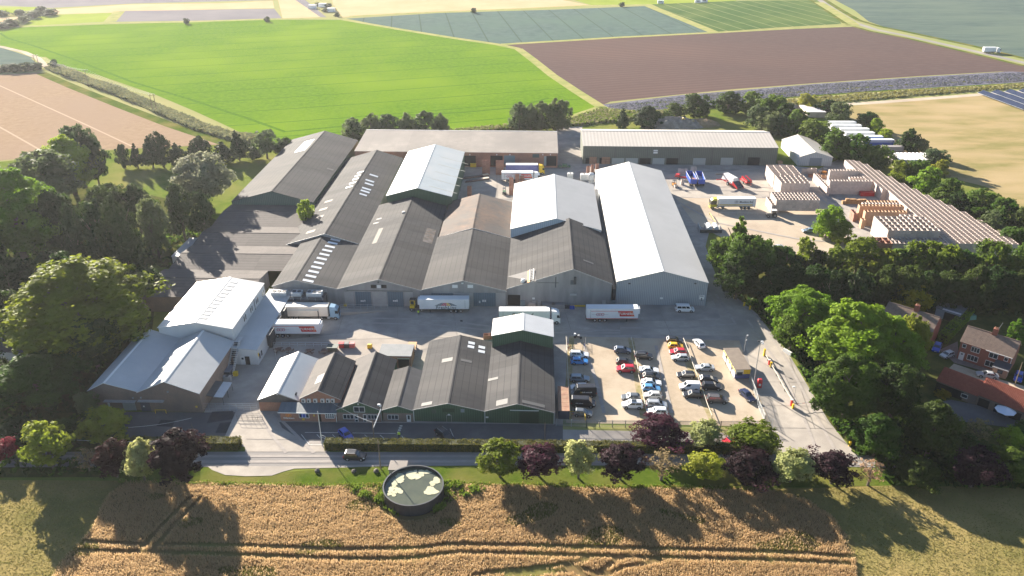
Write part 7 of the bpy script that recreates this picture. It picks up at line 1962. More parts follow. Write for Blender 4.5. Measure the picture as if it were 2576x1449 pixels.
for k in range(3): box('side_window', (-.06, -.03, 1.8 + 2.6 * k, 2.5 + 2.6 * k, 1.3, 2.0), M_glass, o)
for yy in (2.6, 6.6): MB().tube((-.1, yy, 0), (-.1, yy, 2.6), .06).build('downpipe', M_dsteel, o)
# lamp and camera posts
def post(label, base, top, r=.09, name='lamp_post', cat='lamp post', arms=(), m=None, group='posts and poles', rt=None):
    p = g(*base); h = height_at(p, top)
    o = thing(name, label, cat, (p.x, p.y, .02), 0.0, group)
    MB().tube((0, 0, 0), (0, 0, h), r, rt or r * .6, 8).build('pole', m or M_steel, o)
    for dx, dy, z, m2, sz in arms:
        MB().tube((0, 0, h - z), (dx, dy, h - z), .03, n=5).build('arm', M_dsteel, o)
        box('lamp_head', (dx - sz, dx + sz, dy - sz * .6, dy + sz * .6, h - z - .1, h - z + .16), m2, o)
    return o
post('tall steel lamp post beside the red kiosk', kr(285, 1230), kr(430, 130)[1], .13, arms=((.35, 0, .1, M_lw, .25), (-.4, .1, .0, M_dsteel, .2), (.5, -.2, .5, M_lw, .22)))
post('slim steel post with small cameras behind the cabin', kr(60, 390), crop(2460, 1230, 400)(0, 175)[1], .08, arms=((.3, 0, .1, M_lw, .15), (.2, 0, 1.4, M_lw, .12)))
post('short steel lamp post at the entry barrier', kq(1255, 440), kq(0, 70)[1], .07, arms=((-.5, 0, .0, M_lw, .25),))
post('white flagpole beside the main entrance hedge', K7(1000, 1170), K7(0, 655)[1], .09, name='flagpole', cat='flagpole', m=M_trim)
post('steel lamp post before the office', K7(1900, 820), K7(0, 545)[1], .07, arms=((-.25, -.2, .05, M_lw, .3), (.0, -.2, .35, M_lw, .2)))
post('thin post with clamp beside the picnic tables', K1(320, 1400), K1(0, 1140)[1], .05)
M_pole = mat('pole_wood', (0.20, .15, .10), (0.15, .11, .08), scale=2.0, rough=.95)
P_a = post('wooden pole behind the hedge carrying the white cable', K7(1785, 1090), K7(0, 775)[1], .13, name='telegraph_pole', cat='telegraph pole', m=M_pole)
P_b = post('wooden telegraph pole on the verge by the tank', C8(297, 640), C8(0, 420)[1], .12, name='telegraph_pole', cat='telegraph pole', m=M_pole, arms=((.5, 0, .05, M_dsteel, .05),))
post('wooden pole behind the hedge near the palisade fence', C8(1535, 432), C8(0, 290)[1], .1, name='telegraph_pole', cat='telegraph pole', m=M_pole)
post('wooden pole at the hedge by the purple verge trees', C8(2545, 560), C8(0, 440)[1], .1, name='telegraph_pole', cat='telegraph pole', m=M_pole)
post('wooden pole before the left forecourt', C7(1462, 378), C7(0, 300)[1], .08, name='telegraph_pole', cat='telegraph pole', m=M_pole)
post('leaning wooden stump post in the right hand shade', C9(1815, 575), C9(0, 490)[1], .1, name='telegraph_pole', cat='telegraph pole', m=M_pole)
post('wooden telegraph pole by the blue car at the right edge', crop(3420, 1300, 420)(2360, 900), crop(3420, 1300, 420)(0, 370)[1], .13, name='telegraph_pole', cat='telegraph pole', m=M_pole)
# white cable guard
a = P_a.location + Vector((0, 0, 3.0)); p2 = g(*K7(1885, 620), 4.5)
n = 18
A = Vector(a); B = Vector(p2)
o = thing('cable_guard', 'white banded cable guard slanting up from the hedge pole', 'cable', A, 0.0)
for k in range(n):
    q0, q1 = (B - A) * (k / n), (B - A) * ((k + .8) / n)
    MB().tube(q0, q1, .11, n=6).build('guard_band', M_trim, o)
def wire(label, a, b2, sag=.5, r=.02, m=None, n=14, name='overhead_wire'):
    A, B = Vector(a), Vector(b2)
    mb = MB(); prev = A
    for k in range(1, n + 1):
        u = k / n; q = A.lerp(B, u) - Vector((0, 0, sag * 4 * u * (1 - u)))
        mb.tube(prev - A, q - A, r, n=4, cap=False); prev = q
    o = put(name, mb.mesh(name, m or M_trim), None, A)
    return tag(o, label, 'wire', 'overhead wires')
wire('pale wire from the hedge pole to the reception roof', P_a.location + Vector((0, 0, 4.6)), g(*K7(1280, 600), 3.2), .3, .025)
wire('second pale wire from the hedge pole to the reception roof', P_a.location + Vector((0, 0, 4.4)), g(*K7(1110, 500), 4.0), .4, .02)
wire('pale wire across the left forecourt', g(*C7(1455, 300), .5) + Vector((0, 0, 1.5)), g(*C7(960, 328), 2.0), .4, .04)
wire('banded wire over the left verge to the hedge', g(*C7(0, 380), 3.0), g(*C7(1310, 432), 2.6), .7, .05)
# entry barrier, kiosk
p = g(*kr(425, 1240)); o = thing('red_kiosk', 'tall red intercom kiosk beside the lamp post', 'kiosk', (p.x, p.y, .05), -TH)
box('body', (-.5, .5, -.35, .35, 0, 2.0), M_red, o); MB().hexa([(-.5, -.35, 2.0), (.5, -.35, 2.0), (.5, .35, 2.0), (-.5, .35, 2.0)], [(-.35, -.25, 2.25), (.35, -.25, 2.25), (.35, .25, 2.25), (-.35, .25, 2.25)]).build('hood', M_red, o)
box('notice', (-.22, .26, -.37, -.35, .55, 1.15), M_trim, o)
p = g(*kq(1240, 590)); o = thing('entry_barrier', 'yellow barrier cabinet with striped pole across the lane', 'barrier', (p.x, p.y, .05), 0.0)
box('cabinet', (-.2, .2, -.2, .2, 0, 1.1), M_yel, o)
e = g(*kq(1830, 430), 1.0) - p
for k in range(8): MB().tube(Vector((0, .2, .95)).lerp(Vector((e.x, e.y, .95)), k / 8), Vector((0, .2, .95)).lerp(Vector((e.x, e.y, .95)), (k + 1) / 8), .05, n=5).build('boom', M_trim if k % 2 == 0 else M_red, o)
for lb, px, m, hh in (('red ticket post at the entry barrier', kq(1200, 520), M_red, 1.5), ('red ticket post in the middle of the crash barrier', kr(665, 690), M_red, 1.3), ('yellow barrier cabinet in the middle of the crash barrier', kr(708, 750), M_yel, 1.2), ('yellow post at the top of the crash barrier', kr(545, 480), M_yel, 1.8), ('yellow bollard at the end of the lime row', C9(1258, 468), M_yel, 1.0), ('yellow bollard by the road bend, upper', C6(390, 805), M_yel, 1.0), ('yellow bollard by the road bend, middle', C6(462, 860), M_yel, 1.0), ('yellow bollard by the road bend, lower', C6(505, 888), M_yel, 1.0)):
    p = g(*px); o = thing('bollard' if 'bollard' in lb else 'service_post', lb, 'bollard' if 'bollard' in lb else 'post', (p.x, p.y, .03), 0.0, 'posts and bollards')
    box('body', (-.2, .2, -.2, .2, 0, hh), m, o); box('cap', (-.23, .23, -.23, .23, hh, hh + .12), M_lw if m is M_red else m, o)
p = g(*kr(1110, 415)); o = thing('concrete_block', 'white concrete block at the edge of the lime trees', 'block', (p.x, p.y, .03), rad(-60)); MB().hexa([(-1.3, -.35, 0), (1.3, -.35, 0), (1.3, .35, 0), (-1.3, .35, 0)], [(-1.25, -.22, .8), (1.25, -.22, .8), (1.25, .22, .8), (-1.25, .22, .8)]).build('block', M_trim, o)
# container beside the green shed
A = g(*qb(85, 1110)); o = thing('flat_container', 'long rusty topped container between green shed and car park', 'container', (A.x, A.y, .05), -TH)
box('body', (0, 2.35, 0, 9.5, 0, 2.1), mat('container_navy', (0.03, .045, .08), rough=.6), o)
for k in range(6): box('roof_plate', (.02, 2.33, .03 + 1.58 * k, 1.56 + 1.58 * k, 2.1, 2.16), mat('rusty_plate', (0.24, .12, .08), (0.30, .19, .12), scale=.9, detail=6, rnd=.15, rough=.9), o)
for x in (-.04, 2.35): box('edge_rail', (x, x + .06, 0, 9.5, 2.05, 2.25), mat('rust_edge', (0.40, .26, .18), rough=.8), o)
# motorcycle and bicycles
p = g(*qa(560, 450)); o = thing('motorcycle', 'black and white motorcycle with a top box', 'motorcycle', (p.x, p.y, .05), rad(-15))
for x in (-.75, .75): MB().tube((x, -.08, .32), (x, .08, .32), .32, n=14).build('wheel', M_tyre, o)
MB().hexa([(-.5, -.16, .35), (.45, -.16, .35), (.45, .16, .35), (-.5, .16, .35)], [(-.4, -.14, .8), (.35, -.12, .85), (.35, .12, .85), (-.4, .14, .8)]).build('engine', M_dsteel, o)
MB().hexa([(-.1, -.2, .8), (.45, -.16, .85), (.45, .16, .85), (-.1, .2, .8)], [(0, -.14, 1.05), (.4, -.12, 1.05), (.4, .12, 1.05), (0, .14, 1.05)]).build('fuel_tank', M_lw, o)
box('seat', (-.7, 0, -.15, .15, .8, .9), M_plast, o); box('top_box', (-1.05, -.6, -.25, .25, .95, 1.35), M_lw, o)
MB().tube((.45, -.38, 1.1), (.45, .38, 1.1), .03).build('handlebar', M_dsteel, o); MB().tube((.75, 0, .32), (.42, 0, 1.05), .05).build('fork', M_steel, o)
def bicycle(label, px, yaw):
    p = g(*px); o = thing('bicycle', label, 'bicycle', (p.x, p.y, .06), yaw, 'parked bicycles')
    for x in (-.52, .52):
        mb = MB()
        for i in range(14):
            a0, a1 = 6.283 * i / 14, 6.283 * (i + 1) / 14
            mb.tube((x + .34 * math.cos(a0), 0, .34 + .34 * math.sin(a0)), (x + .34 * math.cos(a1), 0, .34 + .34 * math.sin(a1)), .025, n=4)
        mb.build('wheel', M_tyre, o)
    mb = MB()
    for a, b2 in (((-.52, 0, .34), (-.05, 0, .3)), ((-.05, 0, .3), (-.2, 0, .85)), ((-.2, 0, .8), (.38, 0, .82)), ((-.05, 0, .3), (.38, 0, .78)), ((.38, 0, .95), (.52, 0, .34)), ((-.52, 0, .34), (-.18, 0, .75))): mb.tube(a, b2, .022, n=5)
    mb.build('frame', R.choice([M_dsteel, M_red, M_bluep]), o)
    box('saddle', (-.32, -.08, -.07, .07, .86, .92), M_plast, o); MB().tube((.38, -.28, 1.0), (.38, .28, 1.0), .02, n=5).build('handlebar', M_dsteel, o)
for i, (x, y, a) in enumerate(((330, 590, 80), (320, 660, 85), (355, 710, 60), (690, 600, 95), (720, 660, 100), (680, 700, 80))):
    bicycle(['upper bicycle at the left rack', 'middle bicycle at the left rack', 'lower bicycle at the left rack', 'upper bicycle at the right rack', 'middle bicycle at the right rack', 'lower bicycle at the right rack'][i], qa(x, y), rad(a))
for lb, pts in (('left bicycle rack by the yard corner', [qa(310, 490), qa(330, 720)]), ('right bicycle rack by the yard corner', [qa(740, 500), qa(745, 720)])): rail(lb, pts, .9, .8, M_dsteel, (1.0,), .035, name='bicycle_rack')
# verge: boulders and plinth
def boulder(label, px, s):
    p = g(*px); r = random.Random(int(px[0])); bm = bmesh.new(); bmesh.ops.create_icosphere(bm, subdivisions=2, radius=1)
    for v in bm.verts: v.co *= r.uniform(.85, 1.1); v.co.z *= .75
    me = bpy.data.meshes.new('boulder'); bm.to_mesh(me); bm.free(); me.materials.append(mat('stone', (0.13, .11, .09), (0.09, .08, .065), scale=2.0, rough=.95))
    o = put('boulder', me, None, (p.x, p.y, s * .45)); o.scale = (s, s, s); tag(o, label, 'boulder', 'boulders on the verge')
boulder('boulder on the verge furthest from the tank', C7(2395, 662), .55); boulder('boulder on the verge in the middle', C8(95, 665), .5); boulder('boulder on the verge nearest the tank', C8(262, 663), .55)
o = block('concrete_plinth', 'square concrete pump box beside the tank', 'pump box', C8(362, 688), 3.2, 2.6, 1.3, M_conc2, M_conc)
# round tank
c = g(*C8(543, 762), 2.6); rt_ = 216 / 3 / (0.0087 * (1220 + 287)) * 1.02
o = thing('round_tank', 'open round black tank with scum patches beside the wheat', 'tank', (c.x, c.y, 0), 0.0)
M_tank = mat('tank_black', (0.018, .02, .026), (0.03, .03, .035), scale=1.0, rough=.55)
MB().lathe([(rt_, 0), (rt_, 2.6), (rt_ - .12, 2.6), (rt_ - .12, 1.6)], 64).build('tank_wall', M_tank, o)
MB().lathe([(rt_ + .09, 2.5), (rt_ + .09, 2.66), (rt_ - .14, 2.66), (rt_ - .14, 2.5)], 64).build('rim', mat('tank_rim', (0.05, .055, .06), rough=.4), o)
MB().lathe([(rt_ - .12, 2.12), (.01, 2.12)], 64).build('water', mat('tank_water', (0.075, .085, .062), (0.10, .11, .075), scale=.4, rough=.12, spec=.6), o)
for k in range(12): a = k * 6.283 / 12; MB().box(-.06, .06, -.03, .03, 0, 2.5).build('wall_rib', M_tank, o, loc=((rt_ + .03) * math.cos(a), (rt_ + .03) * math.sin(a), 0)).rotation_euler = (0, 0, a + math.pi / 2)
M_scum = mat('scum', (0.40, .39, .25), (0.48, .465, .32), scale=.8, detail=6, rough=.9)
r = random.Random(4)
for pts in ([(560, 660), (600, 665), (640, 662), (655, 668), (540, 668), (520, 680), (560, 690), (600, 685), (530, 700), (575, 705), (610, 670)], [(440, 690), (455, 705), (430, 715), (420, 735), (445, 735), (405, 750), (395, 770), (380, 790), (410, 790), (370, 810), (400, 815), (430, 800), (365, 830), (395, 840), (445, 815), (450, 720)], [(715, 720), (700, 740), (690, 760), (665, 790), (650, 800), (685, 795), (640, 815), (670, 820), (700, 815), (720, 735), (685, 745)]):
    for x, y in pts:
        q = g(*C8(x, y), 2.14) - Vector((c.x, c.y, 0))
        n = 9; s = r.uniform(.38, .75); vs = [(q.x + s * 1.15 * math.cos(6.283 * k / n) * r.uniform(.6, 1.3), q.y + s * math.sin(6.283 * k / n) * r.uniform(.6, 1.3), 2.13 + r.uniform(0, .02)) for k in range(n)]
        MB().prism(vs, (0, 0, .03)).build('scum_patch', M_scum, o)
# canopy shelter, bins in the alley of the brick store
kz = crop(700, 1280, 400)
A = g(*kz(650, 1340), 2.3); o = thing('smoking_shelter', 'lean-to shelter of clear and grey sheets beside the brick store', 'shelter', (A.x, A.y, 0), -TH)
for k in range(3): MB().hexa([(0, 2.0 * k, 2.25), (2.0, 2.0 * k, 2.1), (2.0, 2.0 * k + 1.95, 2.1), (0, 2.0 * k + 1.95, 2.25)], [(0, 2.0 * k, 2.32), (2.0, 2.0 * k, 2.17), (2.0, 2.0 * k + 1.95, 2.17), (0, 2.0 * k + 1.95, 2.32)]).build('roof_sheet', MATS['bright_grey_sheet'], o); MB().hexa([(-2.2, 2.0 * k, 2.6), (-.02, 2.0 * k, 2.25), (-.02, 2.0 * k + 1.95, 2.25), (-2.2, 2.0 * k + 1.95, 2.6)], [(-2.2, 2.0 * k, 2.66), (-.02, 2.0 * k, 2.31), (-.02, 2.0 * k + 1.95, 2.31), (-2.2, 2.0 * k + 1.95, 2.66)]).build('roof_sheet', M_patch, o)
for x, y in ((1.9, .1), (1.9, 5.8), (1.9, 3.0)): MB().tube((x, y, 0), (x, y, 2.15), .05).build('post', M_dsteel, o)
cbox('grit_bin', 'yellow bin in the alley by the brick store', 'grit bin', kz(1175, 850), 1.0, .8, .9, M_yel, roof=M_yel)
o = cbox('compactor', 'dark waste compactor in the alley by the brick store', 'compactor', kz(950, 900), 2.2, 3.4, 1.7, M_dsteel, roof=mat('compactor_lid', (0.17, .18, .21), rough=.5))
o = cbox('compressor', 'grey compressor with a round fan in the alley', 'compressor', kz(980, 980), 1.7, .9, 1.2, M_gtrim, roof=M_gtrim); MB().lathe([(.4, 1.3), (.4, 1.36), (0, 1.36)], 12, (0, .45, 0)).build('fan', M_dsteel, o)
# people
def person(label, px, yaw, jacket, legs, arm=0.5, h=1.75):
    """one continuous figure grown with skin radii"""
    p = g(*px)
    J = dict(pel=(0, 0, .92), ch=(0, .02, 1.3), nk=(0, .02, 1.48), hd=(0, .05, 1.62), hd2=(0, .05, 1.74), ls=(-.2, .02, 1.42), le=(-.27, .08, 1.14), lw=(-.22, .26 * arm * 2, 1.0), rs=(.2, .02, 1.42), re=(.27, .06, 1.14), rw=(.26, .2 * arm * 2, .92), lh=(-.1, 0, .88), lk=(-.12, .06, .5), la=(-.12, -.02, .09), lt=(-.13, .16, .04), rh=(.1, 0, .88), rk=(.13, .0, .5), ra=(.14, -.1, .09), rt=(.15, .08, .04))
    rr = dict(pel=.15, ch=.17, nk=.06, hd=.10, hd2=.075, ls=.075, le=.05, lw=.04, rs=.075, re=.05, rw=.04, lh=.1, lk=.065, la=.045, lt=.035, rh=.1, rk=.065, ra=.045, rt=.035)
    E = [('pel', 'ch'), ('ch', 'nk'), ('nk', 'hd'), ('hd', 'hd2'), ('ch', 'ls'), ('ls', 'le'), ('le', 'lw'), ('ch', 'rs'), ('rs', 're'), ('re', 'rw'), ('pel', 'lh'), ('lh', 'lk'), ('lk', 'la'), ('la', 'lt'), ('pel', 'rh'), ('rh', 'rk'), ('rk', 'ra'), ('ra', 'rt')]
    ks = list(J); me = bpy.data.meshes.new('body'); me.from_pydata([J[k] for k in ks], [(ks.index(a), ks.index(b2)) for a, b2 in E], [])
    t = bpy.data.objects.new('tmp_person', me); COL.objects.link(t); t.modifiers.new('s', 'SKIN'); t.modifiers.new('d', 'SUBSURF').levels = 1
    for i, k in enumerate(ks): me.skin_vertices[0].data[i].radius = (rr[k], rr[k]); me.skin_vertices[0].data[i].use_root = k == 'pel'
    bpy.context.view_layer.update()
    m2 = bpy.data.meshes.new_from_object(t.evaluated_get(bpy.context.evaluated_depsgraph_get())); bpy.data.objects.remove(t)
    m2.materials.clear()
    for m in (jacket, legs, mat('skin', (0.45, .27, .2), rough=.6), mat('hair', (0.03, .022, .018), rough=.7), M_plast): m2.materials.append(m)
    for f in m2.polygons:
        z = f.center.z
        f.material_index = 4 if z < .1 else 1 if z < .93 and abs(f.center.x) < .24 and f.center.y < .2 else 0 if z < 1.5 else 3 if z > 1.68 or f.center.y < .02 else 2
        f.use_smooth = True
    o = thing('person', label, 'person', (p.x, p.y, .07), yaw); put('body', m2, o)
    return o
M_hv = mat('hi_vis', (0.55, 0.75, 0.04), rough=.7)
person('person in a lime hi-vis vest standing on the forecourt by the hedge', K7(2165, 1062), 2.8, M_hv, mat('dark_trousers', (0.02, .02, .03), rough=.8))
person('person in a lime hi-vis vest beside the yellow shunter', C5(583, 935), .5, M_hv, mat('dark_trousers', (0.02, .02, .03)))

# ================================================================== houses
def house(name, label, a, b2, he, depth, rise, wall, tile, chim=None, courses=16, ribs=False, back=True):
    A, B = g(*a, he), g(*b2, he); A.z = B.z = 0
    ux = (B - A).normalized(); L = (B - A).length
    o = thing(name, label, 'house' if 'barn' not in name else 'barn', A, math.atan2(ux.y, ux.x), 'houses and cottages')
    box('front_wall', (0, L, 0, .25, 0, he), wall, o); box('back_wall', (0, L, depth - .25, depth, 0, he), wall, o)
    for x in (0, L - .25): MB().prism([(x, .25, 0), (x, depth - .25, 0), (x, depth - .25, he), (x, depth / 2, he + rise - .1), (x, .25, he)], (.25, 0, 0)).build('gable_wall', wall, o)
    for side in (0, 1):
        mb = MB()
        y0, y1 = (-.3, depth / 2) if side == 0 else (depth + .3, depth / 2)
        z0, z1 = he - .1, he + rise
        for k in range(courses):
            u0, u1 = k / courses, (k + 1) / courses
            pa = Vector((0, y0 + (y1 - y0) * u0, z0 + (z1 - z0) * u0 + .05)); pb = Vector((0, y0 + (y1 - y0) * (u1 + .01), z0 + (z1 - z0) * u1))
            slab(mb, Vector((-.2, 0, 0)) + pa, Vector((L + .2, 0, 0)) + pa, Vector((L + .2, 0, 0)) + pb, Vector((-.2, 0, 0)) + pb, .05)
        if ribs:
            n = int(L / .33)
            for k in range(n):
                x = L * (k + .5) / n
                mb.tube((x, y0, z0 + .1), (x, y1, z1 + .06), .075, n=5)
        c = mb.build('roof_tiles', tile, o); c['kind'] = 'stuff'
    MB().tube((-.2, depth / 2, he + rise), (L + .2, depth / 2, he + rise), .12, n=6).build('ridge_tiles', tile, o)
    if chim:
        for u in chim:
            c = box('chimney', (L * u - .55, L * u + .55, depth / 2 - .4, depth / 2 + .4, he + rise - .6, he + rise + 1.4), wall, o)
            for dx in (-.25, .25): MB().lathe([(.14, 0), (.12, .45)], 8, (L * u + dx, depth / 2, he + rise + 1.4)).build('chimney_pot', mat('clay_pot', (0.45, .25, .16), rough=.8), c)
    h = Bld(); h.o, h.L, h.A, h.ux = o, L, A, ux
    return h
def hwin(h, u, z, w, hh, n=2, door=False):
    x = h.L * u
    if door:
        d = box('door', (x - w / 2, x + w / 2, -.08, 0, .05, hh), M_trim, h.o); box('pane', (x - .2, x + .2, -.1, -.08, hh - .6, hh - .25), M_glass, d); return
    d = box('window', (x - w / 2, x + w / 2, -.05, 0, z, z + hh), M_glass, h.o)
    mb = MB(); mb.box(x - w / 2 - .08, x - w / 2, -.1, 0, z - .08, z + hh + .08).box(x + w / 2, x + w / 2 + .08, -.1, 0, z - .08, z + hh + .08).box(x - w / 2, x + w / 2, -.1, 0, z + hh, z + hh + .08).box(x - w / 2, x + w / 2, -.14, 0, z - .1, z)
    for k in range(n - 1): xm = x - w / 2 + w * (k + 1) / n; mb.box(xm - .04, xm + .04, -.1, -.05, z, z + hh)
    mb.build('frame', M_trim, d)
qj = crop(3320, 1100, 520); qk = crop(3420, 1300, 420)
H1 = house('house', 'red brick semi-detached house with white windows and twin chimney', qj(1410, 885), qj(2365, 1190), 5.0, 7.2, 2.7, mat('house_brick', (0.22, .075, .05), (0.28, .10, .065), scale=2.5, detail=5, rough=.9), M_tile, (.52,))
for u, z, w, hh, n in ((.085, 3.6, .7, .8, 1), (.31, 3.3, 1.7, 1.2, 3), (.30, .9, 2.2, 1.3, 3), (.66, 3.3, 1.7, 1.2, 2), (.64, .9, 1.9, 1.3, 2), (.90, 3.6, .7, .8, 1)): hwin(H1, u, z, w, hh, n)
hwin(H1, .085, 0, 1.1, 2.2, door=True)
x = H1.L * .88
P_ = box('porch', (x - 1.5, x + 1.5, -2.0, 0, 0, 2.3), mat('porch_brick', (0.36, .22, .15), rough=.9), H1.o)
MB().hexa([(x - 1.7, -2.3, 2.35), (x + 1.7, -2.3, 2.35), (x + 1.7, 0, 3.2), (x - 1.7, 0, 3.2)], [(x - 1.7, -2.3, 2.45), (x + 1.7, -2.3, 2.45), (x + 1.7, 0, 3.3), (x - 1.7, 0, 3.3)]).build('porch_roof', mat('slate', (0.055, .055, .065), rough=.7), H1.o)
box('fascia', (x - 1.72, x + 1.72, -2.36, -2.3, 2.25, 2.45), M_trim, H1.o); box('porch_window', (x - .5, x + .6, -2.04, -2.0, 1.0, 1.9), M_glass, H1.o)
box('gutter', (H1.L * .5, H1.L + .1, -.42, -.32, 4.8, 4.92), M_trim, H1.o); box('downpipe', (H1.L - .1, H1.L, -.12, -.02, 0, 4.8), M_trim, H1.o)
MB().tube((H1.L * .55, 3.6, 8.6), (H1.L * .6, 3.6, 11.0), .04).build('aerial_mast', M_steel, H1.o)
H2 = house('house', 'brick semi behind the lime trees with weathered tiled roof', qj(-60, 420), qj(870, 715), 5.0, 7.4, 2.6, MATS['house_brick'], M_tile, (.55,))
H3 = house('pantiled_barn', 'long dark barn with red pantiled roof at the right edge', qk(590, 770), qk(1500, 1120), 2.6, 6.5, 2.0, M_brickb, M_pant, None, 12, True)
H4 = house('pantiled_barn', 'taller pantiled barn end with sunlit ridge at the right edge', qk(1520, 1090), qk(3000, 1660), 2.8, 7.5, 2.6, M_brickb, M_pant, None, 12, True)
for h_, us in ((H3, (.12, .3, .55)), (H4, (.12, .38, .62))):
    for u in us: box('doorway', (h_.L * u - 1.1, h_.L * u + 1.1, -.05, 0, 0, 2.1), M_dark, h_.o)
hwin(H3, .72, .9, 1.2, .8, 1)
CT = house('cottage', 'dark roofed cottage at the left edge in the trees', (-60, 878), C4(200, 1215), 3.0, 8.0, 2.4, mat('render_white', (0.55, .54, .5), rough=.9), mat('dark_slate', (0.06, .055, .06), (0.08, .07, .07), scale=1.0, rough=.8), None, 12)
# garage and garden items
A = g(*qj(905, 430)); o = thing('garage', 'flat felt roofed garage with open front in the back garden', 'garage', (A.x, A.y, 0), math.atan2(H1.ux.y, H1.ux.x))
box('wall', (0, 6.0, 0, 6.5, 0, 2.6), mat('painted_block', (0.30, .33, .37), rough=.8), o); box('roof', (-.2, 6.2, -.2, 6.7, 2.6, 2.75), mat('roof_felt', (0.12, .125, .13), (0.16, .16, .16), scale=1.0, rough=.9), o); box('doorway', (2.2, 5.6, -.04, 0, .02, 2.2), M_dark, o)
MB().hexa([(1.5, -.3, 2.75), (6, -.3, 2.75), (6, .6, 2.75), (1.5, .6, 2.75)], [(1.6, -.25, 2.85), (5.9, -.25, 2.85), (5.9, .5, 2.85), (1.6, .5, 2.85)]).build('white_sheet', M_wrap, o)
cbox('garden_shed', 'white garden shed behind the garage', 'shed', qj(960, 300), 4.0, 3.5, 2.3, M_cladw, roof=M_wrap)
A = g(*qj(1420, 480)); o = thing('tarpaulin_heap', 'green tarpaulin cover beside the garden hedge', 'tarpaulin', (A.x, A.y, 0), math.atan2(H1.ux.y, H1.ux.x) + .9)
MB().prism([(0, -.9, 0), (0, .9, 0), (0, .6, 1.1), (0, -.6, 1.1)], (3.6, 0, 0)).build('sheet', mat('tarp_green', (0.03, .16, .12), rough=.4), o); box('edge', (-.1, 0, -1.0, 1.0, 0, .15), M_wrap, o)
r = random.Random(9)
for i in range(9):
    q = qj(1430 + 45 * i, 200 + r.uniform(-30, 130)); p = g(*q); o = thing('scrap_panel', f'pale scrap board, {ORD[i]} from the left in the littered back garden', 'scrap', (p.x, p.y, .05), r.uniform(0, 3), 'scrap in the back garden')
    box('board', (-1.0, 1.0, -.4, .4, .1, .2), R.choice([M_wrap, M_gtrim, M_steel, M_dsteel]), o); box('batten', (-.9, .9, -.05, .05, .02, .1), M_pal, o)
p = g(*C9(2415, 262)); o = thing('parasol', 'white garden parasol in the barn court', 'parasol', (p.x, p.y, 0), 0.3)
mb = MB(); n = 8
for k in range(n):
    a0, a1 = 6.283 * k / n, 6.283 * (k + 1) / n
    mb.add([(0, 0, 2.9), (2.1 * math.cos(a0), 2.1 * math.sin(a0), 2.2), (2.1 * math.cos(a1), 2.1 * math.sin(a1), 2.2)], [(0, 1, 2)])
mb.build('canopy', mat('parasol_white', (0.62, .66, .74), rough=.8), o); MB().tube((0, 0, 0), (0, 0, 3.0), .04).build('pole', M_dsteel, o)
tree('orange flowering shrub against the barn', 'shrub', 'yellow', qk(700, 1100)[0], qk(700, 1130)[1], qk(0, 1000)[1], 36, 'garden trees', cb=.02, name='shrub', cat='shrub')
sheet('house_lane', [qk(840, 515), qk(960, 400), qk(1500, 580), qk(2000, 760), qk(2700, 950), qk(2700, 1060), qk(1600, 780)], M_gravel)
sheet('brick_drive', [qj(1000, 1060), qj(1340, 900), qj(1360, 1200), qj(2300, 1449), qj(2200, 1560), qj(1280, 1300)], mat('brick_paving', (0.16, .12, .11), (0.21, .16, .14), scale=2.0, rough=.9, world=True))
sheet('barn_court', [qk(560, 1300), qk(900, 1230), qk(2500, 1560), qk(2500, 1900), qk(900, 1700)], M_asph)

# ================================================================== far things
M_pv = mat('solar_cell', (0.018, .022, .045), (0.028, .033, .06), scale=1.0, rough=.12, spec=.8, rnd=.15)
panel = MB().hexa([(0, 0, 0), (2.0, 0, 0), (2.0, 3.2, 1.3), (0, 3.2, 1.3)], [(0, 0, .05), (2.0, 0, .05), (2.0, 3.2, 1.35), (0, 3.2, 1.35)]).mesh('solar_panel', M_pv)
for i in range(6):
    a = g(2458 + 34 * i, 237 - 1.6 * i); b2 = g(2574 + 34 * i, 280 - 1.6 * i)
    d = (b2 - a); L = min(d.length, 62); ux = d.normalized()
    o = thing('solar_array', f'row of solar panels in the dry field, {ORD[i]} from the left', 'solar panels', (a.x, a.y, .0), math.atan2(ux.y, ux.x), 'solar panel rows')
    for k in range(int(L / 2.06)): put('solar_panel', panel, o, (2.06 * k, 0, .9))
    mb = MB()
    for k in range(int(L / 6)): mb.tube((6 * k + .5, .6, 0), (6 * k + .5, .6, 1.1), .06, n=5).tube((6 * k + .5, 2.6, 0), (6 * k + .5, 2.6, 1.9), .06, n=5)
    mb.build('mount', M_steel, o)
    MB().box(0, L, -.25, -.05, .85, .95).build('edge_frame', M_steel, o)
def hpole(label, base, top, twin):
    p = g(*base); h = height_at(p, top); o = thing('power_pole', label, 'power pole', (p.x, p.y, 0), rad(20), 'power line poles')
    for k in ((-.9, .9) if twin else (0,)): MB().tube((k, 0, 0), (k, 0, h), .2, .13, 7).build('pole', M_pole, o)
    box('crossarm', (-1.6, 1.6, -.1, .1, h - .3, h - .1), M_pole, o)
    tops = []
    for k in (-1.4, 0, 1.4): MB().lathe([(.1, h - .1), (.14, h + .1), (.05, h + .3)], 8, (k, 0, 0)).build('insulator', M_trim, o); tops.append(Vector((p.x + k * math.cos(rad(20)), p.y + k * math.sin(rad(20)), h + .25)))
    return tops
T3 = hpole('nearest twin-legged power pole beside the ditch', C1(1168, 835), C1(0, 715)[1], True)
T2 = hpole('single power pole in the middle of the ditch line', C1(668, 655), C1(0, 530)[1], False)
T1 = hpole('furthest power pole by the field track', C1(275, 470), C1(0, 415)[1], True)
for i, nm in enumerate(('left', 'middle', 'right')):
    wire(f'{nm} power line between the nearest and middle poles', T3[i], T2[i], 1.6, .035); wire(f'{nm} power line between the middle and furthest poles', T2[i], T1[i], 1.8, .035)
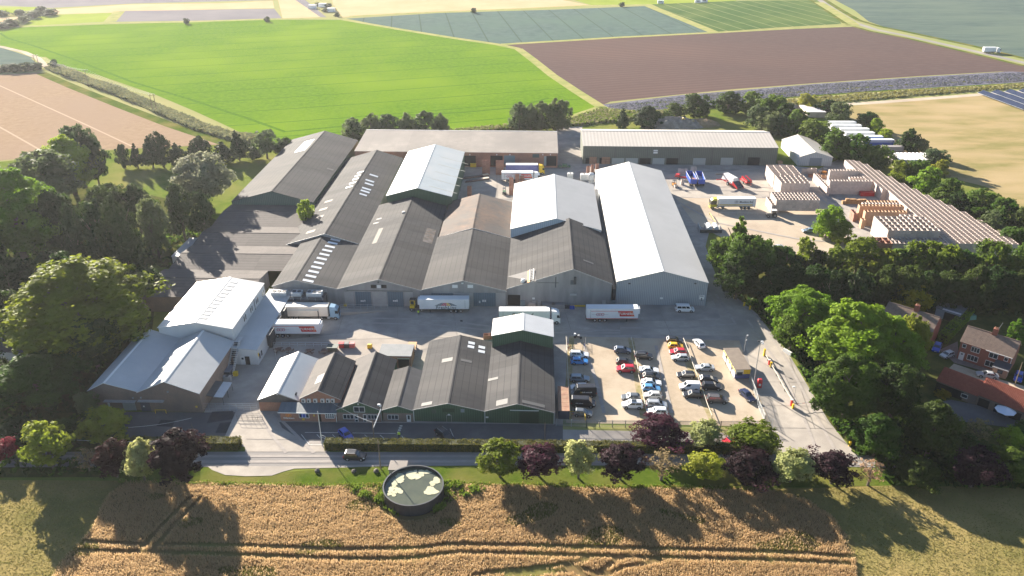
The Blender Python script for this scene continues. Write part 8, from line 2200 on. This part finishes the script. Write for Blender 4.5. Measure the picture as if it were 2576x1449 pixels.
for lb, px in (('left white caravan on the far field edge', (1662, 9)), ('middle white caravan on the far field edge', (1756, 7)), ('right white caravan on the far field edge', (1772, 6))):
    o = cbox('caravan', lb, 'caravan', px, 6.0, 2.4, 2.6, M_lw, group='caravans on the far edge', roof=M_lw); box('window', (-1.5, 1.5, -.04, 0, 1.2, 1.9), M_glass, o)
for lb, px in (('pale far shed among the allotments, left', (785, 22)), ('pale far shed among the allotments, middle', (810, 18)), ('pale far shed among the allotments, right', (832, 30))):
    cbox('far_shed', lb, 'shed', px, 7.0, 5.0, 3.0, M_lw, group='far sheds', roof=M_gtrim)
for i, (x, y) in enumerate(((800, 10), (818, 24), (838, 22), (826, 12), (848, 36))): tree(f'far bush, {ORD[i]} among the distant allotments', 'round', 'dark', x, y + 6, y - 3, 16, 'far bushes', cb=.02, name='bush', cat='bush')
# ================================================================== crops and rough grass (uncountable)
def inside(pt, poly):
    x, y = pt; c = False; n = len(poly)
    for i in range(n):
        (x0, y0), (x1, y1) = poly[i], poly[i - 1]
        if (y0 > y) != (y1 > y) and x < (x1 - x0) * (y - y0) / (y1 - y0) + x0: c = not c
    return c
def tufts(name, label, cat, poly_px, dens, h, w, mats, blades=3, keep=None, seed=1, lean=.25, zfun=None):
    P = [g(*q) for q in poly_px]; pl = [(p.x, p.y) for p in P]
    xs, ys = [p[0] for p in pl], [p[1] for p in pl]
    r = random.Random(seed); V, F, MI = [], [], []
    n = int((max(xs) - min(xs)) * (max(ys) - min(ys)) * dens)
    for _ in range(n):
        x, y = r.uniform(min(xs), max(xs)), r.uniform(min(ys), max(ys))
        if not inside((x, y), pl): continue
        f = keep(x, y, r) if keep else (1.0, None)
        if not f: continue
        sc, mi = f
        mi = mi if mi is not None else (0 if r.random() < .6 else 1)
        for _b in range(blades):
            a = r.random() * 6.28; hh = h * sc * r.uniform(.75, 1.15); ww = w * r.uniform(.7, 1.2)
            dx, dy = math.cos(a) * ww, math.sin(a) * ww
            lx, ly = r.gauss(0, lean) * hh, r.gauss(0, lean) * hh
            ox, oy = r.uniform(-.12, .12), r.uniform(-.12, .12)
            k = len(V)
            V += [(x + ox - dx * .6, y + oy - dy * .6, 0), (x + ox + dx * .6, y + oy + dy * .6, 0), (x + ox + lx + dx, y + oy + ly + dy, hh), (x + ox + lx - dx, y + oy + ly - dy, hh * .95)]
            F.append((k, k + 1, k + 2, k + 3)); MI.append(mi)
    me = bpy.data.meshes.new(name); me.from_pydata(V, [], F)
    for m in mats: me.materials.append(m)
    me.polygons.foreach_set('material_index', MI); me.update()
    o = put(name, me); o['kind'] = 'stuff'; o['label'] = label; o['category'] = cat
    return o
def seg_d(p, a, b2):
    ax, ay = a; bx, by = b2; dx, dy = bx - ax, by - ay
    t = max(0, min(1, ((p[0] - ax) * dx + (p[1] - ay) * dy) / (dx * dx + dy * dy)))
    return math.hypot(p[0] - ax - t * dx, p[1] - ay - t * dy)
tram = []
for pl in ([C7(620, 1195), C7(1100, 1215), C7(1800, 1225), C7(2576, 1255), C8(600, 1245), C8(800, 1215), C8(1300, 1222), C8(2576, 1255), C9(700, 1275), C9(1300, 1310)],
           [C7(600, 1265), C7(1100, 1272), C7(1700, 1290), C7(2576, 1325), C8(500, 1325), C8(850, 1275), C8(1300, 1285), C8(2576, 1320), C9(700, 1335), C9(1250, 1360)],
           [C7(1440, 860), C7(1230, 1070), C7(1080, 1235)], [C7(1510, 870), C7(1300, 1090), C7(1160, 1250)],
           [C8(1000, 1449), C8(1150, 1425), C8(1550, 1385), C8(1850, 1330)], [C8(1250, 1449), C8(1600, 1420), C8(1750, 1410), C8(1870, 1470)], [C8(1880, 1470), C8(1960, 1420), C8(2070, 1330), C8(2180, 1290)], [C8(1700, 1385), C8(1830, 1400), C8(1960, 1449)], [C8(1990, 1449), C8(2120, 1390), C8(2400, 1340)]):
    tram.append([(g(*q).x, g(*q).y) for q in pl])
import mathutils.noise as mn
_tc = g(*C8(543, 762), 2.6)
_wp = [(g(*q).x, g(*q).y) for q in WHEAT]
def wheat_keep(x, y, r):
    if not inside((x + 5 * mn.noise((x * .12, y * .12, 7)) + r.gauss(0, .5), y + 1.4 * mn.noise((x * .3, y * .3, 8)) + r.gauss(0, .3)), _wp): return None
    for pl in tram:
        for a, b2 in zip(pl, pl[1:]):
            if seg_d((x, y), a, b2) < .55: return None
    if math.hypot(x - _tc.x, y - _tc.y) < 7.0: return None
    nz = mn.noise((x * .09, y * .16, 0)); n2 = mn.noise((x * .35, y * .6, 5))
    if nz > .38 and r.random() < .75: return (.75, 2)
    if r.random() < .04: return (.8, 2)
    return (1.0 + n2 * .28, None)
M_w1 = leafmat('wheat_ear', (0.50, 0.345, 0.175), (0.60, 0.43, 0.24), trans=.45, hue=0, val=0)
M_w2 = leafmat('wheat_ear_pale', (0.62, 0.46, 0.28), (0.50, 0.35, 0.195), trans=.45, hue=0, val=0)
M_w3 = leafmat('wheat_weed', (0.18, 0.19, 0.045), (0.26, 0.23, 0.07), trans=.3, hue=0, val=0)
tufts('wheat', 'ripe brown wheat with tramlines filling the foreground', 'wheat', WHEAT, 48, .58, .038, [M_w1, M_w2, M_w3], 2, wheat_keep, 5, .16)
M_g1 = leafmat('grass_blade', (0.13, 0.20, 0.022), (0.20, 0.27, 0.04), trans=.3, hue=0, val=0)
M_g2 = leafmat('grass_blade_dry', (0.30, 0.25, 0.08), (0.22, 0.22, 0.05), trans=.3, hue=0, val=0)
M_g5 = leafmat('grass_blade_straw', (0.27, 0.215, 0.085), (0.20, 0.175, 0.06), trans=.3, hue=0, val=0)
M_g3 = leafmat('reed_blade', (0.22, 0.22, 0.10), (0.30, 0.28, 0.14), trans=.3, hue=0, val=0)
M_g4 = leafmat('reed_grey', (0.15, 0.17, 0.09), (0.20, 0.21, 0.12), trans=.3, hue=0, val=0)
def strip(pl, w):
    P = [g(*q) for q in pl]; L, Rr = [], []
    for i, p in enumerate(P):
        d = (P[min(i + 1, len(P) - 1)] - P[max(i - 1, 0)]).normalized(); n = Vector((-d.y, d.x, 0)) * w / 2
        L.append(proj(p + n)); Rr.append(proj(p - n))
    return L + Rr[::-1]
vk = lambda x, y, r: None if math.hypot(x - _tc.x, y - _tc.y) < 5.7 else (1.0 + .5 * mn.noise((x * .3, y * .3, 2)), None)
tufts('verge_grass', 'rough grass and weeds between verge and wheat', 'grass', [(300, 1208), (560, 1214), (860, 1220), (980, 1218), (1130, 1214), (1230, 1216), (1500, 1222), (1930, 1228), (1945, 1236), (1500, 1232), (1220, 1226), (1160, 1245), (960, 1250), (860, 1230), (560, 1225), (300, 1216)], 14, .55, .08, [M_g1, M_g2], 3, vk, 8)
tufts('tank_weeds', 'tall green weeds around the round tank', 'weeds', [(955, 1235), (1000, 1215), (1110, 1212), (1210, 1218), (1222, 1240), (1140, 1262), (1110, 1290), (1000, 1300), (950, 1270), (880, 1240), (900, 1228)], 9, 1.0, .12, [M_g1, M_g1], 4, lambda x, y, r: None if math.hypot(x - _tc.x, y - _tc.y) < 5.65 else (.4 + .8 * abs(mn.noise((x * .35, y * .35, 9))) * 2, 0), 9)
tufts('ditch_reeds', 'grey-green reeds along the ditch beside the stubble field', 'reeds', strip([(130, 170), (200, 198), (300, 234), (400, 276), (500, 320), (600, 349), (645, 358)], 8), 2.2, 2.2, .5, [M_g4, M_g3], 3, lambda x, y, r: (.55 + .7 * mn.noise((x * .05, y * .05, 3)) + .2, None), 10)
tufts('margin_reeds', 'rough grass bank beyond the back stores', 'rough grass', [(860, 346), (1139, 330), (1287, 316), (1430, 302), (1512, 275), (1600, 284), (1720, 280), (1560, 306), (1440, 318), (1287, 326), (1139, 340), (870, 356)], 1.6, 1.4, .4, [M_g3, M_g1], 3, None, 11)
tufts('field_edge_grass', 'rough grass band along the red cabbage field', 'rough grass', [(1560, 288), (1760, 272), (2051, 246), (2300, 229), (2576, 213), (2576, 222), (2380, 236), (2120, 258), (1900, 268), (1720, 276)], .8, 1.1, .5, [M_g3, M_g2], 3, None, 12)
tufts('cabbages', 'rows of blue-violet cabbages beyond the shelter belt', 'cabbages', [(1530, 266), (1717, 243), (2051, 214), (2320, 196), (2576, 183), (2576, 204), (2300, 221), (2051, 239), (1760, 265), (1570, 282)], 1.0, .45, .32, [leafmat('cabbage_leaf', (0.13, .135, .18), (0.20, .205, .27), hue=0, val=0), leafmat('cabbage_leaf_dark', (0.09, .10, .10), (0.13, .14, .15), hue=0, val=0)], 3, None, 13, .5)
tufts('bank_scrub', 'scrubby undergrowth under the roadside limes', 'undergrowth', [(1850, 745), (1905, 790), (1990, 895), (2085, 1055), (2160, 1150), (2230, 1150), (2140, 1040), (2040, 880), (1940, 770)], 2.0, .9, .3, [LEAF['green'], LEAF['dark']], 3, None, 14, .5)
tufts('wood_undergrowth', 'dark undergrowth on the floor of the left wood', 'undergrowth', [(0, 620), (200, 640), (420, 560), (540, 560), (440, 660), (385, 760), (380, 850), (230, 960), (250, 1040), (310, 1100), (300, 1200), (0, 1200)], .5, 1.0, .4, [LEAF['dark'], LEAF['green']], 3, None, 15, .5)
tufts('garden_undergrowth', 'dark undergrowth below the right hand belt and gardens', 'undergrowth', [(1990, 720), (2620, 730), (2640, 800), (2300, 790), (2060, 800)], .6, 1.2, .5, [LEAF['dark'], LEAF['green']], 3, None, 16, .5)
tufts('corner_undergrowth', 'black-green undergrowth in the lower right corner wood', 'undergrowth', [(2180, 1130), (2300, 1000), (2360, 1120), (2620, 1160), (2640, 1230), (2240, 1226)], 1.2, 1.4, .5, [LEAF['dark'], LEAF['green']], 3, None, 17, .5)
tufts('mown_stubble', 'mown dry grass at the lower left', 'grass', [(-20, 1208), (310, 1212), (240, 1330), (150, 1430), (110, 1470), (-20, 1470)], 9, .14, .06, [M_g2, M_g5], 3, None, 18, .5)
tufts('mown_stubble', 'mown dry grass at the lower right', 'grass', [(1935, 1234), (2240, 1224), (2600, 1230), (2600, 1470), (2156, 1470), (2140, 1350), (2050, 1284)], 9, .14, .06, [M_g2, M_g5], 3, None, 19, .5)
# ================================================================== the air
hz = bpy.data.materials.new('haze')
hz.use_nodes = True
nt = hz.node_tree
for n in list(nt.nodes):
    if n.type != 'OUTPUT_MATERIAL': nt.nodes.remove(n)
pv = nt.nodes.new('ShaderNodeVolumePrincipled')
pv.inputs['Color'].default_value = (0.93, 0.95, 1.0, 1)
pv.inputs['Density'].default_value = 0.000065
pv.inputs['Anisotropy'].default_value = 0.38
nt.links.new(pv.outputs[0], nt.nodes['Material Output'].inputs['Volume'])
o = MB().box(-4600, 4600, -1600, 7100, -1.0, 106.0).build('haze', hz)
o['kind'] = 'stuff'
